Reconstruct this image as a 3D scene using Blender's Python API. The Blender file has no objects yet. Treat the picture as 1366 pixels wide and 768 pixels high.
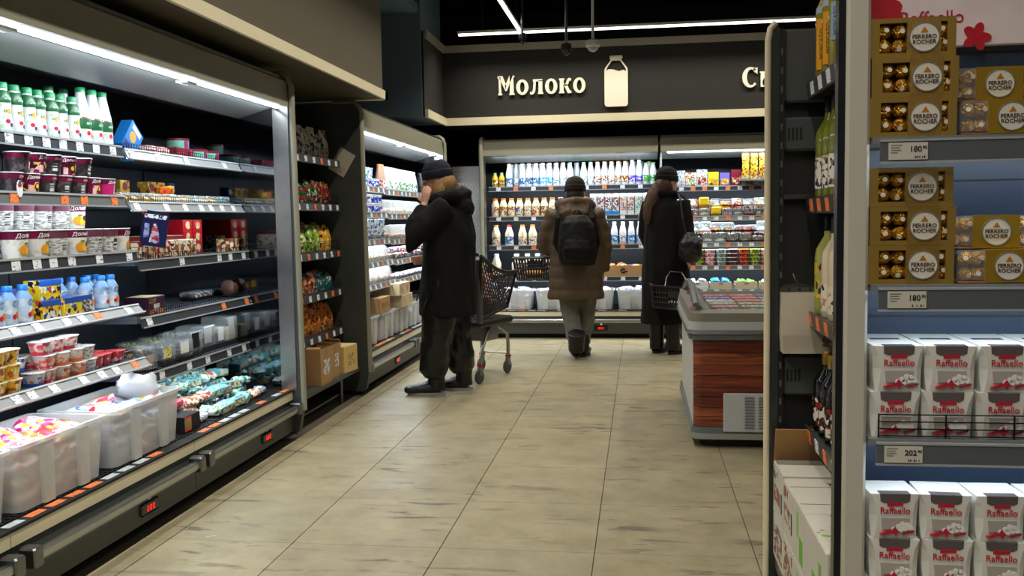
import bpy, math, random
from mathutils import Vector, Matrix, Euler, noise
R = random.Random(11)
D = bpy.data
SC = bpy.context.scene
COL = SC.collection
PI = math.pi

# ------------------------------------------------------------------ camera
def make_camera():
    yaw, pitch, roll = 0.13788, 0.07474, -0.01621
    F = Vector((-math.sin(yaw) * math.cos(pitch), math.cos(yaw) * math.cos(pitch), -math.sin(pitch)))
    Rr = Vector((math.cos(yaw), math.sin(yaw), 0))
    U = Rr.cross(F)
    R2 = math.cos(roll) * Rr + math.sin(roll) * U
    U2 = -math.sin(roll) * Rr + math.cos(roll) * U
    m = Matrix((R2, U2, -F)).transposed().to_4x4()
    m.translation = (0, 0, 1.274)
    cam = D.cameras.new('camera')
    cam.sensor_fit = 'HORIZONTAL'
    cam.sensor_width = 36
    cam.lens = 1235.8 * 36 / 1366
    cam.clip_start = 0.05
    o = D.objects.new('camera', cam)
    COL.objects.link(o)
    o.matrix_world = m
    SC.camera = o
make_camera()

# ------------------------------------------------------------------ world, exposure, large lights
w = D.worlds.new('store_ambient')
SC.world = w
w.use_nodes = True
w.node_tree.nodes['Background'].inputs[0].default_value = (0.9, 0.95, 1.0, 1)
w.node_tree.nodes['Background'].inputs[1].default_value = 0.08
vs = SC.view_settings
vs.view_transform = 'Standard'
vs.look = 'None'
vs.exposure = 0.0
vs.gamma = 1.0
vs.use_curve_mapping = False
SC.cycles.use_denoising = True
SC.cycles.max_bounces = 6
SC.cycles.transparent_max_bounces = 16
SC.cycles.sample_clamp_indirect = 4.0

def area(name, loc, size, power, col=(1, 1, 1), rot=(0, 0, 0), spread=PI):
    l = D.lights.new(name, 'AREA')
    l.shape = 'RECTANGLE'
    l.size, l.size_y = size
    l.energy = power
    l.color = col
    l.spread = spread
    o = D.objects.new(name, l)
    COL.objects.link(o)
    o.location = loc
    o.rotation_euler = rot
    return o
WARM = (1.0, 0.93, 0.80)
COOL = (0.86, 0.94, 1.0)
TUBE_Z = 3.1
# LED tubes: (x0, y0, x1, y1) of each run; the lamp meshes are built further down
TUBES = [(-1.78, 9.2, 2.6, 9.2), (-1.15, -2.5, -1.15, 9.1), (1.35, 5.9, 1.35, 7.8), (0.15, -2.5, 0.15, 1.6), (3.6, 0.0, 3.6, 9.0)]  # second run lengthened, fourth added unseen, to brighten the foreground floor
TUBE_W = 9.0
for x0, y0, x1, y1 in TUBES:
    L = math.hypot(x1 - x0, y1 - y0)
    area('tube_light', ((x0 + x1) / 2, (y0 + y1) / 2, TUBE_Z - 0.03), (L, 0.05), TUBE_W * L, WARM, (0, 0, math.atan2(y1 - y0, x1 - x0)), 2.3)

# ------------------------------------------------------------------ materials
def lin(c):
    return tuple((v / 255 / 12.92) if v / 255 <= 0.04045 else ((v / 255 + 0.055) / 1.055) ** 2.4 for v in c)
MATS = {}
def mat(name, col, rough=0.5, metal=0.0, alpha=1.0, emit=0.0, nz=None, bump=None, spec=0.5, trans=0.0, coat=0.0):
    """plain procedural material: sRGB colour, optional noise variation nz=(scale, amount) and bump=(scale, strength)"""
    if name in MATS:
        return MATS[name]
    m = D.materials.new(name)
    m.use_nodes = True
    nt = m.node_tree
    b = nt.nodes['Principled BSDF']
    c = lin(col)
    b.inputs['Base Color'].default_value = (*c, 1)
    b.inputs['Roughness'].default_value = rough
    b.inputs['Metallic'].default_value = metal
    b.inputs['Alpha'].default_value = alpha
    b.inputs['Specular IOR Level'].default_value = spec
    b.inputs['Transmission Weight'].default_value = trans
    b.inputs['Coat Weight'].default_value = coat
    if emit:
        b.inputs['Emission Color'].default_value = (*c, 1)
        b.inputs['Emission Strength'].default_value = emit
    if nz or bump:
        tc = nt.nodes.new('ShaderNodeTexCoord')
    if nz:
        n = nt.nodes.new('ShaderNodeTexNoise')
        n.inputs['Scale'].default_value = nz[0]
        n.inputs['Detail'].default_value = 5
        nt.links.new(tc.outputs['Object'], n.inputs['Vector'])
        mx = nt.nodes.new('ShaderNodeMix')
        mx.data_type = 'RGBA'
        k = nz[1]
        mx.inputs['A'].default_value = (*[v * (1 - k) for v in c], 1)
        mx.inputs['B'].default_value = (*[min(1, v * (1 + k)) for v in c], 1)
        nt.links.new(n.outputs['Fac'], mx.inputs['Factor'])
        nt.links.new(mx.outputs['Result'], b.inputs['Base Color'])
    if bump:
        n2 = nt.nodes.new('ShaderNodeTexNoise')
        n2.inputs['Scale'].default_value = bump[0]
        n2.inputs['Detail'].default_value = 4
        nt.links.new(tc.outputs['Object'], n2.inputs['Vector'])
        bp = nt.nodes.new('ShaderNodeBump')
        bp.inputs['Strength'].default_value = bump[1]
        bp.inputs['Distance'].default_value = 0.01
        nt.links.new(n2.outputs['Fac'], bp.inputs['Height'])
        nt.links.new(bp.outputs['Normal'], b.inputs['Normal'])
    MATS[name] = m
    return m

def pmat(name, cols, scale=30, kind='voronoi', rough=0.4, stretch=(1, 1, 1), metal=0.0, alpha=1.0, bump=0.0, smooth=False):
    """printed packaging: patches of the given sRGB colours (weights by repetition), different on each copy"""
    if name in MATS:
        return MATS[name]
    m = D.materials.new(name)
    m.use_nodes = True
    nt = m.node_tree
    b = nt.nodes['Principled BSDF']
    b.inputs['Roughness'].default_value = rough
    b.inputs['Metallic'].default_value = metal
    b.inputs['Alpha'].default_value = alpha
    tc = nt.nodes.new('ShaderNodeTexCoord')
    mp = nt.nodes.new('ShaderNodeMapping')
    mp.inputs['Scale'].default_value = stretch
    nt.links.new(tc.outputs['Object'], mp.inputs['Vector'])
    oi = nt.nodes.new('ShaderNodeObjectInfo')
    mu = nt.nodes.new('ShaderNodeMath')
    mu.operation = 'MULTIPLY'
    mu.inputs[1].default_value = 37.0
    nt.links.new(oi.outputs['Random'], mu.inputs[0])
    if kind == 'voronoi':
        t = nt.nodes.new('ShaderNodeTexVoronoi')
        t.voronoi_dimensions = '4D'
        out = t.outputs['Color']
    else:
        t = nt.nodes.new('ShaderNodeTexNoise')
        t.noise_dimensions = '4D'
        t.inputs['Detail'].default_value = 3
        out = t.outputs['Fac']
    t.inputs['Scale'].default_value = scale * (1.5 if kind == 'voronoi' and scale < 70 else 1)
    nt.links.new(mp.outputs['Vector'], t.inputs['Vector'])
    nt.links.new(mu.outputs[0], t.inputs['W'])
    cr = nt.nodes.new('ShaderNodeValToRGB')
    cr.color_ramp.interpolation = 'LINEAR' if smooth else 'CONSTANT'
    e = cr.color_ramp.elements
    n = len(cols)
    lo, hi = (0.0, 1.0) if kind == 'voronoi' else (0.3, 0.7)
    while len(e) < n:
        e.new(0.5)
    for i, c in enumerate(cols):
        e[i].position = lo + (hi - lo) * i / n if n > 1 else 0
        e[i].color = (*lin(c), 1)
    if kind == 'voronoi':
        sp = nt.nodes.new('ShaderNodeSeparateColor')
        nt.links.new(out, sp.inputs[0])
        out = sp.outputs[0]
    nt.links.new(out, cr.inputs[0])
    nt.links.new(cr.outputs[0], b.inputs['Base Color'])
    if bump:
        bp = nt.nodes.new('ShaderNodeBump')
        bp.inputs['Strength'].default_value = bump
        bp.inputs['Distance'].default_value = 0.01
        nt.links.new(out, bp.inputs['Height'])
        nt.links.new(bp.outputs['Normal'], b.inputs['Normal'])
    MATS[name] = m
    return m

# ------------------------------------------------------------------ mesh builder
class MB:
    def __init__(s):
        s.v, s.f, s.m = [], [], []
    def add(s, vs, fs, m=0):
        o = len(s.v)
        s.v += [tuple(v) for v in vs]
        s.f += [tuple(i + o for i in f) for f in fs]
        s.m += [m] * len(fs) if isinstance(m, int) else list(m)
        return s
    def box(s, x0, y0, z0, x1, y1, z1, m=0, M=None):
        vs = [Vector((x, y, z)) for x in (x0, x1) for y in (y0, y1) for z in (z0, z1)]
        if M is not None:
            vs = [M @ v for v in vs]
        return s.add(vs, [(0, 1, 3, 2), (4, 6, 7, 5), (0, 4, 5, 1), (2, 3, 7, 6), (0, 2, 6, 4), (1, 5, 7, 3)], m)
    def cbox(s, x0, y0, z0, x1, y1, z1, b=0.005, m=0, M=None):
        """box with chamfered edges: three stacked rounded rings"""
        b = min(b, (x1 - x0) / 2.01, (y1 - y0) / 2.01, (z1 - z0) / 2.01)
        def ring(z, i):
            return [(x0 + b + i, y0 + i, z), (x1 - b - i, y0 + i, z), (x1 - i, y0 + b + i, z), (x1 - i, y1 - b - i, z),
                    (x1 - b - i, y1 - i, z), (x0 + b + i, y1 - i, z), (x0 + i, y1 - b - i, z), (x0 + i, y0 + b + i, z)]
        k = b * 0.7
        return s.loft([ring(z0, k), ring(z0 + b, 0), ring(z1 - b, 0), ring(z1, k)], m, M)
    def loft(s, rings, m=0, M=None, caps=True):
        n = len(rings[0])
        vs = [Vector(p) for r in rings for p in r]
        if M is not None:
            vs = [M @ v for v in vs]
        fs, ms = [], []
        for k in range(len(rings) - 1):
            mm = m if isinstance(m, int) else m[min(k, len(m) - 1)]
            for i in range(n):
                j = (i + 1) % n
                fs.append((k * n + i, k * n + j, (k + 1) * n + j, (k + 1) * n + i))
                ms.append(mm)
        if caps:
            fs.append(tuple(range(n - 1, -1, -1)))
            ms.append(m if isinstance(m, int) else m[0])
            fs.append(tuple((len(rings) - 1) * n + i for i in range(n)))
            ms.append(m if isinstance(m, int) else m[-1])
        return s.add(vs, fs, ms)
    def lathe(s, prof, seg=14, c=(0, 0, 0), m=0, M=None, sq=1.0, caps=True):
        """prof = [(radius, z)], m an int or one per band; sq > 1 squares the section"""
        rings = []
        for r, z in prof:
            ring = []
            for i in range(seg):
                a = 2 * PI * (i + 0.5) / seg
                ca, sa = math.cos(a), math.sin(a)
                k = 1.0 if sq == 1 else (abs(ca) ** (2 * sq) + abs(sa) ** (2 * sq)) ** (-1 / (2 * sq))
                ring.append((c[0] + r * k * ca, c[1] + r * k * sa, c[2] + z))
            rings.append(ring)
        return s.loft(rings, m, M, caps)
    def tube(s, pts, r, seg=6, m=0, caps=True, flat=1.0, up=(0, 0, 1)):
        """tube along pts; r number, list, or list of (ra, rb)"""
        pts = [Vector(p) for p in pts]
        n = len(pts)
        rs = r if isinstance(r, (list, tuple)) else [r] * n
        rings = []
        u = None
        for k in range(n):
            t = (pts[min(k + 1, n - 1)] - pts[max(k - 1, 0)]).normalized()
            if u is None:
                u = Vector(up)
                if abs(u.dot(t)) > 0.95:
                    u = Vector((1, 0, 0)) if abs(t.x) < 0.9 else Vector((0, 1, 0))
            u = (u - t * u.dot(t)).normalized()
            v = t.cross(u)
            ra, rb = rs[k] if isinstance(rs[k], (list, tuple)) else (rs[k], rs[k] * flat)
            rings.append([pts[k] + u * (rb * math.cos(2 * PI * i / seg)) + v * (ra * math.sin(2 * PI * i / seg)) for i in range(seg)])
        return s.loft(rings, m, None, caps)
    def prism(s, poly, axis, t0, t1, m=0, M=None):
        def P(a, b, t):
            return (t, a, b) if axis == 'x' else (a, t, b) if axis == 'y' else (a, b, t)
        return s.loft([[P(a, b, t0) for a, b in poly], [P(a, b, t1) for a, b in poly]], m, M)
    def ball(s, c, r, seg=10, rings=6, m=0, sc=(1, 1, 1), M=None):
        n = rings
        prof = []
        for k in range(n + 1):
            a = -PI / 2 + PI * k / n
            prof.append((max(math.cos(a), 0.02), math.sin(a)))
        rr = []
        for q, z in prof:
            rr.append([(c[0] + r * sc[0] * q * math.cos(2 * PI * i / seg), c[1] + r * sc[1] * q * math.sin(2 * PI * i / seg), c[2] + r * sc[2] * z) for i in range(seg)])
        return s.loft(rr, m, M)
    def merge(s, other, M=None, dm=0):
        vs = [(M @ Vector(v)) if M is not None else v for v in other.v]
        return s.add(vs, other.f, [k + dm for k in other.m])
    def mesh(s, name, mats, smooth=None):
        import bmesh
        me = D.meshes.new(name)
        me.from_pydata(s.v, [], s.f)
        for mt in (mats if isinstance(mats, (list, tuple)) else [mats]):
            me.materials.append(mt)
        me.polygons.foreach_set('material_index', s.m)
        bm = bmesh.new()
        bm.from_mesh(me)
        bmesh.ops.recalc_face_normals(bm, faces=bm.faces)
        bm.to_mesh(me)
        bm.free()
        if smooth:
            me.polygons.foreach_set('use_smooth', [True] * len(me.polygons))
            me.set_sharp_from_angle(angle=smooth)
        me.update()
        return me
    def build(s, name, mats, parent=None, loc=None, rot=None, smooth=None):
        return obj(name, s.mesh(name, mats, smooth), parent, loc, rot)

def obj(name, me, parent=None, loc=None, rot=None, scale=None):
    o = D.objects.new(name, me)
    COL.objects.link(o)
    if parent is not None:
        o.parent = parent
    if loc is not None:
        o.location = loc
    if rot is not None:
        o.rotation_euler = rot
    if scale is not None:
        o.scale = (scale,) * 3 if isinstance(scale, (int, float)) else scale
    return o
def tag(o, label, cat, group=None, kind=None):
    o['label'] = label
    if cat:
        o['category'] = cat
    if group:
        o['group'] = group
    if kind:
        o['kind'] = kind
    return o
def struct(o, label=None):
    o['kind'] = 'structure'
    if label:
        o['label'] = label
    return o
def thing(name, label, cat, loc=(0, 0, 0), rot=(0, 0, 0), group=None):
    return tag(obj(name, None, None, loc, rot), label, cat, group)
ORD = 'first second third fourth fifth sixth seventh eighth ninth tenth eleventh twelfth thirteenth fourteenth fifteenth sixteenth seventeenth eighteenth nineteenth twentieth'.split()
def ordw(i):
    return ORD[i] if i < 20 else f'{i + 1}th'
TXT = {}
def text_mesh(s, size, material, depth=0.0004, bold=0.0, ax='center', sx=1.0):
    key = (s, size, material.name, bold, ax, sx)
    if key in TXT:
        return TXT[key]
    cu = D.curves.new('lettering', 'FONT')
    cu.body = s
    cu.size = size
    cu.align_x = ax.upper()
    cu.align_y = 'CENTER'
    cu.extrude = depth
    cu.offset = bold
    cu.resolution_u = 3
    o = D.objects.new('tmp', cu)
    COL.objects.link(o)
    bpy.context.view_layer.update()
    me = D.meshes.new_from_object(o.evaluated_get(bpy.context.evaluated_depsgraph_get()))
    me.transform(Matrix.Diagonal((sx, 1, 1, 1)))
    me.materials.clear()
    me.materials.append(material)
    D.objects.remove(o)
    D.curves.remove(cu)
    TXT[key] = me
    return me
# text lies in local xy; RX turns it to stand facing -Y
RX = (PI / 2, 0, 0)

# templates: a thing of one root mesh and child parts, copied for every single instance
class T:
    def __init__(s, name, cat, root, parts=()):
        s.name, s.cat, s.root, s.parts = name, cat, root, parts   # parts: (name, mesh, loc, rot, subparts)
def place(t, loc, rz, label, group=None, scale=None, rot=None):
    o = obj(t.name, t.root, None, loc, rot if rot is not None else (0, 0, rz), scale)
    tag(o, label, t.cat, group)
    for p in t.parts:
        c = obj(p[0], p[1], o, p[2] if len(p) > 2 else None, p[3] if len(p) > 3 else None)
        for q in (p[4] if len(p) > 4 else ()):
            obj(q[0], q[1], c, q[2] if len(q) > 2 else None, q[3] if len(q) > 3 else None)
    return o
def row(t, pts, rz, what, ref, group=None, jit=0.0, scale=None, first=0, jr=0.25):
    """one copy per point; each label counts from ref"""
    n = len(pts)
    for i, p in enumerate(pts):
        tt = t[i % len(t)] if isinstance(t, list) else t
        lab = f'{what}, {ordw(i + first)} from {ref}' if n > 1 or first else what
        place(tt, (p[0] + R.uniform(-jit, jit), p[1] + R.uniform(-jit, jit), p[2]), rz + R.uniform(-jr, jr), lab, group, scale)

# ------------------------------------------------------------------ common materials
BLACK = mat('black_paint', (16, 16, 17), 0.7)
DARK = mat('dark_grey_metal', (64, 67, 66), 0.45, nz=(6, 0.12))
DARKER = mat('charcoal_metal', (40, 42, 43), 0.5, nz=(6, 0.15))
OLIVE = mat('olive_grey_enamel', (150, 148, 130), 0.4, nz=(3, 0.06))
UNDER = mat('pale_grey_sheet', (96, 100, 100), 0.4)
INNER = mat('fridge_lining', (46, 54, 62), 0.4, nz=(4, 0.2))
CREAM = mat('cream_plastic', (226, 216, 184), 0.5, nz=(9, 0.08))
STEEL = mat('brushed_steel', (176, 178, 176), 0.28, 1.0, nz=(30, 0.12))
STEELD = mat('dull_steel', (120, 122, 122), 0.35, 1.0)
MIRROR = mat('mirror_lining', (120, 124, 128), 0.06, 1.0)
WIRE = mat('black_wire', (24, 25, 27), 0.35, 0.3)
RAILD = mat('dark_price_rail', (58, 62, 68), 0.35)
RAILG = mat('grey_price_rail', (112, 114, 114), 0.35)
RAILL = mat('light_price_rail', (138, 140, 140), 0.35)
SHELF = mat('shelf_enamel', (84, 94, 104), 0.35)
WHITE = mat('white_plastic', (232, 234, 234), 0.4)
PAPER = mat('white_paper', (236, 236, 232), 0.7)
TAGW = pmat('white_price_tag', [(236, 238, 240)] * 7 + [(120, 122, 126)], 260, stretch=(0.4, 1, 1), rough=0.6)
TAGO = pmat('orange_price_tag', [(242, 130, 66)] * 8 + [(150, 70, 30)], 260, stretch=(0.4, 1, 1), rough=0.6)
TAGM = {'w': TAGW, 'o': TAGO}
GLOW = mat('lamp_glow', (225, 238, 255), 0.5, emit=9.0)
GLOWT = mat('tube_glow', (255, 248, 235), 0.5, emit=3.0)
RED = mat('red_plastic', (190, 28, 30), 0.4)
LEDRED = mat('red_led', (255, 40, 30), 0.5, emit=1.2)
KRAFT = mat('kraft_cardboard', (176, 136, 88), 0.8, nz=(14, 0.08))
KRAFTL = mat('pale_cardboard', (204, 184, 146), 0.8, nz=(14, 0.06))
GREYCARD = mat('white_cardboard', (206, 202, 190), 0.75, nz=(12, 0.05))
INK = mat('black_ink', (32, 30, 30), 0.6)
WALLG = mat('olive_black_paint', (31, 30, 25), 0.75, nz=(1.5, 0.08))
SOFF = mat('soffit_paint', (88, 81, 63), 0.75, nz=(1.2, 0.08))
BLUE = mat('slate_blue_paint', (92, 114, 128), 0.7, nz=(1.5, 0.1))
FROST = mat('frosted_plastic', (226, 228, 226), 0.35, alpha=0.5)
CLEAR = mat('clear_plastic', (225, 238, 240), 0.08, alpha=0.20, spec=0.8)

# ------------------------------------------------------------------ the room
def floor_material(name, grout=False):
    m = D.materials.new(name)
    m.use_nodes = True
    nt = m.node_tree
    b = nt.nodes['Principled BSDF']
    L = nt.links.new
    g = nt.nodes.new('ShaderNodeNewGeometry')
    oi = nt.nodes.new('ShaderNodeObjectInfo')
    def nz(scale, det, stretch=(1, 1, 1), rough=0.5, dist=0.0):
        mp = nt.nodes.new('ShaderNodeMapping')
        mp.inputs['Scale'].default_value = stretch
        mp.inputs['Rotation'].default_value = (0, 0, 0.5)
        L(g.outputs['Position'], mp.inputs['Vector'])
        n = nt.nodes.new('ShaderNodeTexNoise')
        n.inputs['Scale'].default_value = scale
        n.inputs['Detail'].default_value = det
        n.inputs['Roughness'].default_value = rough
        n.inputs['Distortion'].default_value = dist
        L(mp.outputs['Vector'], n.inputs['Vector'])
        return n.outputs['Fac']
    def ramp(src, stops):
        r = nt.nodes.new('ShaderNodeValToRGB')
        e = r.color_ramp.elements
        while len(e) < len(stops):
            e.new(0.5)
        for q, (p, c) in zip(e, stops):
            q.position = p
            q.color = c
        L(src, r.inputs[0])
        return r.outputs[0]
    def mix(fac, a, bb, mode='MIX'):
        x = nt.nodes.new('ShaderNodeMix')
        x.data_type = 'RGBA'
        x.blend_type = mode
        for s, v in (('Factor', fac), ('A', a), ('B', bb)):
            if isinstance(v, (int, float, tuple)):
                x.inputs[s].default_value = v
            else:
                L(v, x.inputs[s])
        return x.outputs['Result']
    c1, c2 = lin((145, 136, 108)), lin((174, 164, 133))
    base = ramp(nz(5, 9, rough=0.65), [(0.3, (*c1, 1)), (0.72, (*c2, 1))])
    tint = ramp(oi.outputs['Random'], [(0, (0.94, 0.94, 0.95, 1)), (1, (1.03, 1.02, 0.99, 1))])
    base = mix(1.0, base, tint, 'MULTIPLY')
    grime = ramp(nz(1.1, 6, rough=0.7), [(0.50, (1, 1, 1, 1)), (0.72, (0.86, 0.84, 0.80, 1))])
    base = mix(1.0, base, grime, 'MULTIPLY')
    scuff = ramp(nz(3.2, 7, (1, 5, 1), 0.62, 0.6), [(0.57, (0, 0, 0, 1)), (0.63, (1, 1, 1, 1))])
    patch = ramp(nz(2.0, 3), [(0.40, (0, 0, 0, 1)), (0.58, (0.85, 0.85, 0.85, 1))])
    sc = mix(1.0, scuff, patch, 'MULTIPLY')
    base = mix(sc, base, (*lin((84, 78, 66)), 1))
    white_streaks = ramp(nz(6.5, 8, (1, 3.2, 1), 0.7, 0.3), [(0.675, (0, 0, 0, 1)), (0.71, (0.8, 0.8, 0.8, 1))])  # irregular whitish streaks mixed over the tile colour
    base = mix(white_streaks, base, (*lin((206, 206, 196)), 1))
    L(base, b.inputs['Base Color'])
    rr = ramp(nz(4, 5), [(0.3, (0.38, 0.38, 0.38, 1)), (0.7, (0.55, 0.55, 0.55, 1))])
    L(rr, b.inputs['Roughness'])
    b.inputs['Specular IOR Level'].default_value = 0.45
    return m
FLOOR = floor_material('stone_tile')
GROUT = mat('dark_grout', (84, 78, 66), 0.85)
MB().box(-3.2, -3, -0.05, 5, 11.2, -0.004).build('floor', GROUT)
fl = struct(D.objects['floor'], 'beige stone tile floor with dark joints and scuffs')
tile_cache = {}
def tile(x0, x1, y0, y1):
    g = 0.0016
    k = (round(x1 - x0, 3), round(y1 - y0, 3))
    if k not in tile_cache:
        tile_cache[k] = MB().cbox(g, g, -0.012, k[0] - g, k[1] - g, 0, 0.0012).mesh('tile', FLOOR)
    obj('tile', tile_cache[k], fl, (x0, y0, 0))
for j in range(-4, 12):
    ya = 3.451 + j * 0.6
    yb = min(ya + 0.6, 9.9)
    tile(-2.01, -1.903, ya, yb)
    tile(-1.9, -1.378, ya, yb)
    for i in range(0, 7):
        tile(-1.378 + i * 0.6, -0.778 + i * 0.6, ya, yb)
struct(MB().box(-3.2, -3, 3.7, 5, 11.2, 3.8).build('ceiling', BLACK), 'black ceiling of the store')
struct(MB().box(-3.2, -3, 0, -3.1, 11.2, 3.7).build('wall_left', DARKER), 'dark wall behind the side fridges')
struct(MB().box(-3.1, 11.1, 0, 5, 11.2, 3.7).build('wall_back', BLACK), 'black wall behind the milk fridge')
struct(MB().box(5, -3, 0, 5.1, 11.2, 3.7).build('wall_right', DARKER), 'dark wall out of sight on the far side')
# side bulkhead over the fridges, with its cream strip
struct(MB().box(-3.1, -2.5, 2.17, -1.86, 6.68, 3.7).build('wall_bulkhead', SOFF), 'olive grey bulkhead hanging over the side fridges')
struct(MB().box(-1.86, -2.5, 2.16, -1.84, 6.74, 2.222).box(-3.05, 6.681, 2.16, -1.84, 6.74, 2.222).build('trim_1', CREAM), 'cream strip along the foot of the side bulkhead')
struct(MB().box(-1.86, -2.5, 3.02, -1.845, 6.74, 3.07).build('trim_2', mat('grey_strip', (150, 144, 126), 0.6)), 'grey strip along the top of the side bulkhead')
# slate-blue recess: end face and its ceiling
struct(MB().box(-3.1, 8.7, 2.26, -2.04, 9.6, 3.7).build('wall_recess', BLUE), 'slate blue boxed-in face over the middle fridge')
struct(MB().box(-3.1, 6.69, 3.22, -2.06, 8.69, 3.3).build('ceiling_recess', BLUE), 'slate blue lowered ceiling of the recess')
# sign bulkhead across the back
struct(MB().box(-2.039, 9.62, 2.25, 5, 11.09, 3.07).build('wall_sign', WALLG), 'dark olive sign bulkhead above the milk fridge')
struct(MB().box(-2.038, 8.72, 2.262, -2.02, 9.6, 3.06).build('wall_sign_return', WALLG), 'short dark return wall beside the sign')
GS = MATS['grey_strip']
struct(MB().box(-2.02, 9.585, 2.25, 5, 9.619, 2.328).build('trim_3', CREAM), 'cream strip along the foot of the sign wall')
struct(MB().box(-2.019, 8.74, 2.25, -1.99, 9.584, 2.328).build('trim_4', CREAM), 'short cream strip turning the corner by the blue recess')
struct(MB().box(-2.02, 9.585, 3.0, 5, 9.619, 3.07).build('trim_5', GS), 'grey strip along the top of the sign wall')
struct(MB().box(-2.019, 8.74, 3.0, -1.99, 9.584, 3.07).build('trim_6', GS), 'short grey strip at the top of the return wall')
# diamond plate panel filling the corner
cp = MB().box(-2.0, 9.86, 0.02, -1.642, 9.88, 1.84)
cd = MB()
for r in range(46):
    for c in range(9):
        x = -1.99 + c * 0.04 + (0.02 if r % 2 else 0)
        z = 0.05 + r * 0.039
        if x > -1.66:
            continue
        a = 0.78 if r % 2 else -0.78
        M = Matrix.Translation((x + 0.01, 9.859, z)) @ Matrix.Rotation(a, 4, 'Y')
        cd.add([M @ Vector(v) for v in ((-0.02, 0, 0), (0, 0, -0.006), (0.02, 0, 0), (0, 0, 0.006), (0, -0.004, 0))], [(0, 1, 4), (1, 2, 4), (2, 3, 4), (3, 0, 4)])
po = cp.build('wall_corner_plate', mat('plate_steel', (190, 190, 188), 0.4, 0.85))
struct(po, 'silver diamond-plate panel in the corner')
t_ = cd.build('tread_pattern', mat('tread_steel', (214, 214, 210), 0.35, 0.8), po)
t_['kind'] = 'stuff'

# ------------------------------------------------------------------ LED tubes
for i, (x0, y0, x1, y1) in enumerate(TUBES):
    Lx = math.hypot(x1 - x0, y1 - y0)
    a = math.atan2(y1 - y0, x1 - x0)
    lab = ['white LED tube running across in front of the sign', 'white LED tube running down the aisle toward the sign', 'white LED tube over the chest freezer',
           'white LED tube above the chocolate display', 'white LED tube over the next aisle'][i]
    t = thing('ceiling_lamp', lab, 'lamp', (x0, y0, TUBE_Z), (0, 0, a), 'LED tubes under the ceiling')
    MB().box(0, -0.018, 0.006, Lx, 0.018, 0.03).build('housing', WHITE, t)
    MB().box(0.01, -0.014, -0.012, Lx - 0.01, 0.014, 0.005).build('diffuser', GLOWT, t)
    for k in range(2):
        MB().tube([(0.25 + k * (Lx - 0.5), 0, 0.03), (0.25 + k * (Lx - 0.5), 0, 0.598)], 0.003).build('hanger', STEELD, t)

# ------------------------------------------------------------------ ceiling cameras
def dome_camera(loc, m, label, r=0.045):
    t = thing('security_camera', label, 'camera', loc, (0, 0, 0), 'cameras hanging from the ceiling')
    MB().tube([(0, 0, 0.04), (0, 0, 3.69 - loc[2])], 0.012, 8).build('pole', m if m is WHITE else STEELD, t, smooth=0.6)
    MB().lathe([(r * 0.75, 0.05), (r, 0.04), (r, 0.0), (r * 0.85, -0.012)], 16).build('housing', m, t, smooth=0.6)
    MB().lathe([(r * 0.8, -0.012), (r * 0.66, -0.03), (r * 0.36, -0.045), (0.003, -0.05)], 16).build('dome', mat('dome_smoke', (20, 20, 22), 0.1) if m is not WHITE else mat('dome_pale', (180, 180, 176), 0.15), t, smooth=0.8)
dome_camera((-1.06, 8.6, 2.92), mat('camera_black', (22, 22, 24), 0.35), 'small black ball camera at the end of the aisle tube', 0.036)
dome_camera((-0.61, 8.0, 2.70), MATS['camera_black'], 'black dome camera on a pole beside the white one', 0.045)
dome_camera((-0.385, 8.0, 2.72), WHITE, 'white dome camera on a thick white pole', 0.062)

# ------------------------------------------------------------------ sign lettering and milk-bottle emblem
SIGN = mat('sign_cream', (240, 234, 212), 0.5)
def ellipse(cx, cz, rx, rz, a0=0, a1=2 * PI, n=28):
    return [(cx + rx * math.cos(a0 + (a1 - a0) * i / n), cz + rz * math.sin(a0 + (a1 - a0) * i / n)) for i in range(n + (0 if abs(a1 - a0 - 2 * PI) < 1e-6 else 1))]
def ring_prism(mb, outer, inner, t0, t1, closed=True):
    n = len(outer)
    vs = [(a, t, b) for t in (t0, t1) for a, b in outer] + [(a, t, b) for t in (t0, t1) for a, b in inner]
    fs = []
    for i in range(n if closed else n - 1):
        j = (i + 1) % n
        fs += [(i, j, n + j, n + i), (2 * n + i, 3 * n + i, 3 * n + j, 2 * n + j), (i, 2 * n + i, 2 * n + j, j), (n + i, n + j, 3 * n + j, 3 * n + i)]
    if not closed:
        fs += [(0, n, 3 * n, 2 * n), (n - 1, 3 * n - 1, 4 * n - 1, 2 * n - 1)]
    mb.add(vs, fs)
LT0, LT1 = -0.03, 0.0
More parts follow.
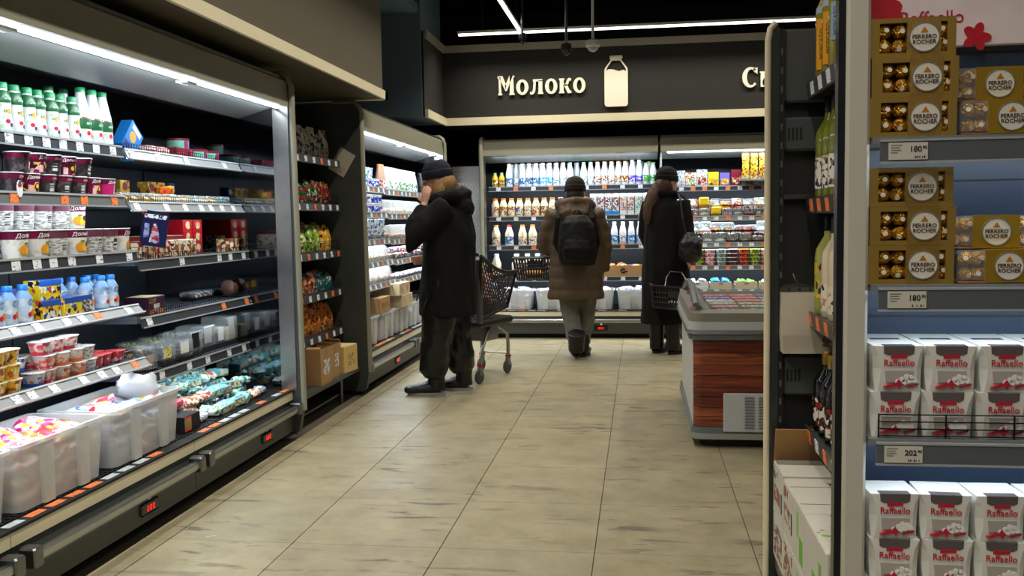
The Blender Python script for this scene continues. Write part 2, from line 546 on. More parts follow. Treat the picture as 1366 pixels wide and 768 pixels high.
def glyph(ch):
    mb = MB()
    P = lambda poly: mb.prism(poly, 'y', LT0, LT1)
    B = lambda x0, z0, x1, z1: mb.box(x0, LT0, z0, x1, LT1, z1)
    if ch == 'M':
        P([(0.02, 0), (0.30, 0), (0.30, 0.1), (0.24, 0.13), (0.20, 1.22), (0.0, 1.3), (0.0, 1.16), (0.06, 1.1), (0.08, 0.13), (0.02, 0.1)])
        P([(0.06, 1.3), (0.33, 1.3), (0.60, 0.66), (0.52, 0.28)])
        P([(1.06, 1.3), (0.82, 1.3), (0.50, 0.62), (0.54, 0.28), (0.62, 0.28)])
        P([(0.80, 0), (1.16, 0), (1.16, 0.1), (1.10, 0.13), (1.08, 1.16), (1.16, 1.2), (1.16, 1.3), (0.84, 1.3), (0.84, 0.13), (0.80, 0.1)])
        return mb, 1.22
    if ch == 'o':
        ring_prism(mb, ellipse(0.42, 0.5, 0.42, 0.52), ellipse(0.42, 0.5, 0.17, 0.36), LT0, LT1)
        return mb, 0.9
    if ch == 'l':
        P([(0.0, 0), (0.16, -0.02), (0.28, 0.06), (0.36, 0.3), (0.40, 0.86), (0.24, 0.86), (0.2, 0.3), (0.12, 0.14), (0.0, 0.16)])
        P([(0.2, 0.86), (0.2, 1.0), (0.84, 1.0), (0.84, 0.86)])
        P([(0.54, 0), (0.90, 0), (0.90, 0.1), (0.84, 0.13), (0.84, 0.92), (0.58, 0.92), (0.58, 0.13), (0.54, 0.1)])
        return mb, 0.97
    if ch == 'k':
        P([(0.0, 0), (0.36, 0), (0.36, 0.1), (0.31, 0.13), (0.31, 0.87), (0.36, 0.9), (0.36, 1.0), (0.0, 1.0), (0.0, 0.9), (0.05, 0.87), (0.05, 0.13), (0.0, 0.1)])
        P([(0.28, 0.44), (0.28, 0.58), (0.46, 0.66), (0.54, 0.9), (0.66, 1.02), (0.82, 0.98), (0.82, 0.82), (0.70, 0.84), (0.64, 0.66), (0.54, 0.52)])
        P([(0.30, 0.56), (0.52, 0.62), (0.72, 0.2), (0.84, 0.13), (0.84, 0.0), (0.58, 0.0), (0.38, 0.44)])
        return mb, 0.9
    if ch == 'C':
        o = ellipse(0.52, 0.65, 0.52, 0.67, 0.75, 2 * PI - 0.75, 24)
        i = ellipse(0.58, 0.65, 0.28, 0.52, 0.9, 2 * PI - 0.75, 24)
        ring_prism(mb, o, i, LT0, LT1, False)
        P([(0.76, 1.02), (0.98, 0.86), (0.98, 1.28), (0.86, 1.24), (0.7, 1.3)])
        return mb, 1.08
    if ch == 'y':
        P([(0.0, 0), (0.30, 0), (0.30, 0.87), (0.34, 0.9), (0.34, 1.0), (0.0, 1.0), (0.0, 0.9), (0.05, 0.87), (0.05, 0.0)])
        ring_prism(mb, ellipse(0.42, 0.29, 0.26, 0.3), ellipse(0.38, 0.29, 0.10, 0.16), LT0, LT1)
        P([(0.78, 0), (1.12, 0), (1.12, 0.1), (1.07, 0.13), (1.07, 0.87), (1.12, 0.9), (1.12, 1.0), (0.78, 1.0), (0.78, 0.9), (0.82, 0.87), (0.82, 0.13), (0.78, 0.1)])
        return mb, 1.2
def sign_word(chars, x, z, h, label, track=0.0):
    t = thing('sign_lettering', label, 'sign', (x, 9.615, z))
    cx = 0
    for ch in chars:
        g, wd = glyph(ch)
        g.v = [(a * h + cx, b, c * h) for a, b, c in g.v]
        g.build('letter', SIGN, t)
        cx += (wd + track) * h
    return cx
sign_word('Moloko', -1.445, 2.545, 0.150, 'cream raised letters reading Молоко on the sign wall', 0.06)
sign_word('Cy', 1.02, 2.54, 0.150, 'cream raised letters of the word starting Сы by the shelf upright', 0.06)
t = thing('bottle_emblem', 'cream cut-out milk bottle emblem beside the lettering', 'sign', (-0.23, 9.615, 2.394))
b_ = MB()
hw = 0.118
outl = [(-hw + 0.03, 0), (hw - 0.03, 0), (hw - 0.008, 0.008), (hw, 0.03), (hw, 0.36), (hw - 0.006, 0.385), (0.05, 0.468), (-0.05, 0.468), (-hw + 0.006, 0.385), (-hw, 0.36), (-hw, 0.03), (-hw + 0.008, 0.008)]
inl = [(x * 0.84, 0.014 + z * 0.955) for x, z in outl]
ring_prism(b_, outl, inl, -0.03, 0)
b_.build('outline', SIGN, t)
MB().prism([(-0.10, 0.01), (0.10, 0.01), (0.108, 0.03), (0.108, 0.345), (0.075, 0.365), (0.03, 0.352), (-0.03, 0.372), (-0.075, 0.375), (-0.108, 0.352), (-0.108, 0.03)], 'y', -0.028, -0.001).build('milk_fill', SIGN, t)
MB().cbox(-0.066, -0.03, 0.47, 0.066, 0, 0.511, 0.012).build('cap', SIGN, t)

# ------------------------------------------------------------------ open fridges
FRIDGE = {}
def multideck(key, label, loc, rz, L, mods, shelves, near=True, far=True, far_mirror=False, D_=0.95, light=5.0, tube=(0.0, 1.0), glow_shelf=(), shelf_w=2.6, tube_up=0.0):
    t = thing('open_fridge', label, 'fridge', loc, (0, 0, rz))
    FRIDGE[key] = t
    mb = lambda: MB()
    mb().box(0.02, 0.12, 0, L - 0.02, D_ - 0.05, 0.045).build('plinth', BLACK, t)
    for a, b in zip(mods[:-1], mods[1:]):
        pn = mb().prism([(0.035, 0.05), (0.03, 0.17), (0.05, 0.235), (0.12, 0.235), (0.12, 0.05)], 'x', a + 0.002, b - 0.002).build('base_panel', DARK, t)
        xd = a + (b - a) * 0.67
        dp = mb().cbox(xd - 0.07, 0.022, 0.085, xd + 0.07, 0.034, 0.135, 0.006).build('temperature_display', mat('display_black', (12, 12, 13), 0.15), t)
        dg = MB()
        for q in range(3):
            x = xd - 0.028 + q * 0.022
            for (u0, v0, u1, v1) in ((0, 0, 0.011, 0.003), (0, 0.009, 0.011, 0.012), (0, 0.018, 0.011, 0.021), (0, 0, 0.003, 0.011), (0.008, 0.011, 0.011, 0.021)):
                dg.box(x + u0, 0.0205, 0.098 + v0, x + u1, 0.0218, 0.098 + v1)
        dg.build('digits', LEDRED, dp)
        mb().box(xd - 0.008, 0.028, 0.14, xd + 0.012, 0.0305, 0.16).build('number_sticker', PAPER, t)
        bp = mb().cbox(a + 0.03, -0.025, 0.172, b - 0.03, 0.012, 0.208, 0.008).build('bumper', STEEL, t)
        for x in (a + 0.02, b - 0.07):
            bk = mb().cbox(x, -0.034, 0.158, x + 0.05, 0.03, 0.226, 0.006).build('bumper_bracket', STEELD, t)
            mb().lathe([(0.009, -0.036), (0.009, -0.042), (0.004, -0.044)], 8, (0, 0, 0), 0, Matrix.Translation((x + 0.025, 0, 0.19)) @ Matrix.Rotation(-PI / 2, 4, 'X') @ Matrix.Scale(-1, 4, (0, 0, 1))).build('bolt', STEEL, bk)
        mb().box(a + 0.003, 0.034, 0.236, b - 0.003, 0.052, 0.284).build('cream_strip', CREAM, t)
        mb().box(a + 0.002, 0.03, 0.285, b - 0.002, 0.09, 0.295).build('deck_lip', BLACK, t)
        dk = MB().box(a, 0.09, 0.24, b, D_ - 0.04, 0.285)
        dk.build('deck', DARKER, t)
        gr = MB()
        n = int((b - a) / 0.03)
        for q in range(n):
            x = a + (q + 0.5) * (b - a) / n
            gr.box(x - 0.005, 0.092, 0.286, x + 0.005, 0.30, 0.298)
        for q in range(8):
            gr.box(a, 0.1 + q * 0.026, 0.286, b, 0.106 + q * 0.026, 0.296)
        gr.build('air_grille', mat('grille_black', (26, 26, 27), 0.55), t)
        k = int((b - a) / 0.105)
        for q in range(k):
            if R.random() < 0.75:
                x = a + (q + 0.5) * (b - a) / k
                mb().box(x - 0.042, 0.048, 0.2955, x + 0.042, 0.082, 0.2965).build('deck_label', TAGO if R.random() < 0.5 else pmat('pale_deck_label', [(210, 214, 214), (190, 196, 200), (176, 190, 186)], 60), t)
        mb().box(a + 0.004, D_ - 0.04, 0.25, b - 0.004, D_, 2.02).build('back_panel', INNER, t)
    # canopy
    ca = MB()
    ca.prism([(0.0, 1.935), (0.012, 2.075), (0.03, 2.09), (0.03, 1.935)], 'x', 0.0, L)
    ca.box(0, 0.03, 2.05, L, D_, 2.09)
    ca.build('canopy', OLIVE, t)
    mb().box(0, 0.032, 2.091, L, 0.06, 2.105).build('canopy_edge', STEELD, t)
    mb().prism([(0.09, 1.945), (0.30, 1.885), (0.30, 1.875), (0.085, 1.935)], 'x', 0.0, L).build('canopy_lining', UNDER, t)
    mb().prism([(0.30, 1.875), (0.30, 1.915), (0.90, 2.04), (0.90, 2.0)], 'x', 0.0, L).build('air_duct', INNER, t)
    a, b = tube[0] * L + 0.03, tube[1] * L - 0.03
    lt = mb().cbox(a, 0.038, 1.922 + tube_up, b, 0.066, 1.946 + tube_up, 0.008).build('light_tube', GLOW, t)
    for x in [a + 0.05 + q * 1.25 for q in range(int((b - a) / 1.25) + 1)]:
        mb().box(x, 0.032, 1.912 + tube_up, x + 0.09, 0.088, 1.921 + tube_up).build('lamp_clip', WHITE, lt)
    l = area('fridge_light', (0, 0, 0), (b - a, 0.04), light * (b - a), COOL, (math.radians(33), 0, 0))
    l.parent = t
    l.location = ((a + b) / 2, 0.075, 1.915)
    # end walls
    def endwall(x0, x1, mirror, inside):
        pr = [(-0.02, 0.16), (-0.005, 2.05), (0.01, 2.09), (0.04, 2.115), (D_, 2.115), (D_, 0.03), (0.02, 0.03), (0.0, 0.05)]
        e = MB().prism(pr, 'x', x0, x1).build('end_wall', DARK, t)
        MB().tube([(x0 / 2 + x1 / 2, -0.02, 0.17), (x0 / 2 + x1 / 2, -0.004, 2.05), (x0 / 2 + x1 / 2, 0.012, 2.092), (x0 / 2 + x1 / 2, 0.042, 2.117), (x0 / 2 + x1 / 2, 0.2, 2.117)], (x1 - x0) * 0.52, 8).build('edge_trim', OLIVE, e, smooth=0.8)
        if mirror:
            s = -1 if inside < 0 else 1
            xf = x0 if s < 0 else x1
            MB().box(min(xf, xf + s * 0.004), 0.1, 0.3, max(xf, xf + s * 0.004), D_ - 0.05, 1.94).build('mirror_panel', MIRROR, e)
            MB().box(min(xf, xf + s * 0.007), 0.006, 0.29, max(xf, xf + s * 0.007), 0.098, 1.945).build('steel_strip', STEEL, e)
    if near:
        endwall(-0.045, 0.0, True, 1)
    if far:
        endwall(L, L + 0.045, True, -1)
    # shelves
    for (x0, x1, z, yf, rail, tilt, fence, tags) in shelves:
        s = MB().box(x0 + 0.002, yf + 0.01, z - 0.022, x1 - 0.002, D_ - 0.045, z).build('shelf', SHELF, t)
        rm = {'d': RAILD, 'g': RAILG, 'l': RAILL}[rail]
        M = Matrix.Translation((0, yf, z + 0.004)) @ Matrix.Rotation(-tilt, 4, 'X')
        r_ = MB().box(x0 + 0.003, -0.006, -0.048, x1 - 0.003, 0.0, 0.0, 0, M).box(x0 + 0.003, -0.010, -0.050, x1 - 0.003, 0.0, -0.046, 0, M).build('price_rail', rm, s)
        hl = MB().box(x0 + 0.003, -0.0105, -0.006, x1 - 0.003, -0.004, 0.002, 0, M).box(x0 + 0.003, -0.0125, -0.051, x1 - 0.003, -0.0095, -0.045, 0, M).build('rail_edge', mat('rail_edge', (164, 168, 170), 0.3), s)
        for tx, c in tags:
            k = MB().box(-0.024, -0.0085, -0.043, 0.024, -0.0072, -0.006)
            o = k.build('price_tag', TAGM[c], s)
            o.matrix_local = Matrix.Translation((tx, 0, 0)) @ M @ Matrix.Rotation(R.uniform(-0.05, 0.05), 4, 'Y')
        if fence:
            f = MB()
            hgt = fence
            for q in range(3 if hgt > 0.03 else 2):
                zz = z + 0.006 + q * (hgt - 0.006) / (2 if hgt > 0.03 else 1)
                f.box(x0 + 0.01, yf + 0.010, zz - 0.0013, x1 - 0.01, yf + 0.013, zz + 0.0013)
            n = int((x1 - x0) / 0.022)
            for q in range(n + 1):
                x = x0 + 0.01 + q * (x1 - x0 - 0.02) / n
                f.box(x - 0.001, yf + 0.010, z, x + 0.001, yf + 0.012, z + hgt)
            f.build('wire_fence', WIRE, s)
        for gx in glow_shelf:
            if abs(z - gx) < 0.002:
                MB().box(x0 + 0.07, yf + 0.006, z - 0.034, x1 - 0.07, yf + 0.022, z - 0.0235).build('shelf_light', GLOW, s)  # real under the deli shelves; in the other fridges added to brighten the goods
                l = area('shelf_lamp', (0, 0, 0), (x1 - x0 - 0.1, 0.03), shelf_w * (x1 - x0), COOL, (math.radians(20), 0, 0))
                l.parent = t
                l.location = ((x0 + x1) / 2, yf + 0.016, z - 0.038)
    return t

def tg(vals, off, cols='w'):
    return [(v - off, cols[i % len(cols)]) for i, v in enumerate(vals)]
A0 = 1.43
shA = []
nearY = [2.0, 2.35, 2.6, 2.85]
def sA(y0, y1, z, X, rail, tilt, fence, tags):
    shA.append((y0 - A0, y1 - A0, z, -1.99 - X, rail, tilt, fence, tags))
for (y0, y1, left) in ((1.44, 2.68, 0), (2.68, 3.93, 1)):
    sA(y0, y1, 1.622, -2.315, 'd', 0.05, 0, tg([3.05, 3.169, 3.28, 3.389, 3.495, 3.607, 3.726, 3.852] if left else nearY, A0))
    sA(y0, y1, 1.400, -2.31, 'g', 0.05, 0, tg([3.172, 3.48, 3.613, 3.837] if left else nearY, A0, 'o'))
    sA(y0, y1, 1.152, -2.265, 'd', 0.10, 0, tg([3.099, 3.217, 3.316, 3.435, 3.626, 3.857] if left else nearY, A0))
    sA(y0, y1, 0.905, -2.27, 'l', 0.75, 0, tg([3.064, 3.189, 3.37, 3.473, 3.587, 3.82] if left else nearY, A0, 'wwwwow'))
    sA(y0, y1, 0.662, -2.25, 'l', 0.75, 0, tg([3.026, 3.111, 3.241, 3.431, 3.56, 3.669, 3.816] if left else nearY, A0, 'wwwwwwo'))
sA(3.935, 5.14, 1.610, -2.31, 'l', 0.45, 0.035, tg([3.987, 4.22, 4.496, 4.936], A0))
sA(3.935, 5.14, 1.372, -2.30, 'l', 0.45, 0.035, tg([3.99, 4.258, 4.444, 4.621, 4.732, 4.867, 5.009], A0))
sA(3.935, 5.14, 1.108, -2.265, 'd', 0.1, 0.03, tg([4.335, 4.748, 4.886, 5.06], A0))
sA(3.935, 5.14, 0.842, -2.27, 'd', 0.3, 0.035, tg([4.006, 4.779, 5.08], A0, 'woo'))
sA(3.935, 5.14, 0.575, -2.28, 'd', 0.1, 0.045, tg([4.123, 4.395, 4.598, 4.857, 5.052], A0))
multideck('A', 'long olive grey open fridge of yogurts and cakes with frosted bins below', (-1.99, A0, 0), PI / 2, 3.72, [0, 1.25, 2.5, 3.72], shA, near=True, far=True, glow_shelf=(1.622, 1.400, 1.152, 0.905, 0.662, 1.610, 1.372, 1.108, 0.842, 0.575), shelf_w=0.9)
B0 = 6.55
shB = []
for (y0, y1) in ((6.56, 7.95), (7.95, 9.38)):
    for q, (z, X, rl, ti, fe) in enumerate(((1.545, -2.22, 'g', 0.1, 0.0), (1.33, -2.2, 'g', 0.1, 0.0), (1.105, -2.18, 'g', 0.1, 0.035), (0.92, -2.16, 'g', 0.3, 0.04), (0.745, -2.14, 'g', 0.3, 0.03))):
        shB.append((y0 - B0, y1 - B0, z + (0.012 if y0 < 7 else 0), -1.99 - X, rl, ti, fe, tg([y0 + 0.12 + k * 0.15 for k in range(9)], B0, 'wwowwwo')))
multideck('B', 'middle open fridge of cheese and bottled drinks beside the person in navy beanie', (-1.99, B0, 0), PI / 2, 2.84, [0, 1.42, 2.84], shB, light=5.6, glow_shelf=(1.545, 1.557, 1.33, 1.342, 1.105, 1.117, 0.92, 0.932))
C0 = -1.63
shC = []
for q, (z, yf) in enumerate(((1.612, 0.25), (1.292, 0.24), (0.980, 0.22), (0.640, 0.20))):
    shC.append((0.01, 1.81, z, yf, 'd', 0.05, 0, tg([0.12 + k * 0.19 for k in range(9)], 0, ['wowowwow', 'wwwow', 'wwoww', 'ww'][q])))
multideck('C', 'wide open milk fridge under the lettering', (C0, 9.7, 0), 0, 1.82, [0, 1.82], shC, far=False, light=5.6, tube=(0.03, 0.97), tube_up=0.032, glow_shelf=(1.612, 1.292, 0.980, 0.640))
shD = []
for q, (z, yf, rl, fe) in enumerate(((1.575, 0.25, 'd', 0.0), (1.262, 0.24, 'l', 0.05), (0.985, 0.24, 'l', 0.04), (0.745, 0.24, 'g', 0.03), (0.50, 0.2, 'g', 0.04))):
    shD.append((0.01, 1.81, z, yf, rl, 0.1, fe, tg([0.10 + k * 0.12 for k in range(12)], 0, 'owoow' if q == 0 else 'wwowwo')))
multideck('D', 'open deli fridge of sausage and cheese packs behind the chest freezer', (0.215, 9.7, 0), 0, 1.82, [0, 1.82], shD, near=False, light=5.6, tube=(0.02, 0.98), glow_shelf=(1.575, 1.262, 0.985, 0.745))
MB().box(-0.008, 0.10, 0.3, 0.008, 0.9, 1.93).build('divider', WHITE, FRIDGE['D'], (0.008, 0, 0))

# ------------------------------------------------------------------ product templates
def prof_r(prof, z):
    for (r0, z0), (r1, z1) in zip(prof[:-1], prof[1:]):
        if z0 <= z <= z1 and z1 > z0:
            return r0 + (r1 - r0) * (z - z0) / (z1 - z0)
    return prof[-1][0]
def bottle_t(name, prof, body, cap, labels=(), seg=14, sq=1.0, cat='bottle', capname='cap', handle=None):
    """prof (r, z) from the foot up to the neck; cap = (mat, r, z0, z1); labels = [(z0, z1, mat)]"""
    root = MB().lathe(prof, seg, sq=sq).mesh(name, body, 0.7)
    cm, cr, c0, c1 = cap
    parts = [(capname, MB().lathe([(cr, c0), (cr, c1 - 0.002), (cr * 0.92, c1)], seg).mesh(capname, cm, 0.7))]
    for z0, z1, m in labels:
        zs = sorted({z0, z1, *[z for _, z in prof if z0 < z < z1]})
        parts.append(('label', MB().lathe([(prof_r(prof, z) + 0.0007, z) for z in zs], seg, sq=sq, caps=False).mesh('label', m, 0.7)))
    if handle:
        parts.append(('handle', MB().tube(*handle).mesh('handle', body, 0.7)))
    return T(name, cat, root, parts)
def wrap_poly(poly, rf, m, name='print_patch', lift=0.0009, n=1):
    """flat outline (x, z) laid round a body whose radius at height z is rf(z); centre faces -Y"""
    cx = sum(p[0] for p in poly) / len(poly)
    cz = sum(p[1] for p in poly) / len(poly)
    def on(x, z):
        r = rf(z) + lift
        a = x / r
        return (r * math.sin(a), -r * math.cos(a), z)
    rings = [[on(cx + (x - cx) * f, cz + (z - cz) * f) for x, z in poly] for f in (1.0, 0.66, 0.33)]
    mb = MB()
    k = len(poly)
    vs = [p for r in rings for p in r] + [on(cx, cz)]
    fs = []
    for q in range(2):
        for i in range(k):
            j = (i + 1) % k
            fs.append((q * k + i, q * k + j, (q + 1) * k + j, (q + 1) * k + i))
    fs += [(2 * k + i, 2 * k + (i + 1) % k, 3 * k) for i in range(k)]
    mb.add(vs, fs)
    return (name, mb.mesh(name, m, 0.8))
def wrap_text(s, size, m, rf, z, x0=0.0, bold=0.0, sx=1.0, slant=0.0):
    me = text_mesh(s, size, m, 0.0001, bold, sx=sx).copy()
    for v in me.vertices:
        x, zz, d = v.co.x + v.co.y * slant + x0, z + v.co.y + (v.co.x) * slant * 0.3, v.co.z
        r = rf(zz) + 0.0014 + d
        a = x / r
        v.co = (r * math.sin(a), -r * math.cos(a), zz)
    me.update()
    return ('lettering', me)
def elw(cx, cz, rx, rz, n=10):
    return ellipse(cx, cz, rx, rz, n=n)
def sc_prof(prof, kr, kz):
    return [(r * kr, z * kz) for r, z in prof]
def pot_t(name, rt, rb, h, body, lid, band=None, seg=14, sq=1.0, cat='pot', lidr=1.07):
    root = MB().lathe([(rb * 0.9, 0), (rb, 0.003), (rt, h - 0.004)], seg, sq=sq).mesh(name, body, 0.7)
    parts = [('lid', MB().lathe([(rt * lidr, h - 0.004), (rt * lidr, h - 0.001), (rt * lidr * 0.97, h)], seg, sq=sq).mesh('lid', lid, 0.7))]
    if band:
        for z0, z1, m in band:
            f = lambda z: rb + (rt - rb) * z / h + 0.0008
            parts.append(('label', MB().lathe([(f(z0), z0), (f(z1), z1)], seg, sq=sq, caps=False).mesh('label', m, 0.7)))
    return T(name, cat, root, parts)
def box_t(name, w, d, h, body, panels=(), texts=(), cat='box', b=0.002):
    """carton with raised print panels: (x0, z0, x1, z1, mat) on its front face, 't' on the top"""
    root = MB().cbox(-w / 2, -d / 2, 0, w / 2, d / 2, h, b).mesh(name, body)
    parts = []
    for p in panels:
        if p[0] == 't':
            parts.append(('print_panel', MB().box(p[1], p[2], h, p[3], p[4], h + 0.0006).mesh('print_panel', p[5])))
        elif p[0] == 'o':
            _, x, z, rx, rz, m = p
            parts.append(('print_panel', MB().prism(ellipse(x, z, rx, rz, n=14), 'y', -d / 2 - 0.0012, -d / 2).mesh('print_panel', m)))
        else:
            parts.append(('print_panel', MB().box(p[0], -d / 2 - 0.0006, p[1], p[2], -d / 2, p[3]).mesh('print_panel', p[4])))
    for s, size, m, x, z in texts:
        parts.append(('lettering', text_mesh(s, size, m), (x, -d / 2 - 0.001, z), RX))
    return T(name, cat, root, parts)
def bag_mesh(name, w, d, h, m, seed=0, nx=7, ny=5, amp=0.12, crimp=True):
    """stuffed pillow bag standing on its base (w wide, d deep, h high)"""
    rr = random.Random(seed)
    mb = MB()
    rings = []
    off = Vector((rr.uniform(0, 50), rr.uniform(0, 50), 0))
    for k in range(ny + 1):
        f = k / ny
        z = h * f
        dd = d / 2 * max(0.06, math.sin(PI * min(1, 0.22 + f * 0.80)) ** 0.7) if crimp else d / 2 * (1 - 0.3 * f)
        ww = w / 2 * (1 - 0.10 * math.sin(PI * f))
        ring = []
        for i in range(nx * 2):
            a = 2 * PI * i / (nx * 2)
            x = ww * math.copysign(abs(math.cos(a)) ** 0.6, math.cos(a))
            y = dd * math.copysign(abs(math.sin(a)) ** 0.8, math.sin(a))
            q = noise.noise(Vector((x * 28, y * 28, z * 28)) + off) * amp
            ring.append((x * (1 + q * 0.4), y * (1 + q * 1.4), z * (1 + q * 0.15)))
        rings.append(ring)
    mb.loft(rings)
    return mb.mesh(name, m, 0.9)
def lump_mesh(name, w, d, h, m, seed=0, amp=0.35, seg=10, rg=6, freq=3.0):
    """crumpled soft packet lying down"""
    mb = MB()
    mb.ball((0, 0, 0.5), 0.5, seg, rg)
    off = Vector((seed * 7.3, seed * 3.1, 0))
    vs = []
    for v in mb.v:
        p = Vector(v)
        q = noise.noise(p * freq + off)
        q2 = noise.noise(p * freq * 2.3 - off) * 0.5
        x = math.copysign(abs(p.x * 2) ** 0.6, p.x) / 2
        y = math.copysign(abs(p.y * 2) ** 0.6, p.y) / 2
        z = max(p.z, 0.02)
        vs.append((x * w * (1 + 0.2 * q), y * d * (1 + 0.2 * q2), z * h * (1 + amp * (q + q2))))
    mb.v = vs
    return mb.mesh(name, m, 0.6)
def arr(y0, n, step):
    return [y0 + i * step for i in range(n)]
FA = PI / 2          # facing the aisle from the side fridges

# colours of print
P_BERRY = pmat('berry_print', [(220, 224, 222)] * 9 + [(214, 222, 206), (190, 210, 170), (236, 220, 200)], 55, rough=0.3)
P_GREEN = mat('green_sleeve', (30, 96, 52), 0.3)
G_CAP = mat('green_cap', (34, 140, 84), 0.35)
MILKW = mat('milk_white', (222, 226, 230), 0.3)
PURPLE = mat('plum_print', (112, 18, 58), 0.3)
BLACKP = pmat('dark_pot_print', [(58, 50, 52)] * 4 + [(90, 80, 80), (40, 34, 36)], 70, rough=0.3)
PLUMMIX = pmat('plum_fruit_print', [(112, 18, 58)] * 3 + [(236, 180, 170), (60, 30, 30), (240, 200, 90)], 38, rough=0.3)
FRUIT = pmat('fruit_print', [(242, 240, 232)] * 6 + [(232, 226, 210), (226, 214, 190)], 42, rough=0.3)
GREYP = pmat('grey_text_print', [(226, 224, 216)] * 3 + [(170, 168, 162), (140, 138, 134)], 120, stretch=(0.5, 0.5, 1.6), rough=0.3)
FOIL = mat('white_foil', (222, 222, 220), 0.25, 0.2)
BLUEC = mat('sky_blue_cap', (40, 128, 214), 0.35)
BLUEB = pmat('blue_bottle_print', [(206, 226, 244)] * 4 + [(170, 204, 240), (226, 238, 250), (250, 250, 250)], 30, rough=0.25)
YELPK = pmat('yellow_pack_print', [(246, 214, 26)] * 4 + [(40, 90, 180), (240, 240, 240), (200, 60, 40), (30, 30, 40)], 42, rough=0.35)
REDPK = pmat('red_pack_print', [(196, 40, 44)] * 4 + [(240, 210, 210), (150, 24, 36)], 50, rough=0.35)
BLUETOP = mat('blue_pack_top', (36, 86, 178), 0.35)
PINKC = pmat('pink_cup_print', [(246, 214, 208)] * 3 + [(240, 130, 110), (250, 244, 240), (226, 70, 90)], 45, rough=0.3)
PEACHC = pmat('peach_cup_print', [(248, 222, 206)] * 3 + [(240, 150, 90), (250, 246, 240), (200, 80, 50)], 45, rough=0.3)
BLUEC2 = pmat('blue_cup_print', [(214, 230, 246)] * 3 + [(60, 130, 206), (250, 250, 250), (230, 120, 60)], 45, rough=0.3)
REDC = pmat('red_cup_print', [(226, 60, 66)] * 4 + [(250, 236, 234), (180, 20, 40)], 45, rough=0.3)
YELC = pmat('yellow_cup_print', [(250, 200, 30)] * 4 + [(200, 90, 20), (252, 240, 200), (120, 40, 20)], 45, rough=0.3)
SWEET = pmat('sweet_bag_print', [(244, 242, 240)] * 5 + [(220, 40, 50), (240, 150, 40), (246, 206, 60), (226, 80, 140)], 26, rough=0.3)
SWEETP = pmat('pink_bag_print', [(246, 236, 240)] * 3 + [(226, 40, 130), (240, 120, 180), (246, 210, 60)], 30, rough=0.3)
BLUEBAG = pmat('blue_bag_print', [(226, 236, 246)] * 4 + [(60, 110, 200), (130, 180, 230), (150, 60, 130)], 26, rough=0.3)

CHER_ = mat('raspberry_print', (206, 40, 70), 0.35)
PLUM_ = mat('blackcurrant_print', (70, 34, 70), 0.35)
# --- long fridge, upper shelf: yogurt bottles
yb = [(0.028, 0), (0.031, 0.004), (0.031, 0.05), (0.027, 0.085), (0.030, 0.12), (0.030, 0.135), (0.018, 0.165), (0.018, 0.172)]
YB = bottle_t('yogurt_bottle', yb, MILKW, (G_CAP, 0.020, 0.168, 0.190), [(0.012, 0.112, P_BERRY), (0.113, 0.160, P_GREEN)])
tb = [(0.036, 0), (0.040, 0.005), (0.040, 0.10), (0.036, 0.13), (0.019, 0.215), (0.019, 0.225)]
TB = bottle_t('kefir_bottle', tb, MILKW, (G_CAP, 0.021, 0.218, 0.240), [(0.012, 0.062, P_BERRY), (0.063, 0.108, P_GREEN)])
YBF = lambda z: prof_r(yb, z)
OR_B = mat('gold_badge', (214, 170, 60), 0.35)
YB.parts += [wrap_poly(elw(0.004, 0.082, 0.011, 0.011), YBF, OR_B, lift=0.0016), wrap_text('33', 0.013, mat('leaf_ink', (40, 90, 40), 0.4), YBF, 0.082, -0.012, 0.0003), wrap_text('АКТИВ', 0.009, WHITE, YBF, 0.128, 0, 0.0003), wrap_poly(elw(-0.006, 0.045, 0.010, 0.008), YBF, CHER_, lift=0.0016), wrap_poly(elw(0.009, 0.032, 0.009, 0.008), YBF, PLUM_, lift=0.0016)]
TBF = lambda z: prof_r(tb, z)
TB.parts += [wrap_poly([(-0.04, 0.108), (0.04, 0.108), (0.04, 0.114), (-0.04, 0.114)], TBF, RED, lift=0.0016), wrap_text('АКТИВ', 0.013, WHITE, TBF, 0.085, 0, 0.0003), wrap_poly(elw(-0.012, 0.045, 0.010, 0.010), TBF, CHER_, lift=0.0016), wrap_poly(elw(0.012, 0.036, 0.010, 0.010), TBF, CHER_, lift=0.0016)]
row(YB, [(-2.365, y, 1.622) for y in (2.99, 3.06, 3.145, 3.215, 3.288, 3.367, 3.437, 3.51, 3.578, 3.646)], FA, 'green-sleeved yogurt bottle, front of the top yogurt fridge shelf', 'the outer end', 'yogurt bottles', 0.004)
row(YB, [(-2.44, y, 1.622) for y in (3.03, 3.10, 3.18, 3.25, 3.33, 3.41, 3.48, 3.55)], FA, 'green-sleeved yogurt bottle, second rank of the top yogurt fridge shelf', 'the outer end', 'yogurt bottles', 0.004)
row(TB, [(-2.37, y, 1.622) for y in (3.726, 3.808, 3.888)], FA, 'tall white kefir bottle, front of the top yogurt fridge shelf', 'the yogurt bottles', 'kefir bottles', 0.002)
row(TB, [(-2.46, y, 1.622) for y in (3.64, 3.74)], FA, 'tall white kefir bottle, back of the top yogurt fridge shelf', 'the yogurt bottles', 'kefir bottles', 0.002)

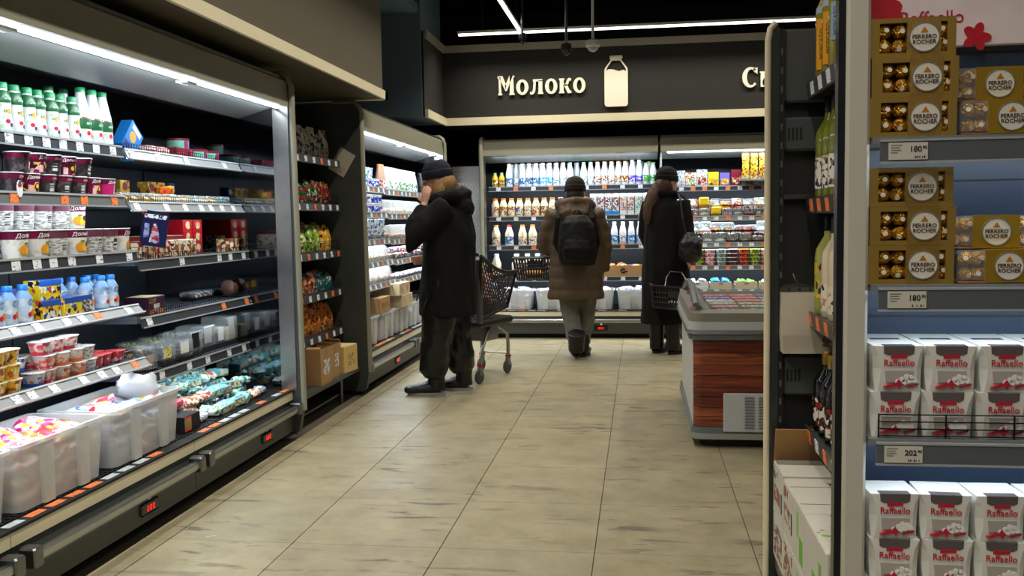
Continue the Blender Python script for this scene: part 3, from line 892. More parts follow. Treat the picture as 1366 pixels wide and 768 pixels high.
# --- second shelf: dark plum dessert pots in two tiers
PD = pot_t('dessert_pot', 0.047, 0.038, 0.080, BLACKP, FOIL, [(0.055, 0.072, PURPLE)])
PP = pot_t('dessert_pot', 0.047, 0.038, 0.080, PURPLE, FOIL, [(0.004, 0.045, PLUMMIX)])
PK = pot_t('dessert_pot', 0.047, 0.038, 0.080, mat('hot_pink_print', (206, 40, 110), 0.3), FOIL, [(0.055, 0.076, PURPLE)])
def potf(rt, rb, h):
    return lambda z: rb + (rt - rb) * z / h + 0.0008
RF1, RF2 = potf(0.047, 0.038, 0.080), potf(0.050, 0.041, 0.108)
BARC = pmat('bar_code_print', [(226, 224, 216), (50, 48, 48)], 420, stretch=(0.02, 0.02, 1), rough=0.4)
YOLK = mat('yolk_yellow', (246, 190, 60), 0.35)
PALEP = mat('blush_print', (240, 190, 180), 0.35)
PP.parts += [wrap_text('Долине', 0.017, WHITE, RF1, 0.064, 0, 0.0002, 1.1, 0.15), wrap_poly(elw(0.010, 0.028, 0.016, 0.015), RF1, mat('cocoa_print', (52, 26, 22), 0.35)), wrap_poly(elw(0.008, 0.030, 0.009, 0.009), RF1, YOLK, lift=0.0014), wrap_poly([(-0.03, 0.006), (-0.012, 0.006), (-0.012, 0.032), (-0.03, 0.036)], RF1, PALEP)]
PD.parts += [wrap_poly([(-0.012, 0.012), (0.008, 0.012), (0.008, 0.044), (-0.012, 0.044)], RF1, BARC), wrap_text('Долине', 0.012, PALEP, RF1, 0.064, 0.02, 0.0, 1.0, 0.1)]
PK.parts += [wrap_text('Долине', 0.017, WHITE, RF1, 0.064, 0, 0.0002, 1.1, 0.15), wrap_poly(elw(0.012, 0.026, 0.014, 0.016), RF1, PALEP)]
row([PD, PP, PD, PD, PD, PP, PK], [(-2.368, y, 1.400) for y in (3.24, 3.345, 3.45, 3.55, 3.652, 3.755, 3.868)], FA, 'dark plum dessert pot, lower tier of the second yogurt shelf', 'the outer end', 'dessert pots', 0.003, jr=0.5)
row([PD, PP, PD, PP, PD], [(-2.372, y, 1.4805) for y in (3.295, 3.40, 3.50, 3.60, 3.705)], FA, 'dark plum dessert pot, upper tier of the second yogurt shelf', 'the outer end', 'dessert pots', 0.003, jr=0.5)
row([PD, PP], [(-2.47, y, 1.400) for y in (3.22, 3.33, 3.43, 3.53, 3.63, 3.73)], FA, 'dark plum dessert pot, behind on the second yogurt shelf', 'the outer end', 'dessert pots', 0.003, jr=0.5)
d_ = T('hang_tag', 'tag', MB().prism(ellipse(0, 0, 0.017, 0.032), 'y', -0.001, 0.001).mesh('hang_tag', [WHITE]),
       [('red_print', MB().prism(ellipse(0, 0.014, 0.011, 0.009), 'y', -0.0016, -0.001).mesh('red_print', RED)), ('blue_rim', MB().prism(ellipse(0, 0.026, 0.008, 0.005), 'y', -0.0016, -0.001).mesh('blue_rim', BLUETOP))])
place(d_, (-2.30, 3.205, 1.415), FA, 'oval printed tag standing on the orange price rail')
# --- third shelf: tall fruit yogurt pots
FY = pot_t('yogurt_pot', 0.050, 0.041, 0.108, FRUIT, FOIL, [(0.074, 0.103, PURPLE)])
FG = pot_t('yogurt_pot', 0.050, 0.041, 0.108, GREYP, FOIL, [(0.074, 0.103, mat('plum_grey', (110, 60, 78), 0.3))])
MANG, MANGO2, LEAF_ = mat('mango_orange', (242, 160, 40), 0.35), mat('mango_yellow', (250, 204, 50), 0.35), mat('leaf_print', (90, 150, 60), 0.35)
CHER = mat('cherry_print', (130, 16, 40), 0.3)
FY.parts += [wrap_text('Долине', 0.022, WHITE, RF2, 0.088, 0, 0.0003, 1.1, 0.15), wrap_poly(elw(-0.010, 0.034, 0.022, 0.020), RF2, MANG, lift=0.0012), wrap_poly(elw(0.014, 0.030, 0.018, 0.016), RF2, MANGO2, lift=0.0016), wrap_poly(elw(0.022, 0.046, 0.010, 0.012), RF2, CHER, lift=0.002), wrap_poly(elw(-0.002, 0.058, 0.012, 0.005), RF2, LEAF_, lift=0.002)]
FG.parts += [wrap_poly([(-0.026, 0.02), (-0.004, 0.02), (-0.004, 0.064), (-0.026, 0.064)], RF2, BARC)]
row([FY, FY, FG, FY, FG, FG, FY], [(-2.325, y, 1.152) for y in (3.19, 3.315, 3.435, 3.572, 3.688, 3.795, 3.893)], FA, 'fruit yogurt pot, front of the third yogurt shelf', 'the outer end', 'fruit yogurt pots', 0.003, jr=0.5)
row([FG, FY], [(-2.435, y, 1.152) for y in (3.23, 3.34, 3.45, 3.56, 3.67, 3.78)], FA, 'fruit yogurt pot, behind on the third yogurt shelf', 'the outer end', 'fruit yogurt pots', 0.003, jr=0.5)
row([FG, FG, FG, FG, FY], [(-2.440, y, 1.2605) for y in (3.28, 3.40, 3.515, 3.63, 3.745)], FA, 'fruit yogurt pot, stacked behind on the third yogurt shelf', 'the outer end', 'fruit yogurt pots', 0.003, jr=0.5)
# --- fourth shelf: children's drinks and multipacks
kb = [(0.030, 0), (0.033, 0.004), (0.033, 0.055), (0.029, 0.075), (0.033, 0.10), (0.016, 0.128), (0.016, 0.133)]
KB = bottle_t('drinking_yogurt_bottle', kb, mat('pale_blue_plastic', (150, 190, 232), 0.25), (BLUEC, 0.019, 0.130, 0.150), [(0.01, 0.098, BLUEB)])
KBF = lambda z: prof_r(kb, z)
KB.parts += [wrap_poly(elw(0.0, 0.082, 0.016, 0.014), KBF, mat('ice_blue', (120, 176, 230), 0.3), lift=0.0014), wrap_poly(elw(0.006, 0.042, 0.016, 0.014), KBF, mat('apricot_print', (240, 140, 50), 0.3), lift=0.0014), wrap_poly(elw(-0.012, 0.036, 0.008, 0.010), KBF, CHER_, lift=0.0018), wrap_text('АГУ', 0.012, WHITE, KBF, 0.082, 0, 0.0003)]
row(KB, [(-2.325, y, 0.905) for y in (3.06, 3.135, 3.222)], FA, 'blue-capped drinking yogurt bottle by the red packs', 'the outer end', 'blue-capped bottles', 0.002)
row(KB, [(-2.345, y, 0.905) for y in (3.655, 3.765, 3.85)], FA, 'blue-capped drinking yogurt bottle, front of the fourth shelf', 'the yellow packs', 'blue-capped bottles', 0.002)
row(KB, [(-2.43, y, 0.905) for y in (3.60, 3.69, 3.80, 3.87)], FA, 'blue-capped drinking yogurt bottle, behind on the fourth shelf', 'the yellow packs', 'blue-capped bottles', 0.002)
MP = box_t('yogurt_multipack', 0.125, 0.075, 0.078, YELPK, [(-0.0625, 0.055, 0.0625, 0.078, BLUETOP), ('t', -0.06, -0.035, 0.06, 0.035, BLUETOP)])
MR = box_t('yogurt_multipack', 0.10, 0.08, 0.13, REDPK, [(-0.05, 0.105, 0.05, 0.13, BLUETOP)])
row(MP, [(-2.34, 3.36, 0.905), (-2.335, 3.495, 0.905)], FA, 'yellow and blue yogurt multipack on the fourth shelf', 'the red packs', 'yogurt multipacks', jr=0.06)
row(MP, [(-2.345, 3.37, 0.984)], FA, 'yellow and blue yogurt multipack stacked on another', '', 'yogurt multipacks', jr=0.06)
place(box_t('yogurt_multipack', 0.085, 0.07, 0.078, pmat('farm_print', [(60, 90, 60), (200, 170, 140), (90, 60, 50), (40, 86, 178), (230, 220, 210)], 60), [(-0.0425, 0.058, 0.0425, 0.078, BLUETOP)]), (-2.345, 3.605, 0.905), FA, 'dark printed yogurt multipack beside the yellow packs', 'yogurt multipacks')
row(MR, [(-2.42, y, 0.905) for y in (3.14, 3.25)], FA, 'red yogurt multipack behind the bottles on the fourth shelf', 'the outer end', 'yogurt multipacks', jr=0.05)
# --- fifth shelf: little square cups in tiers
def cup(m, lid=FOIL, b=None):
    return pot_t('yogurt_cup', 0.037, 0.029, 0.055, m, lid, [(0.002, 0.014, b)] if b else None, 12, 1.6, 'cup', 1.1)
CY, CP_, CO, CB, CR, CGy = cup(YELC, mat('cream_foil', (236, 222, 180), 0.4)), cup(PINKC, b=REDC), cup(PEACHC, b=mat('orange_band', (236, 110, 50), 0.4)), cup(BLUEC2, b=BLUETOP), cup(REDC, mat('pink_foil', (226, 90, 96), 0.4)), cup(GREYP)
Z5 = 0.662
row(CY, [(-2.30, y, Z5 + 0.0555 * k) for k in range(3) for y in (3.005, 3.085)], FA, 'yellow yogurt cup on the fifth shelf', 'the outer bottom', 'little yogurt cups', 0.002, jr=0.04)
row(CB, [(-2.305, 3.235, Z5), (-2.40, 3.16, Z5), (-2.40, 3.16, Z5 + 0.0555), (-2.40, 3.24, Z5), (-2.385, 3.235, Z5 + 0.0555)], FA, 'blue-banded yogurt cup on the fifth yogurt shelf', 'the yellow cups', 'little yogurt cups', 0.002, jr=0.06)
row(CO, [(-2.31, 3.40, Z5), (-2.31, 3.40, Z5 + 0.0555), (-2.31, 3.51, Z5), (-2.315, 3.505, Z5 + 0.0555), (-2.40, 3.42, Z5), (-2.40, 3.52, Z5)], FA, 'peach-banded yogurt cup on the fifth shelf', 'the blue cups', 'little yogurt cups', 0.002, jr=0.06)
row(CP_, [(-2.40, 3.335, Z5), (-2.39, 3.325, Z5 + 0.0555), (-2.315, 3.315, Z5), (-2.315, 3.31, Z5 + 0.111 - 0.0555), (-2.32, 3.30, Z5 + 0.111), (-2.325, 3.395, Z5 + 0.111), (-2.40, 3.60, Z5), (-2.395, 3.60, Z5 + 0.0555)], FA, 'pink yogurt cup on the fifth shelf', 'the blue cups', 'little yogurt cups', 0.002, jr=0.06)
place(CP_, (-2.33, 3.49, Z5 + 0.111), FA, 'pink yogurt cup alone on the top tier of the fifth shelf', 'little yogurt cups')
row(CGy, [(-2.315, 3.59, Z5), (-2.32, 3.585, Z5 + 0.0555)], FA, 'grey lettered yogurt cup on the fifth shelf', 'the shelf up', 'little yogurt cups', jr=0.06)
row(CR, [(-2.33, 3.665, Z5), (-2.335, 3.735, Z5), (-2.33, 3.83, Z5), (-2.41, 3.70, Z5), (-2.41, 3.79, Z5)], FA, 'red yogurt cup at the inner end of the fifth shelf', 'the grey cups', 'little yogurt cups', 0.002, jr=0.1)

# --- frosted bins on the deck
def bin_meshes(w, d, h):
    mb = MB()
    th = 0.004
    tw, td = w / 2, d / 2
    bw, bd = tw - 0.022, td - 0.018
    def ring(hw, hd, z, n=5):
        pts = []
        for sx, sy, a0 in ((1, -1, -PI / 2), (1, 1, 0), (-1, 1, PI / 2), (-1, -1, PI)):
            for i in range(n):
                a = a0 + PI / 2 * i / (n - 1)
                pts.append((sx * (hw - 0.03) + 0.03 * math.cos(a), sy * (hd - 0.03) + 0.03 * math.sin(a), z))
        return pts
    mb.loft([ring(bw, bd, 0), ring(tw - 0.004, td - 0.004, h - 0.012), ring(tw + 0.008, td + 0.008, h - 0.012), ring(tw + 0.008, td + 0.008, h), ring(tw - 0.008, td - 0.008, h), ring(bw - th, bd - th, 0.006)])
    rib = MB()
    for x in (0.0,):
        rib.prism([(x - 0.028, 0.004), (x + 0.028, 0.004), (x + 0.034, h - 0.013), (x - 0.034, h - 0.013)], 'y', -td - 0.003, -td + 0.012)
    return mb.mesh('storage_bin', FROST, 0.5), rib.mesh('rib', FROST)
BIN = {}
def storage_bin(loc, rz, label, w, d, h, group='frosted storage bins', tilt=None):
    k = (w, d, h)
    if k not in BIN:
        BIN[k] = bin_meshes(*k)
    o = obj('storage_bin', BIN[k][0], None, loc, (tilt or 0, 0, rz))
    tag(o, label, 'bin', group)
    for q in (-0.2, 0.2):
        obj('rib', BIN[k][1], o, (q * w, 0, 0))
    return o
SWM = [lump_mesh('sweet_packet', 0.15, 0.135, 0.055, m, s) for s, m in enumerate((SWEET, SWEET, SWEETP, SWEET, BLUEBAG, MILKW))]
def packet_heap(c, w, d, z0, nl, nx, ny, meshes, what, where, group, seed, rz=0, name='sweet_packet', cat='packet', dz=0.05, tilt=0.12, sc=1.0):
    """loosely packed layers of packets"""
    rr = random.Random(seed)
    i = 0
    for l in range(nl):
        for a in range(nx):
            for b in range(ny):
                v = Vector(((a + 0.5) / nx * w - w / 2 + rr.uniform(-0.006, 0.006), (b + 0.5) / ny * d - d / 2 + rr.uniform(-0.006, 0.006), 0))
                v.rotate(Euler((0, 0, rz)))
                k = rr.randrange(len(meshes))
                lab = f'{what[k] if isinstance(what, list) else what} {where}, {ordw(i)} counting up the heap'
                top = l == nl - 1
                o = obj(name, meshes[k], None, (c[0] + v.x, c[1] + v.y, z0 + dz * l + (rr.uniform(-0.004, 0.02) if top else 0)), (rr.uniform(-tilt, tilt) * (3 if top else 1), rr.uniform(-tilt, tilt) * (2.5 if top else 1), rz + rr.uniform(-0.25, 0.25)), sc)
                tag(o, lab, cat, group)
                i += 1
SWN = ['white packet with red fruit', 'white packet with orange fruit', 'pink and white packet', 'red and white packet', 'blue and white packet', 'plain white packet']
for i, (yc, ln) in enumerate(((2.52, 0.52), (3.075, 0.53), (3.665, 0.56))):
    storage_bin((-2.245, yc, 0.2985), FA, ['frosted bin at the outer end of the long fridge deck', 'frosted bin heaped with red and white packets on the fridge deck', 'frosted bin with a white crumpled bag on the fridge deck'][i], ln, 0.33, 0.235)
    ms = [SWM[0], SWM[1], SWM[2], SWM[3]] if i < 2 else [SWM[4], SWM[5], SWM[3], SWM[4]]
    nm = SWN[:4] if i < 2 else [SWN[4], SWN[5], SWN[3], SWN[4]]
    packet_heap((-2.245, yc), ln - 0.07, 0.27, 0.312, 4, 3, 2, ms, nm, ['in the outermost bin', 'in the heaped bin', 'in the inner bin'][i], 'sweet packets in the bins', 5 + i, FA)
tag(obj('plastic_bag', lump_mesh('plastic_bag', 0.18, 0.15, 0.11, MILKW, 9, 0.4, 14, 9), None, (-2.24, 3.83, 0.50), (0.1, 0.2, 0.4)), 'crumpled white bag on top of the inner bin', 'bag')

# ------------------------------------------------------------------ cakes and sweets, right half of the long fridge
DRED = mat('dark_red_box', (120, 16, 36), 0.4)
PINKB = pmat('pink_dessert_print', [(240, 190, 186)] * 3 + [(230, 120, 120), (250, 230, 226), (200, 60, 70)], 40)
TEAL = mat('mint_tin', (132, 204, 180), 0.35)
MAG = mat('magenta_band', (176, 40, 120), 0.4)
GOLDP = pmat('mustard_print', [(206, 158, 50)] * 4 + [(90, 50, 20), (240, 210, 120)], 40)
NAVY = mat('navy_box', (34, 40, 84), 0.4)
BROWNB = pmat('biscuit_print', [(150, 90, 50)] * 3 + [(226, 200, 160), (90, 50, 30), (240, 226, 200)], 34)
CREAMB = pmat('cream_box_print', [(232, 222, 200)] * 4 + [(120, 90, 70), (60, 50, 50)], 50)
REDBOX = mat('bright_red_box', (206, 22, 40), 0.35)
GOLDC = pmat('gold_oval_print', [(236, 220, 160)] * 3 + [(190, 150, 80)], 80)
GREENB = mat('lime_box', (140, 180, 50), 0.4)
PURB = mat('aubergine_box', (58, 24, 50), 0.35)
ORNG = pmat('orange_pieces', [(230, 110, 40), (240, 160, 60), (180, 70, 30), (60, 26, 30)], 60)
z1, z2, z3, z4, z5 = 1.610, 1.372, 1.108, 0.842, 0.575
# top shelf
bb = box_t('cookie_box', 0.12, 0.06, 0.16, mat('sky_blue_box', (28, 120, 196), 0.4), [('o', -0.01, 0.09, 0.028, 0.028, mat('cookie_orange', (236, 160, 60), 0.5)), (-0.055, 0.01, 0.055, 0.045, mat('deep_blue', (24, 60, 130), 0.4)), (-0.04, 0.125, 0.04, 0.15, WHITE)])
place(bb, (-2.42, 4.115, z1 + 0.004), 0, 'bright blue cookie box leaning over on the top cake shelf', rot=(0.0, 0.72, FA))
pk = T('dessert_pack', 'pack', lump_mesh('dessert_pack', 0.10, 0.12, 0.05, PINKB, 3, 0.15, 12, 8))
row(pk, [(-2.40, 4.30, z1 + 0.002), (-2.40, 4.40, z1 + 0.002)], FA, 'pale pink dessert pack on the top cake shelf', 'the blue box', 'pink dessert packs', jr=0.1)
DR = box_t('chocolate_box', 0.19, 0.10, 0.055, DRED, [(0.06, 0.0, 0.08, 0.055, MAG), (-0.085, 0.012, 0.02, 0.04, pmat('red_box_print', [(150, 24, 50), (190, 60, 80), (120, 16, 36)], 70))])
row(DR, [(-2.40, 4.60, z1 + 0.002), (-2.52, 4.55, z1 + 0.002)], FA, 'dark red chocolate box on the top cake shelf', 'the front', 'dark red boxes', jr=0.05)
tin = T('sweet_tin', 'tin', MB().lathe([(0.058, 0), (0.06, 0.003), (0.06, 0.055)], 24).mesh('sweet_tin', TEAL, 0.7), [('lid', MB().lathe([(0.062, 0.055), (0.062, 0.066), (0.06, 0.068)], 24).mesh('lid', DRED, 0.7)), ('band', MB().box(-0.012, -0.0615, 0.004, 0.012, -0.055, 0.053).mesh('band', MAG))])
row(tin, [(-2.42, 4.86, z1 + 0.002), (-2.42, 5.0, z1 + 0.002)], FA, 'mint sweet tin with dark red lid near the steel post', 'the red box', 'mint tins', jr=0.3)
row(tin, [(-2.56, 4.93, z1 + 0.002), (-2.56, 5.06, z1 + 0.002), (-2.56, 4.93, z1 + 0.071)], FA, 'mint sweet tin with dark red lid at the back', 'the red box', 'mint tins', jr=0.3)
DR2 = box_t('truffle_box', 0.09, 0.08, 0.09, DRED, [('o', 0, 0.05, 0.02, 0.02, GOLDC), (-0.045, 0.0, 0.045, 0.022, pmat('red_box_print2', [(190, 60, 80), (226, 160, 170), (150, 24, 50)], 60))])
row(DR2, [(-2.66, 4.75 + 0.1 * i, z1 + 0.002) for i in range(4)], FA, 'square dark red truffle box behind on the top cake shelf', 'the blue box', 'truffle boxes', jr=0.04)
# second shelf: eclairs, trays, boxes behind
MUST = box_t('biscuit_box', 0.085, 0.06, 0.06, GOLDP, [('o', 0.0, 0.03, 0.022, 0.02, DRED)])
NAV = box_t('biscuit_box', 0.06, 0.06, 0.06, NAVY, [(-0.02, 0.02, 0.02, 0.045, BLUEBAG)])
REB = box_t('biscuit_box', 0.085, 0.06, 0.055, REDPK)
k = 0
for (t_, y, z, nm) in ((MUST, 4.10, 0.057, 'mustard'), (NAV, 4.20, 0.0565, 'navy'), (MUST, 4.31, 0.062, 'mustard'), (REB, 4.10, 0, 'red'), (REB, 4.195, 0, 'red'), (MUST, 4.31, 0, 'mustard'), (MUST, 4.56, 0, 'mustard'), (MUST, 4.65, 0, 'mustard'), (MUST, 4.66, 0.062, 'mustard'), (NAV, 4.78, 0, 'navy'), (NAV, 4.78, 0.0625, 'navy'), (MUST, 4.57, 0.062, 'mustard'), (REB, 4.92, 0, 'red'), (REB, 5.02, 0, 'red')):
    place(t_, (-2.555, y, z2 + 0.001 + z), FA, f'{nm} biscuit box at the back of the second cake shelf, {ordw(k)} along', 'small biscuit boxes')
    k += 1
def tray_pack(cols, w=0.15, d=0.12, h=0.05, n=4, tray=WHITE, name='pastry_pack', lid=CLEAR):
    """tray, pastries under a clear lid"""
    root = MB().loft([[(-w / 2 + 0.008, -d / 2 + 0.008, 0), (w / 2 - 0.008, -d / 2 + 0.008, 0), (w / 2 - 0.008, d / 2 - 0.008, 0), (-w / 2 + 0.008, d / 2 - 0.008, 0)], [(-w / 2, -d / 2, 0.018), (w / 2, -d / 2, 0.018), (w / 2, d / 2, 0.018), (-w / 2, d / 2, 0.018)]]).mesh(name, tray)
    parts = []
    for i in range(n):
        x = -w / 2 + (i + 0.5) * w / n
        mb = MB().ball((x, 0, 0.018), 0.5, 8, 5, 0, (w / n * 0.92, d * 0.86, min(h - 0.020, 0.04) * 1.6))
        mb.v = [(a, b, max(c, 0.012)) for a, b, c in mb.v]
        parts.append(('pastry', mb.mesh('pastry', cols[i % len(cols)], 0.9)))
    parts.append(('clear_lid', MB().cbox(-w / 2, -d / 2, 0.0185, w / 2, d / 2, h, 0.01).mesh('clear_lid', lid)))
    return T(name, 'pack', root, parts)
ECL = mat('eclair_brown', (120, 70, 40), 0.5, nz=(40, 0.4))
CRM = mat('cream_filling', (236, 220, 180), 0.5, nz=(40, 0.15))
YTRAY = mat('yellow_tray', (236, 190, 40), 0.4)
P1 = tray_pack([ECL, CRM], tray=YTRAY, w=0.17)
P2 = tray_pack([CRM, mat('wafer', (216, 160, 90), 0.6, nz=(60, 0.3))], w=0.14)
P3 = tray_pack([mat('mint_icing', (120, 190, 190), 0.4), CRM], w=0.12)
row([P1, P1, P2, P2, P3, P2], [(-2.40, y, z2 + 0.002) for y in (4.05, 4.24, 4.42, 4.585, 4.74, 4.89)], FA, 'clear pastry pack on the second cake shelf', 'the yogurt pots', 'clear pastry packs', jr=0.04)
place(T('fruit_packet', 'packet', lump_mesh('fruit_packet', 0.09, 0.08, 0.05, pmat('fruit_red_yellow', [(226, 60, 30), (246, 190, 40), (240, 120, 40)], 30), 6)), (-2.42, 4.50, z2 + 0.046), 1, 'red and yellow fruit packet lying on the pastry packs')
row(tray_pack([mat('teal_box', (70, 160, 160), 0.4)], w=0.10, n=1), [(-2.395, 5.04, z2 + 0.002)], FA, 'teal pastry pack beside the steel post', '')
# brochure clipped to the rail
t = thing('promo_card', 'dark blue promotional card hanging from the price rail', 'card', (-2.235, 4.075, 1.335), (0.0, 0.0, 0.6))
MB().box(-0.058, -0.001, -0.165, 0.058, 0.001, 0.0, 0, Matrix.Rotation(0.16, 4, 'Y')).build('sheet', mat('card_navy', (24, 30, 74), 0.3), t)
Mc = Matrix.Rotation(0.16, 4, 'Y')
MB().box(-0.05, -0.0018, -0.035, 0.05, -0.001, -0.016, 0, Mc).build('white_print', pmat('card_letters', [(236, 238, 244), (236, 238, 244), (24, 30, 74)], 140), t)
MB().prism([(-0.008, -0.06), (0.004, -0.055), (0.024, -0.11), (0.028, -0.15), (-0.018, -0.15), (-0.012, -0.10)], 'y', -0.0018, -0.001, 0, Mc).build('figure_print', pmat('card_fig', [(236, 230, 226), (200, 50, 50), (180, 170, 190), (60, 60, 110)], 50), t)
MB().prism([(-0.045, -0.06), (-0.025, -0.06), (-0.02, -0.12), (-0.045, -0.13)], 'y', -0.0018, -0.001, 0, Mc).build('pale_print', pmat('card_pale', [(90, 100, 160), (150, 160, 200)], 60), t)
MB().ball((-0.055, -0.004, -0.004), 0.011, 8, 5).build('red_clip', RED, t)
# third shelf: biscuits and a stack of red boxes
def carton_face(m1, m2):
    return box_t('biscuit_carton', 0.12, 0.17, 0.085, m1, [(-0.052, 0.01, 0.052, 0.06, m2), (-0.05, 0.063, 0.03, 0.08, CREAMB)])
row([carton_face(DRED, CREAMB), carton_face(CREAMB, BROWNB), carton_face(REDPK, BROWNB), carton_face(CREAMB, BROWNB)], [(-2.375, y, z3 + 0.002) for y in (3.97, 4.105, 4.24, 4.375)], FA, 'biscuit carton standing along the third cake shelf', 'the yogurt pots', 'biscuit cartons', jr=0.03)
row(carton_face(CREAMB, BROWNB), [(-2.375, 4.50, z3 + 0.002)], FA, 'cream biscuit carton next to the red boxes', '', 'biscuit cartons', jr=0.03)
row(box_t('biscuit_carton', 0.19, 0.13, 0.02, DRED, [('t', -0.09, -0.06, 0.09, 0.06, GREENB)]), [(-2.40, 4.20, z3 + 0.089), (-2.40, 4.42, z3 + 0.089)], FA, 'flat red and lime carton laid over the biscuit cartons', 'the yogurt pots', 'biscuit cartons', jr=0.03)
RB = box_t('red_gift_box', 0.105, 0.22, 0.062, REDBOX, [('o', 0.0, 0.031, 0.026, 0.022, GOLDC)])
row(RB, [(-2.56, y, z3 + 0.002 + 0.0625 * q) for y in (4.79, 4.905) for q in range(3)], FA, 'bright red box with gold oval in the stack', 'the bottom', 'red gift boxes', jr=0.015)
place(box_t('biscuit_carton', 0.05, 0.10, 0.09, CREAMB, [(-0.02, 0.02, 0.02, 0.07, pmat('nut_print', [(200, 150, 60), (100, 140, 60), (90, 60, 30)], 60)), (-0.025, 0.075, 0.025, 0.09, GREENB)]), (-2.54, 4.99, z3 + 0.002), FA, 'narrow nut carton beside the red boxes', 'biscuit cartons')
place(box_t('biscuit_carton', 0.085, 0.10, 0.075, BROWNB, [('t', -0.04, -0.045, 0.04, 0.045, DRED)]), (-2.36, 5.085, z3 + 0.002), FA, 'brown biscuit carton against the steel post', 'biscuit cartons')
# fourth shelf, nearly empty
place(box_t('sweet_carton', 0.17, 0.12, 0.085, PURB, [(-0.08, 0.004, 0.08, 0.024, ORNG), (-0.03, 0.01, 0.03, 0.05, pmat('cook_print', [(226, 220, 220), (190, 180, 190), (220, 170, 140)], 50)), (-0.07, 0.055, 0.0, 0.075, pmat('gold_letters', [(58, 24, 50), (190, 140, 60)], 120)), ('t', -0.08, -0.05, 0.08, 0.05, KRAFTL)]), (-2.37, 4.17, z4 + 0.002), FA + 0.05, 'aubergine sweet carton with orange pieces on the emptied shelf')
row(box_t('sweet_carton', 0.075, 0.08, 0.055, PURB, [(-0.034, 0.006, 0.034, 0.05, GOLDP)]), [(-2.58, 4.45, z4 + 0.002), (-2.58, 4.56, z4 + 0.002)], FA, 'small gold-faced carton at the back of the emptied shelf', 'the aubergine carton', 'gold-faced cartons', jr=0.1)
row(tray_pack([PURB, CREAMB], w=0.11, d=0.1, tray=BLACK), [(-2.50, 4.90, z4 + 0.002), (-2.50, 5.02, z4 + 0.002)], FA, 'small dark tray pack on the emptied shelf', 'the aubergine carton', 'dark tray packs', jr=0.1)
place(T('brown_packet', 'packet', lump_mesh('brown_packet', 0.09, 0.08, 0.085, mat('dull_brown', (96, 66, 54), 0.5), 4)), (-2.36, 5.09, z4 + 0.01), 0, 'brown packet at the end of the emptied shelf')
row(box_t('dark_carton', 0.16, 0.15, 0.055, mat('wine_black', (40, 14, 22), 0.35), [(-0.07, 0.012, 0.02, 0.04, pmat('wine_letters', [(40, 14, 22), (40, 14, 22), (170, 140, 110)], 100)), (0.03, 0.005, 0.075, 0.05, GOLDP)]), [(-2.44, 4.04, z5 + 0.002), (-2.44, 4.04, z5 + 0.058)], FA, 'dark wine-coloured carton beside the red cups', 'the shelf up', 'dark cartons', jr=0.02)
# fifth shelf: cakes under domes
def cake_t(r, h, side, top, base=BLACK):
    root = MB().lathe([(r + 0.008, 0), (r + 0.015, 0.006), (r + 0.015, 0.01)], 20).mesh('cake_pack', base, 0.7)
    rr = random.Random(int(r * 1000))
    deco = MB()
    for i in range(12):
        a = 2 * PI * i / 12
        deco.ball(((r - 0.018) * math.cos(a), (r - 0.018) * math.sin(a), 0.01 + h * 0.66), 0.014, 7, 4)
    return T('cake_pack', 'cake', root, [('cake', MB().lathe([(r - 0.004, 0.010), (r - 0.004, h * 0.6), (r - 0.014, h * 0.66)], 20, m=[0, 1]).mesh('cake', [side, top], 0.6)), ('topping', deco.mesh('topping', top, 0.9)),
        ('dome', MB().lathe([(r + 0.010, 0.0105), (r + 0.004, h * 0.9), (r - 0.01, h)], 20, sq=1.3).mesh('dome', CLEAR, 0.7))])
NUT = mat('nut_crumb', (176, 130, 70), 0.9, nz=(160, 0.5), bump=(180, 0.8))
CHOC = mat('chocolate', (66, 38, 28), 0.4, nz=(60, 0.3))
LIME = pmat('green_yellow_icing', [(120, 160, 50), (220, 200, 70), (240, 230, 190)], 60)
def cake_box(w, d, h, side, tm):
    return T('cake_box', 'cake', MB().box(-w / 2, -d / 2, 0, w / 2, d / 2, 0.02).mesh('cake_box', BLACK), [('cake', MB().cbox(-w / 2 + 0.01, -d / 2 + 0.01, 0.02, w / 2 - 0.01, d / 2 - 0.01, h * 0.6, 0.006).mesh('cake', side)),
        ('sticker', MB().box(-w / 2 - 0.001, -d / 2 - 0.001, h * 0.35, w * 0.1, -d / 2, h * 0.95).mesh('sticker', tm)), ('clear_lid', MB().cbox(-w / 2, -d / 2, 0.021, w / 2, d / 2, h, 0.008).mesh('clear_lid', CLEAR))])
place(cake_t(0.085, 0.115, NUT, CHOC), (-2.40, 4.12, z5 + 0.002), 0.2, 'round nut-crumbed chocolate cake under a clear dome', 'boxed cakes')
place(cake_box(0.13, 0.17, 0.10, CHOC, LIME), (-2.40, 4.29, z5 + 0.002), FA, 'boxed cake with green icing beside the nut cake', 'boxed cakes')
place(cake_box(0.14, 0.17, 0.105, CHOC, PAPER), (-2.39, 4.45, z5 + 0.002), FA, 'boxed cake with a plain white sticker', 'boxed cakes')
place(cake_box(0.13, 0.17, 0.13, CHOC, mat('black_sticker', (22, 18, 20), 0.3)), (-2.41, 4.605, z5 + 0.002), FA, 'boxed chocolate cake with a black sticker', 'boxed cakes')
place(cake_box(0.14, 0.17, 0.14, mat('ganache', (96, 70, 60), 0.5), FROST), (-2.42, 4.77, z5 + 0.002), FA, 'tall boxed cake in frosted wrapping', 'boxed cakes')
place(cake_box(0.11, 0.17, 0.12, CHOC, PAPER), (-2.42, 4.92, z5 + 0.002), FA, 'narrow boxed cake with a tall white sticker', 'boxed cakes')
place(cake_box(0.12, 0.17, 0.16, mat('pale_sponge', (226, 206, 160), 0.6), FROST), (-2.42, 5.06, z5 + 0.002), FA, 'pale boxed cake against the steel post', 'boxed cakes')
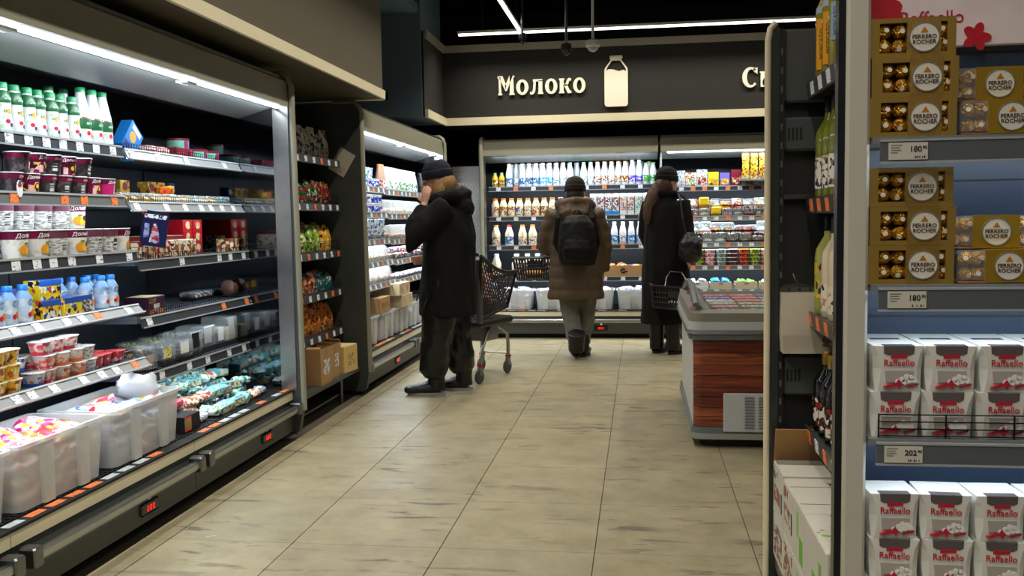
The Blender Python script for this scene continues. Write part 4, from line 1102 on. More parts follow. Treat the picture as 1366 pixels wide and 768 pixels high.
row([cake_t(0.07, 0.10, CHOC, LIME)], [(-2.58, 4.40, z5 + 0.002), (-2.58, 4.60, z5 + 0.002), (-2.58, 4.80, z5 + 0.002)], FA, 'round chocolate cake with green icing at the back', 'the nut cake', 'boxed cakes')
# deck: heap of curd snack packs
TURQ = mat('turquoise_card', (108, 190, 200), 0.4, nz=(30, 0.12))
CUR = box_t('curd_snack_box', 0.15, 0.085, 0.045, TURQ, [('t', -0.06, -0.03, 0.06, 0.03, pmat('turq_print', [(130, 205, 212)] * 4 + [(30, 60, 80), (236, 240, 240)], 50)), (-0.066, 0.006, 0.066, 0.04, pmat('cream_window', [(236, 226, 190), (226, 210, 160), (150, 110, 70)], 40))])
GRB = T('snack_packet', 'packet', lump_mesh('snack_packet', 0.13, 0.10, 0.05, pmat('green_white_print', [(236, 240, 236)] * 3 + [(110, 190, 80), (40, 130, 70), (110, 190, 220)], 40), 11))
REDG = T('snack_packet', 'packet', lump_mesh('snack_packet', 0.16, 0.12, 0.05, pmat('crimson_print', [(196, 24, 60)] * 4 + [(240, 90, 140), (140, 14, 40)], 30), 12))
WHT = T('snack_packet', 'packet', lump_mesh('snack_packet', 0.12, 0.08, 0.05, pmat('white_blue_print', [(236, 238, 240)] * 3 + [(80, 140, 190), (60, 60, 70)], 40), 13))
zd = 0.2985
CRB = T('snack_packet', 'packet', lump_mesh('snack_packet', 0.13, 0.10, 0.05, pmat('cream_brown_print', [(226, 214, 190)] * 3 + [(150, 100, 60), (200, 60, 70)], 40), 14, 0.2))
rr = random.Random(77)
q = 0
for ix, X in enumerate((-2.165, -2.285, -2.41, -2.535)):
    for iy in range(7):
        y = 4.275 + iy * 0.122
        for l in range(1 + ix):
            top = l == ix
            k = rr.random()
            tt, nm = (CUR, 'turquoise curd snack box') if k < 0.42 else (GRB, 'green and white snack packet') if k < 0.66 else (WHT, 'white and blue snack packet') if k < 0.82 else (CRB, 'cream and brown snack packet')
            place(tt, (X + rr.uniform(-0.01, 0.01), y + rr.uniform(-0.008, 0.008), zd + 0.001 + 0.0505 * l), 0, f'{nm}, deck heap row {ordw(ix)}, column {ordw(iy)} from the bin, {ordw(l)} up', 'deck heap packs',
                  rot=(rr.uniform(-0.16, 0.16) if top else 0, rr.uniform(-0.16, 0.16) if top else 0, FA + (rr.uniform(-0.35, 0.35) if tt is CUR else rr.uniform(-1.5, 1.5))), scale=0.86 if tt is CUR else rr.uniform(0.8, 0.95))
for i, (y, X, z) in enumerate(((4.15, -2.26, 0.077), (4.13, -2.38, 0.0), (4.14, -2.39, 0.05))):
    place(REDG, (X, y, zd + z), R.uniform(0, 3), f'crimson snack packet by the black tray, {ordw(i)} from the tray', 'crimson packets', rot=(R.uniform(-0.15, 0.15), R.uniform(-0.15, 0.15), FA + R.uniform(-0.3, 0.3)))
row(box_t('black_tray', 0.16, 0.16, 0.075, BLACK, [(-0.075, 0.005, -0.01, 0.07, pmat('tray_fruit', [(236, 90, 60), (120, 160, 60), (240, 130, 150), (226, 70, 120)], 26))]), [(-2.19, 4.09, zd)], FA, 'black display tray with pink and green sweets on the deck', '', jr=0.02)

# ------------------------------------------------------------------ snack shelf between the two side fridges
t = thing('snack_shelf', 'dark dry-goods shelf of snack bags between the two side fridges', 'shelf', (-1.99, 5.21, 0), (0, 0, PI / 2))
LG = 1.27
MB().box(0, 0.62, 0.1, LG, 0.66, 2.1).build('back_panel', DARKER, t)
for x in (0.0, LG - 0.03):
    MB().box(x, 0.56, 0.0, x + 0.03, 0.62, 2.1).build('upright', DARK, t)
b_ = MB().box(0.0, 0.03, 0.195, LG, 0.62, 0.218).build('base_shelf', DARK, t)
for x in (0.22, LG - 0.25):
    MB().tube([(x, 0.10, 0.195), (x, 0.10, 0.0)], 0.012, 6).build('foot', STEELD, b_)
MB().tube([(0.22, 0.12, 0.06), (LG - 0.25, 0.12, 0.06)], 0.01, 6).build('rail', STEELD, t)
GZ = (1.705, 1.395, 1.07, 0.795, 0.515)
for i, z in enumerate(GZ):
    s = MB().box(0.01, 0.155, z - 0.02, LG - 0.01, 0.60, z).build('shelf', DARK, t)
    M = Matrix.Translation((0, 0.15, z)) @ Matrix.Rotation(-0.1, 4, 'X')
    MB().box(0.01, -0.006, -0.05, LG - 0.01, 0, 0, 0, M).build('price_rail', RAILD, s)
    for k in range(8):
        o = MB().box(-0.022, -0.009, -0.044, 0.022, -0.0065, -0.006).build('price_tag', TAGM['o' if (k + i) % 4 == 1 else 'w'], s)
        o.matrix_local = Matrix.Translation((0.12 + k * 0.15, 0, 0)) @ M
    f = MB()
    for q in range(3):
        zz = z + 0.006 + q * 0.032
        f.box(0.01, 0.158, zz - 0.0015, LG - 0.01, 0.161, zz + 0.0015)
    for k in range(40):
        x = 0.02 + k * (LG - 0.04) / 39
        f.box(x - 0.001, 0.158, z, x + 0.001, 0.160, z + 0.07)
    f.build('wire_fence', WIRE, s)
def bag_t(seed, m, w=0.12, d=0.07, h=0.19, name='snack_bag'):
    return T(name, 'bag', bag_mesh(name, w, d, h, m, seed))
def bm_(n, cols, sc=32):
    return pmat(n, cols, sc, rough=0.25)
BAGS = {
    0: [('cream nut', bm_('cream_nut_bag', [(222, 200, 176)] * 4 + [(90, 60, 40), (200, 120, 60)])), ('silver striped', bm_('silver_bag', [(222, 210, 196)] * 4 + [(90, 80, 70)])), ('white striped', bm_('white_stripe_bag', [(226, 220, 206)] * 4 + [(70, 60, 54)]))],
    1: [('yellow', bm_('yellow_bag', [(214, 186, 110)] * 3 + [(240, 226, 190), (120, 90, 50)])), ('bright green', bm_('green_bag', [(30, 130, 60)] * 4 + [(80, 180, 100), (220, 230, 210)])), ('dark green', bm_('dgreen_bag', [(24, 90, 50)] * 4 + [(190, 40, 40), (200, 210, 190)])), ('red nut', bm_('redbrown_bag', [(120, 40, 30)] * 3 + [(200, 140, 90), (60, 30, 24)]))],
    2: [('pink', bm_('pink_bag', [(226, 60, 120)] * 3 + [(246, 190, 210), (250, 240, 236)])), ('white lettered', bm_('lettered_bag', [(226, 220, 214)] * 3 + [(40, 36, 40), (206, 60, 90)])), ('lime', bm_('lime_bag', [(150, 190, 60)] * 3 + [(240, 240, 200), (70, 110, 40)])), ('yellow black', bm_('yelblack_bag', [(236, 170, 40)] * 3 + [(40, 34, 30), (250, 220, 120)]))],
    3: [('peach', bm_('peach_bag', [(226, 150, 110)] * 3 + [(240, 220, 200), (150, 60, 40)])), ('orange nut', bm_('orange_nut_bag', [(206, 120, 70)] * 3 + [(236, 210, 180), (90, 50, 36)])), ('teal violet', bm_('tealviolet_bag', [(30, 120, 116)] * 3 + [(90, 60, 140), (220, 220, 200)]))],
    4: [('white orange', bm_('whiteorange_bag', [(220, 214, 204)] * 3 + [(226, 130, 40), (80, 50, 40)])), ('dark orange', bm_('darkorange_bag', [(196, 100, 36)] * 3 + [(60, 40, 30), (236, 170, 80)])), ('big orange', bm_('bigorange_bag', [(206, 116, 40)] * 4 + [(90, 56, 34), (240, 190, 110)]))],
}
for i, z in enumerate(GZ):
    h = (0.20, 0.15, 0.17, 0.13, 0.20)[i]
    ks = BAGS[i]
    n = 10
    for k in range(n):
        nm, m = ks[(k * len(ks)) // n if k < n else 0]
        y = 5.29 + k * 0.118
        tt = bag_t(100 + i * 10 + k, m, 0.105, 0.075, h * R.uniform(0.85, 1.1))
        place(tt, (-2.215, y, z + 0.001), FA + R.uniform(-0.15, 0.15), f'{nm} snack bag on the {ordw(i)} snack shelf, {ordw(k)} from the long fridge', 'snack bags', rot=(R.uniform(-0.12, 0.04), 0, FA + R.uniform(-0.15, 0.15)))
        if k > 4:
            tt2 = bag_t(200 + i * 10 + k, ks[(k + 1) % len(ks)][1], 0.10, 0.07, h * R.uniform(0.95, 1.2))
            place(tt2, (-2.31, y + 0.02, z + 0.001), FA, f'{ks[(k + 1) % len(ks)][0]} snack bag behind on the {ordw(i)} snack shelf, {ordw(k - 5)} of those', 'snack bags')
def open_carton(name, w, d, h, m, label, loc, rz, flaps=True, sticker=None, stm=PAPER, cat='box', tilt=(0, 0), flap=0.5):
    o = thing(name, label, cat, loc, (tilt[0], tilt[1], rz))
    mb = MB()
    th = 0.004
    mb.box(-w / 2, -d / 2, 0, w / 2, d / 2, th)
    mb.box(-w / 2, -d / 2, th, w / 2, -d / 2 + th, h).box(-w / 2, d / 2 - th, th, w / 2, d / 2, h)
    mb.box(-w / 2, -d / 2 + th, th, -w / 2 + th, d / 2 - th, h).box(w / 2 - th, -d / 2 + th, th, w / 2, d / 2 - th, h)
    mb.build('body', m, o)
    if flaps:
        for sx in (-1, 1):
            MB().box(0, -d / 2 + 0.003, 0, sx * 0.003, d / 2 - 0.003, d * flap, 0, Matrix.Translation((sx * (w / 2 - 0.002), 0, h)) @ Matrix.Rotation(sx * (-0.5 if sx > 0 else -1.1) * (1 if sx > 0 else 1), 4, 'Y')).build('flap', m, o)
        MB().box(-w / 2 + 0.004, 0, 0, w / 2 - 0.004, 0.003, d * flap, 0, Matrix.Translation((0, d / 2 - 0.003, h)) @ Matrix.Rotation(-0.25, 4, 'X')).build('flap', m, o)
    if sticker:
        x0, z0, x1, z1 = sticker
        MB().box(x0, -d / 2 - 0.0008, z0, x1, -d / 2, z1).build('shipping_label', stm, o)
    MB().box(-0.022, -d / 2 - 0.0006, h * 0.6, 0.022, -d / 2, h).build('packing_tape', mat('brown_tape', (150, 116, 76), 0.35), o)
    return o
SHIP = pmat('shipping_print', [(230, 226, 216)] * 3 + [(120, 116, 112), (80, 78, 76)], 150, stretch=(0.5, 0.5, 1))
open_carton('cardboard_box', 0.22, 0.26, 0.235, KRAFT, 'tall open kraft box with a white label under the snack shelf', (-2.165, 5.78, 0.2185), FA, True, (-0.06, 0.06, 0.07, 0.16), SHIP, flap=0.1)
open_carton('cardboard_box', 0.22, 0.24, 0.225, KRAFT, 'second kraft box with a narrow label, next to the yellow one', (-2.175, 6.03, 0.2185), FA, True, (-0.02, 0.07, 0.06, 0.16), SHIP, flap=0.1)
o = thing('cardboard_box', 'smaller yellow printed box at the end of the base shelf', 'box', (-2.14, 6.27, 0.2185), (0, 0, FA - 0.12))
YB_ = mat('straw_cardboard', (216, 186, 112), 0.75, nz=(12, 0.05))
MB().cbox(-0.11, -0.12, 0, 0.11, 0.12, 0.185, 0.003).build('body', YB_, o)
MB().box(-0.106, -0.116, 0.1855, 0.106, 0.116, 0.187).build('top_flap', mat('straw_pale', (232, 214, 160), 0.75), o)
MB().box(-0.05, -0.1212, 0.05, 0.06, -0.12, 0.13).build('stamp', pmat('box_stamp', [(216, 186, 112)] * 2 + [(140, 90, 50)], 60), o)
# a paper notice fixed askew to the end wall of the middle fridge
MB().box(-0.065, -0.001, -0.09, 0.065, 0.001, 0.09).build('notice_sheet', mat('old_paper', (186, 176, 158), 0.7, nz=(20, 0.06)), None, (-2.125, 6.50, 1.70), (0, 0.55, 0))
tag(D.objects['notice_sheet'], 'curling beige paper notice stuck askew on the dark fridge end', 'notice')
MB().box(-0.045, -0.0018, -0.07, 0.045, -0.001, -0.03).build('print_block', pmat('notice_print', [(186, 176, 158)] * 3 + [(130, 120, 108)], 90), D.objects['notice_sheet'])

# ------------------------------------------------------------------ middle fridge (cheese and drinks)
WTUB = pot_t('cottage_cheese_tub', 0.048, 0.040, 0.085, pmat('white_blue_tub', [(236, 240, 244)] * 4 + [(40, 80, 180), (150, 180, 220), (60, 140, 90)], 50), WHITE)
BTUB = pot_t('cottage_cheese_tub', 0.048, 0.042, 0.075, MILKW, WHITE, [(0.008, 0.055, pmat('blue_band_print', [(36, 70, 170)] * 3 + [(236, 240, 244)], 40))])
GB = bottle_t('kefir_bottle', sc_prof(tb, 0.95, 0.9), MILKW, (WHITE, 0.019, 0.196, 0.214), [(0.02, 0.09, pmat('green_kefir_print', [(236, 240, 238)] * 3 + [(30, 120, 80), (110, 170, 70)], 42))])
OB = bottle_t('juice_bottle', sc_prof(tb, 0.9, 0.95), mat('rose_juice', (214, 160, 140), 0.25), (mat('orange_cap', (236, 140, 50), 0.4), 0.019, 0.206, 0.226), [(0.02, 0.09, pmat('juice_print', [(226, 200, 190)] * 2 + [(170, 60, 50), (240, 240, 236)], 42))])
def arch_pack(m, name='arched_pack'):
    """half-round clear pack standing on its straight edge, food at the bottom"""
    w, h, d = 0.115, 0.13, 0.05
    pr = [(-w / 2, 0), (w / 2, 0)] + [(w / 2 * math.cos(a), 0.06 + (h - 0.06) * math.sin(a)) for a in [PI * i / 10 for i in range(11)]]
    return T(name, 'pack', MB().prism(pr, 'y', -0.004, 0.004).mesh(name, FROST), [('food', lump_mesh('food', w * 0.9, d, 0.06, m, len(m.name), 0.2)), ('clear_shell', MB().prism([(a * 0.9, 0.002 + b * 0.92) for a, b in pr], 'y', -d / 2, -0.005).mesh('clear_shell', CLEAR))])
AR1 = arch_pack(bm_('ham_food', [(190, 90, 80), (226, 170, 150), (240, 230, 220), (120, 40, 40)], 60))
AR2 = arch_pack(bm_('cheese_food', [(240, 226, 180), (226, 200, 130), (236, 236, 220), (170, 120, 60)], 60))
AR3 = arch_pack(bm_('salmon_food', [(236, 170, 140), (240, 200, 180), (190, 60, 60), (250, 240, 230)], 60))
WP = T('flat_cheese_pack', 'pack', lump_mesh('flat_cheese_pack', 0.10, 0.09, 0.06, bm_('violet_pack_print', [(230, 230, 240)] * 2 + [(90, 60, 160), (240, 200, 120), (200, 60, 70), (120, 160, 110)], 40), 21, 0.2))
BIGB = bottle_t('dark_lidded_tub', [(0.05, 0), (0.055, 0.01), (0.055, 0.06)], mat('smoke_plastic', (70, 76, 90), 0.3), (mat('navy_lid', (40, 46, 70), 0.3), 0.057, 0.06, 0.075), cat='tub')
for k, (z, X) in enumerate(((1.557, -2.22), (1.342, -2.20), (1.117, -2.18), (0.932, -2.16), (0.757, -2.14))):
    nz_ = z - 0.012
    if k == 0:
        row(BTUB, [(X - 0.06, y, z + 0.001) for y in arr(6.9, 10, 0.103)], FA, 'white cheese tub on the middle fridge top shelf', 'the dark end wall', 'cheese tubs')
        row(WTUB, [(X - 0.065, y, z + 0.077) for y in arr(6.92, 8, 0.105)], FA, 'upper white cheese tub on the middle fridge top shelf', 'the dark end wall', 'cheese tubs')
        row(WTUB, [(X - 0.07, y, z + 0.1625) for y in arr(7.10, 4, 0.105)], FA, 'topmost white cheese tub on the middle fridge', 'the dark end wall', 'cheese tubs')
        row(OB, [(X - 0.06, y, nz_ + 0.001) for y in (8.0, 8.085)], FA, 'rose juice bottle on the middle fridge top shelf', 'the tubs', 'juice bottles')
        row(GB, [(X - 0.06, y, nz_ + 0.001) for y in arr(8.18, 13, 0.09)], FA, 'white and green kefir bottle on the middle fridge', 'the juice bottles', 'green kefir bottles')
        row(BIGB, [(X - 0.25, y, nz_ + 0.001 + 0.12 * 0) for y in arr(8.3, 8, 0.125)], FA, 'dark lidded tub behind the kefir bottles', 'the juice bottles', 'dark tubs')
    elif k == 1:
        row(BTUB, [(X - 0.06, y, z + 0.001 + 0.0755 * q) for q in range(2) for y in arr(6.9, 10, 0.103)], FA, 'blue-banded cheese tub on the second middle shelf', 'the dark end wall', 'cheese tubs')
        row([AR1, AR1, AR2], [(X - 0.06, y, nz_ + 0.001) for y in arr(8.02, 20, 0.066)], FA - 0.5, 'arched clear pack on the second middle shelf', 'the tubs', 'arched packs', jr=0.06)
    elif k == 2:
        row(WTUB, [(X - 0.06, y, z + 0.001 + 0.0855 * q) for q in range(2) for y in arr(6.9, 10, 0.103)], FA, 'white lettered cheese tub on the third middle shelf', 'the dark end wall', 'cheese tubs')
        row([AR3, AR2, AR3], [(X - 0.06, y, nz_ + 0.001) for y in arr(8.02, 20, 0.066)], FA - 0.5, 'arched clear pack on the third middle shelf', 'the tubs', 'arched packs', jr=0.06)
    elif k == 3:
        row([AR2, AR3, AR2], [(X - 0.07, y, z + 0.001) for y in arr(6.95, 12, 0.085)], FA - 0.4, 'arched clear pack on the fourth middle shelf', 'the dark end wall', 'arched packs', jr=0.06)
        row(WP, [(X - 0.08, y, nz_ + 0.001 + 0.055 * (i % 2)) for i, y in enumerate(arr(8.05, 12, 0.11))], FA, 'colourful flat cheese pack on the fourth middle shelf', 'the arched packs', 'flat cheese packs', jr=0.3)
    else:
        row([AR2, AR1], [(X - 0.07, y, z + 0.001) for y in arr(6.95, 12, 0.085)], FA - 0.4, 'arched clear pack on the fifth middle shelf', 'the dark end wall', 'arched packs', jr=0.06)
        row(T('flat_cheese_pack', 'pack', lump_mesh('flat_cheese_pack', 0.10, 0.09, 0.05, bm_('red_white_cheese', [(240, 240, 240)] * 3 + [(210, 40, 44), (60, 110, 180)], 40), 22, 0.15)), [(X - 0.08, y, nz_ + 0.001) for y in arr(8.05, 12, 0.11)], FA, 'red and white cheese pack on the fifth middle shelf', 'the arched packs', 'flat cheese packs', jr=0.3)
for i, y in enumerate((7.0, 7.5, 8.0, 8.5, 9.0)):
    storage_bin((-2.235, y, 0.2985), FA, f'narrow frosted bin on the middle fridge deck, {ordw(i)} from the dark end wall', 0.47, 0.30, 0.22)
    packet_heap((-2.235, y), 0.40, 0.24, 0.312, 3, 2, 2, [SWM[4], SWM[5]], ['blue and white packet', 'plain white packet'], f'in the middle fridge {ordw(i)} bin', 'packets in the middle fridge', 40 + i, FA)
def shut_carton(w, d, h, m, label, loc, rz, prints=(), group=None, name='cardboard_box', lid=True):
    o = thing(name, label, 'box', loc, (0, 0, rz), group)
    MB().cbox(-w / 2, -d / 2, 0, w / 2, d / 2, h, 0.003).build('body', m, o)
    for (x0, z0, x1, z1, pm) in prints:
        MB().box(x0, -d / 2 - 0.0008, z0, x1, -d / 2, z1).build('print_block', pm, o)
    if lid:
        MB().box(-w / 2 + 0.004, -0.022, h, w / 2 - 0.004, 0.022, h + 0.0008).build('packing_tape', MATS['brown_tape'], o)
    return o
BOXP = pmat('carton_print', [(204, 184, 146)] * 3 + [(90, 78, 60), (130, 110, 84)], 110, stretch=(1, 1, 1.4))
CB = [(-0.15, 0.02, -0.06, 0.085, BOXP), (0.06, 0.03, 0.11, 0.08, pmat('carton_code', [(204, 184, 146), (60, 52, 44)], 190)), (-0.14, 0.092, 0.13, 0.10, BOXP)]
shut_carton(0.36, 0.26, 0.105, KRAFTL, 'lower pale carton lying across the middle fridge bins', (-2.175, 7.99, 0.5195), FA, CB, 'pale cartons on the bins')
shut_carton(0.36, 0.26, 0.105, KRAFTL, 'upper pale carton stacked over the middle fridge bins', (-2.18, 7.92, 0.6255), FA, CB, 'pale cartons on the bins')
o = shut_carton(0.30, 0.24, 0.13, KRAFT, 'kraft carton with punched holes on the first middle bin', (-2.20, 7.38, 0.5195), FA, [])
for x in (-0.07, 0.0, 0.07):
    MB().cbox(x - 0.008, -0.1212, 0.05, x + 0.008, -0.12, 0.085, 0.0005).build('punched_hole', INK, o)

# ------------------------------------------------------------------ milk fridge
mb2 = [(0.034, 0), (0.037, 0.005), (0.037, 0.14), (0.033, 0.165), (0.018, 0.225), (0.018, 0.235)]
def milk(n, cap, lab, body=MILKW, k=1.0, z0=0.03, z1=0.10):
    return bottle_t('milk_bottle', sc_prof(mb2, 1, k), body, (cap, 0.021, 0.228 * k, 0.250 * k), [(z0, z1, lab)])
L_BLUE = bm_('blue_milk_label', [(96, 140, 200)] * 2 + [(230, 236, 244), (60, 90, 60), (40, 80, 150)], 50)
L_SKY = bm_('sky_milk_label', [(60, 150, 220)] * 2 + [(236, 240, 246), (150, 200, 236)], 50)
L_PALE = bm_('pale_milk_label', [(226, 230, 234)] * 3 + [(130, 150, 170), (90, 120, 100)], 60)
L_BRN = bm_('brown_milk_label', [(236, 232, 224)] * 2 + [(120, 70, 60), (176, 130, 80)], 50)
L_VIO = bm_('violet_milk_label', [(96, 70, 190)] * 3 + [(170, 150, 226), (236, 236, 246)], 50)
L_GRN = bm_('green_milk_label', [(90, 170, 90)] * 2 + [(226, 238, 226), (40, 120, 60)], 50)
L_GLD = bm_('gold_milk_label', [(170, 120, 30)] * 2 + [(236, 226, 200), (110, 70, 20)], 50)
OC = MATS['orange_cap']
GC = mat('soft_green_cap', (130, 200, 150), 0.4)
kinds = [milk(0, WHITE, L_BLUE), milk(0, WHITE, L_SKY), milk(0, WHITE, L_PALE), milk(0, GC, L_PALE), milk(0, mat('pale_orange_cap', (226, 180, 150), 0.4), L_BRN), milk(0, WHITE, L_VIO, k=1.04), milk(0, GC, L_GRN, k=0.92), milk(0, mat('grey_cap', (150, 156, 164), 0.4), L_PALE, mat('grey_bottle', (160, 168, 176), 0.3)), milk(0, MATS['pale_orange_cap'], L_GLD)]
kn = ['blue-labelled', 'sky-labelled', 'pale-labelled', 'green-capped', 'brown-labelled', 'violet-labelled', 'green-labelled', 'grey', 'gold-labelled']
seq1 = [0, 7, 0, 0, 0, 1, 1, 2, 2, 3, 7, 3, 3, 4, 4, 4, 4, 8, 5, 5, 6, 6]
for i, k in enumerate(seq1):
    place(kinds[k], (-1.40 + i * 0.0735, 10.01 + (0.05 if k == 7 else 0), 1.613), R.uniform(-0.3, 0.3), f'{kn[k]} milk bottle on the top milk shelf, {ordw(i)} from the yellow jugs', 'top shelf milk bottles')
row(bottle_t('oil_jug', [(0.03, 0), (0.034, 0.006), (0.034, 0.10), (0.014, 0.14)], mat('oil_yellow', (220, 180, 30), 0.2), (GC, 0.016, 0.14, 0.158), [(0.02, 0.08, L_GLD)], cat='jug'), [(-1.555, 10.01, 1.613), (-1.482, 10.01, 1.613)], 0, 'small yellow jug at the end of the top milk shelf', 'the steel end', 'yellow jugs')
for i in range(20):
    place(kinds[(2, 0, 7, 4)[i % 4]], (-1.38 + i * 0.078, 10.12, 1.613), 0, f'milk bottle in the rear rank of the top milk shelf, {ordw(i)} along', 'top shelf milk bottles')
jar = [(0.038, 0), (0.041, 0.006), (0.041, 0.13), (0.024, 0.175), (0.024, 0.185)]
def jar_t(lab, cap=OC, body=mat('baked_milk', (238, 224, 186), 0.3)):
    return bottle_t('baked_milk_bottle', jar, body, (cap, 0.026, 0.18, 0.20), [(0.02, 0.11, lab)], sq=1.25)
JR = [jar_t(bm_('red_dot_label', [(240, 226, 190)] * 4 + [(190, 50, 40), (176, 120, 40)], 50)), jar_t(bm_('blue_bar_label', [(240, 228, 196)] * 3 + [(70, 100, 170), (176, 120, 40)], 50)), jar_t(L_GLD), jar_t(L_PALE, WHITE, MILKW)]
row([JR[0], JR[2], JR[0], JR[1], JR[1], JR[0], JR[2], JR[0], JR[3], JR[3], JR[3], JR[0], JR[3]], [(-1.555 + i * 0.089, 10.0, 1.293) for i in range(13)], 0, 'cream milk bottle on the second milk shelf', 'the steel end', 'cream milk bottles')
def carton_t(m_low, m_up, capm):
    w, d, h = 0.07, 0.07, 0.20
    root = MB().box(-w / 2, -d / 2, 0, w / 2, d / 2, h).prism([(-d / 2, h), (d / 2, h), (0.004, h + 0.03), (-0.004, h + 0.03)], 'x', -w / 2, w / 2)
    rm = root.mesh('milk_carton', MILKW)
    return T('milk_carton', 'carton', rm, [('print_panel', MB().box(-w / 2 + 0.002, -d / 2 - 0.0006, 0.05, w / 2 - 0.002, -d / 2, h - 0.01).mesh('print_panel', m_up)), ('foot_band', MB().box(-w / 2 + 0.001, -d / 2 - 0.0008, 0.0, w / 2 - 0.001, -d / 2, 0.045).mesh('foot_band', m_low)),
        ('cap', MB().lathe([(0.016, 0), (0.016, 0.012)], 10, M=Matrix.Translation((0, -0.018, h + 0.012)) @ Matrix.Rotation(0.9, 4, 'X')).mesh('cap', capm))])
KC = [carton_t(mat('carton_blue', (40, 130, 210), 0.4), bm_('figure_print', [(236, 238, 240)] * 3 + [(190, 120, 70), (70, 90, 150), (150, 60, 50)], 46), WHITE),
      carton_t(MILKW, bm_('salmon_print', [(240, 226, 220)] * 2 + [(240, 170, 140), (120, 110, 130)], 55), WHITE),
      carton_t(bm_('teal_low', [(150, 206, 200), (226, 236, 234)], 50), bm_('teal_print', [(230, 238, 234)] * 2 + [(120, 190, 186), (170, 150, 120)], 50), WHITE)]
for i, k in enumerate((0, 0, 0, 0, 1, 1, 2, 2, 2)):
    place(KC[k], (-0.56 + i * 0.0795 + 0.07, 10.0, 1.293), R.uniform(-0.05, 0.05), f'{["blue-footed", "salmon", "teal"][k]} milk carton on the second milk shelf, {ordw(i)} of the cartons', 'milk cartons')
jug = [(0.04, 0), (0.046, 0.006), (0.046, 0.13), (0.022, 0.20), (0.022, 0.208)]
def jug_t(capm, lab, body=mat('jug_cream', (240, 232, 206), 0.3)):
    return bottle_t('milk_jug', jug, body, (capm, 0.024, 0.204, 0.224), [(0.02, 0.10, lab)], sq=1.3, handle=([(0, -0.03, 0.195), (0, -0.046, 0.185), (0, -0.052, 0.155), (0, -0.048, 0.125)], 0.008, 6))
row([jug_t(OC, JR[1].parts[1][1].materials[0]), jug_t(RED, L_BLUE), jug_t(OC, JR[1].parts[1][1].materials[0]), jug_t(OC, JR[1].parts[1][1].materials[0]), jug_t(MATS['grey_cap'], L_PALE), jug_t(WHITE, L_SKY), jug_t(WHITE, L_SKY)], [(x, 9.99, 0.981) for x in (-1.55, -1.405, -1.26, -1.15, -0.99, -0.88, -0.77)], 0, 'milk jug on the third milk shelf', 'the steel end', 'milk jugs')
LBL = bm_('blue_wave_label', [(40, 130, 200)] * 3 + [(150, 200, 230), (236, 240, 246)], 40)
row([milk(0, WHITE, LBL, k=0.96), milk(0, WHITE, LBL, k=0.96), milk(0, WHITE, bm_('redblue_label', [(40, 130, 200), (210, 60, 70), (236, 240, 246), (236, 240, 246)], 40), k=0.96)], [(-0.63 + i * 0.09, 9.99, 0.981) for i in range(9)], 0, 'white milk bottle with blue wave on the third milk shelf', 'the jugs', 'blue wave milk bottles')
row(jug_t(WHITE, bm_('farm_label', [(240, 232, 206)] * 4 + [(70, 50, 40), (210, 50, 60)], 40)), [(x, 9.985, 0.641) for x in (-1.55, -1.33, -1.21, -1.10, -0.98, -0.84)], 0, 'large cream milk jug on the fourth milk shelf', 'the steel end', 'large milk jugs', scale=1.12)
def display_tray(loc, rz, label, w, d, h, m, fills, stamp=False):
    o = open_carton('display_tray', w, d, h, m, label, loc, rz, False, cat='tray')
    if stamp:
        MB().prism(ellipse(0.02, h * 0.5, 0.04, 0.03), 'y', -d / 2 - 0.001, -d / 2).build('stamp', pmat('black_stamp', [(176, 136, 88), (40, 34, 30), (40, 34, 30)], 90), o)
    return o
display_tray((-0.19, 10.06, 0.641), 0, 'kraft display tray with a black stamp on the fourth milk shelf', 0.46, 0.26, 0.115, KRAFT, (), True)
packet_heap((-0.19, 10.06), 0.40, 0.2, 0.652, 2, 3, 2, [lump_mesh('sweet_packet', 0.12, 0.09, 0.055, bm_('candy_mix', [(120, 60, 160), (236, 190, 60), (236, 240, 240), (220, 90, 60)], 30), 31)], 'violet and yellow packet', 'in the kraft display tray', 'candy packets', 61)
display_tray((0.115, 10.06, 0.641), 0, 'small red display tray on the fourth milk shelf', 0.14, 0.24, 0.11, RED, ())
for i, x in enumerate((-1.33, -0.93, -0.46, -0.06)):
    storage_bin((x, 9.965, 0.2985), 0, f'frosted bin on the milk fridge deck, {ordw(i)} from the steel end', 0.37, 0.30, 0.21)
    packet_heap((x, 9.965), 0.30, 0.24, 0.312, 4, 2, 2, [SWM[4], SWM[5]] if i != 1 else [SWM[5]], ['blue and white packet', 'plain white packet'], f'in the milk fridge {ordw(i)} bin', 'packets in the milk fridge', 70 + i, 0, dz=0.048)

# ------------------------------------------------------------------ deli fridge
def slice_pack(m1, m2, w=0.10, h=0.13, d=0.02):
    return T('sliced_meat_pack', 'pack', MB().cbox(-w / 2, -d / 2, 0, w / 2, d / 2, h, 0.004).mesh('sliced_meat_pack', m1), [('window', MB().cbox(-w * 0.4, -d / 2 - 0.004, h * 0.12, w * 0.4, -d / 2, h * 0.55, 0.003).mesh('window', m2))])
SILV = bm_('silver_pack', [(190, 196, 200)] * 3 + [(226, 230, 232), (110, 116, 120)], 55)
MEAT = bm_('meat_slices', [(170, 70, 60), (206, 120, 100), (226, 200, 180), (110, 40, 36)], 50)
SAL = bm_('salad_print', [(230, 232, 226)] * 2 + [(110, 160, 70), (190, 60, 50), (200, 170, 120)], 45)
YEL = mat('yellow_card', (236, 196, 30), 0.4)
LIL = mat('lilac_card', (110, 100, 190), 0.4)
def lean(i):
    return R.uniform(-0.12, 0.12)
DZ = (1.577, 1.264, 0.987, 0.747, 0.502)
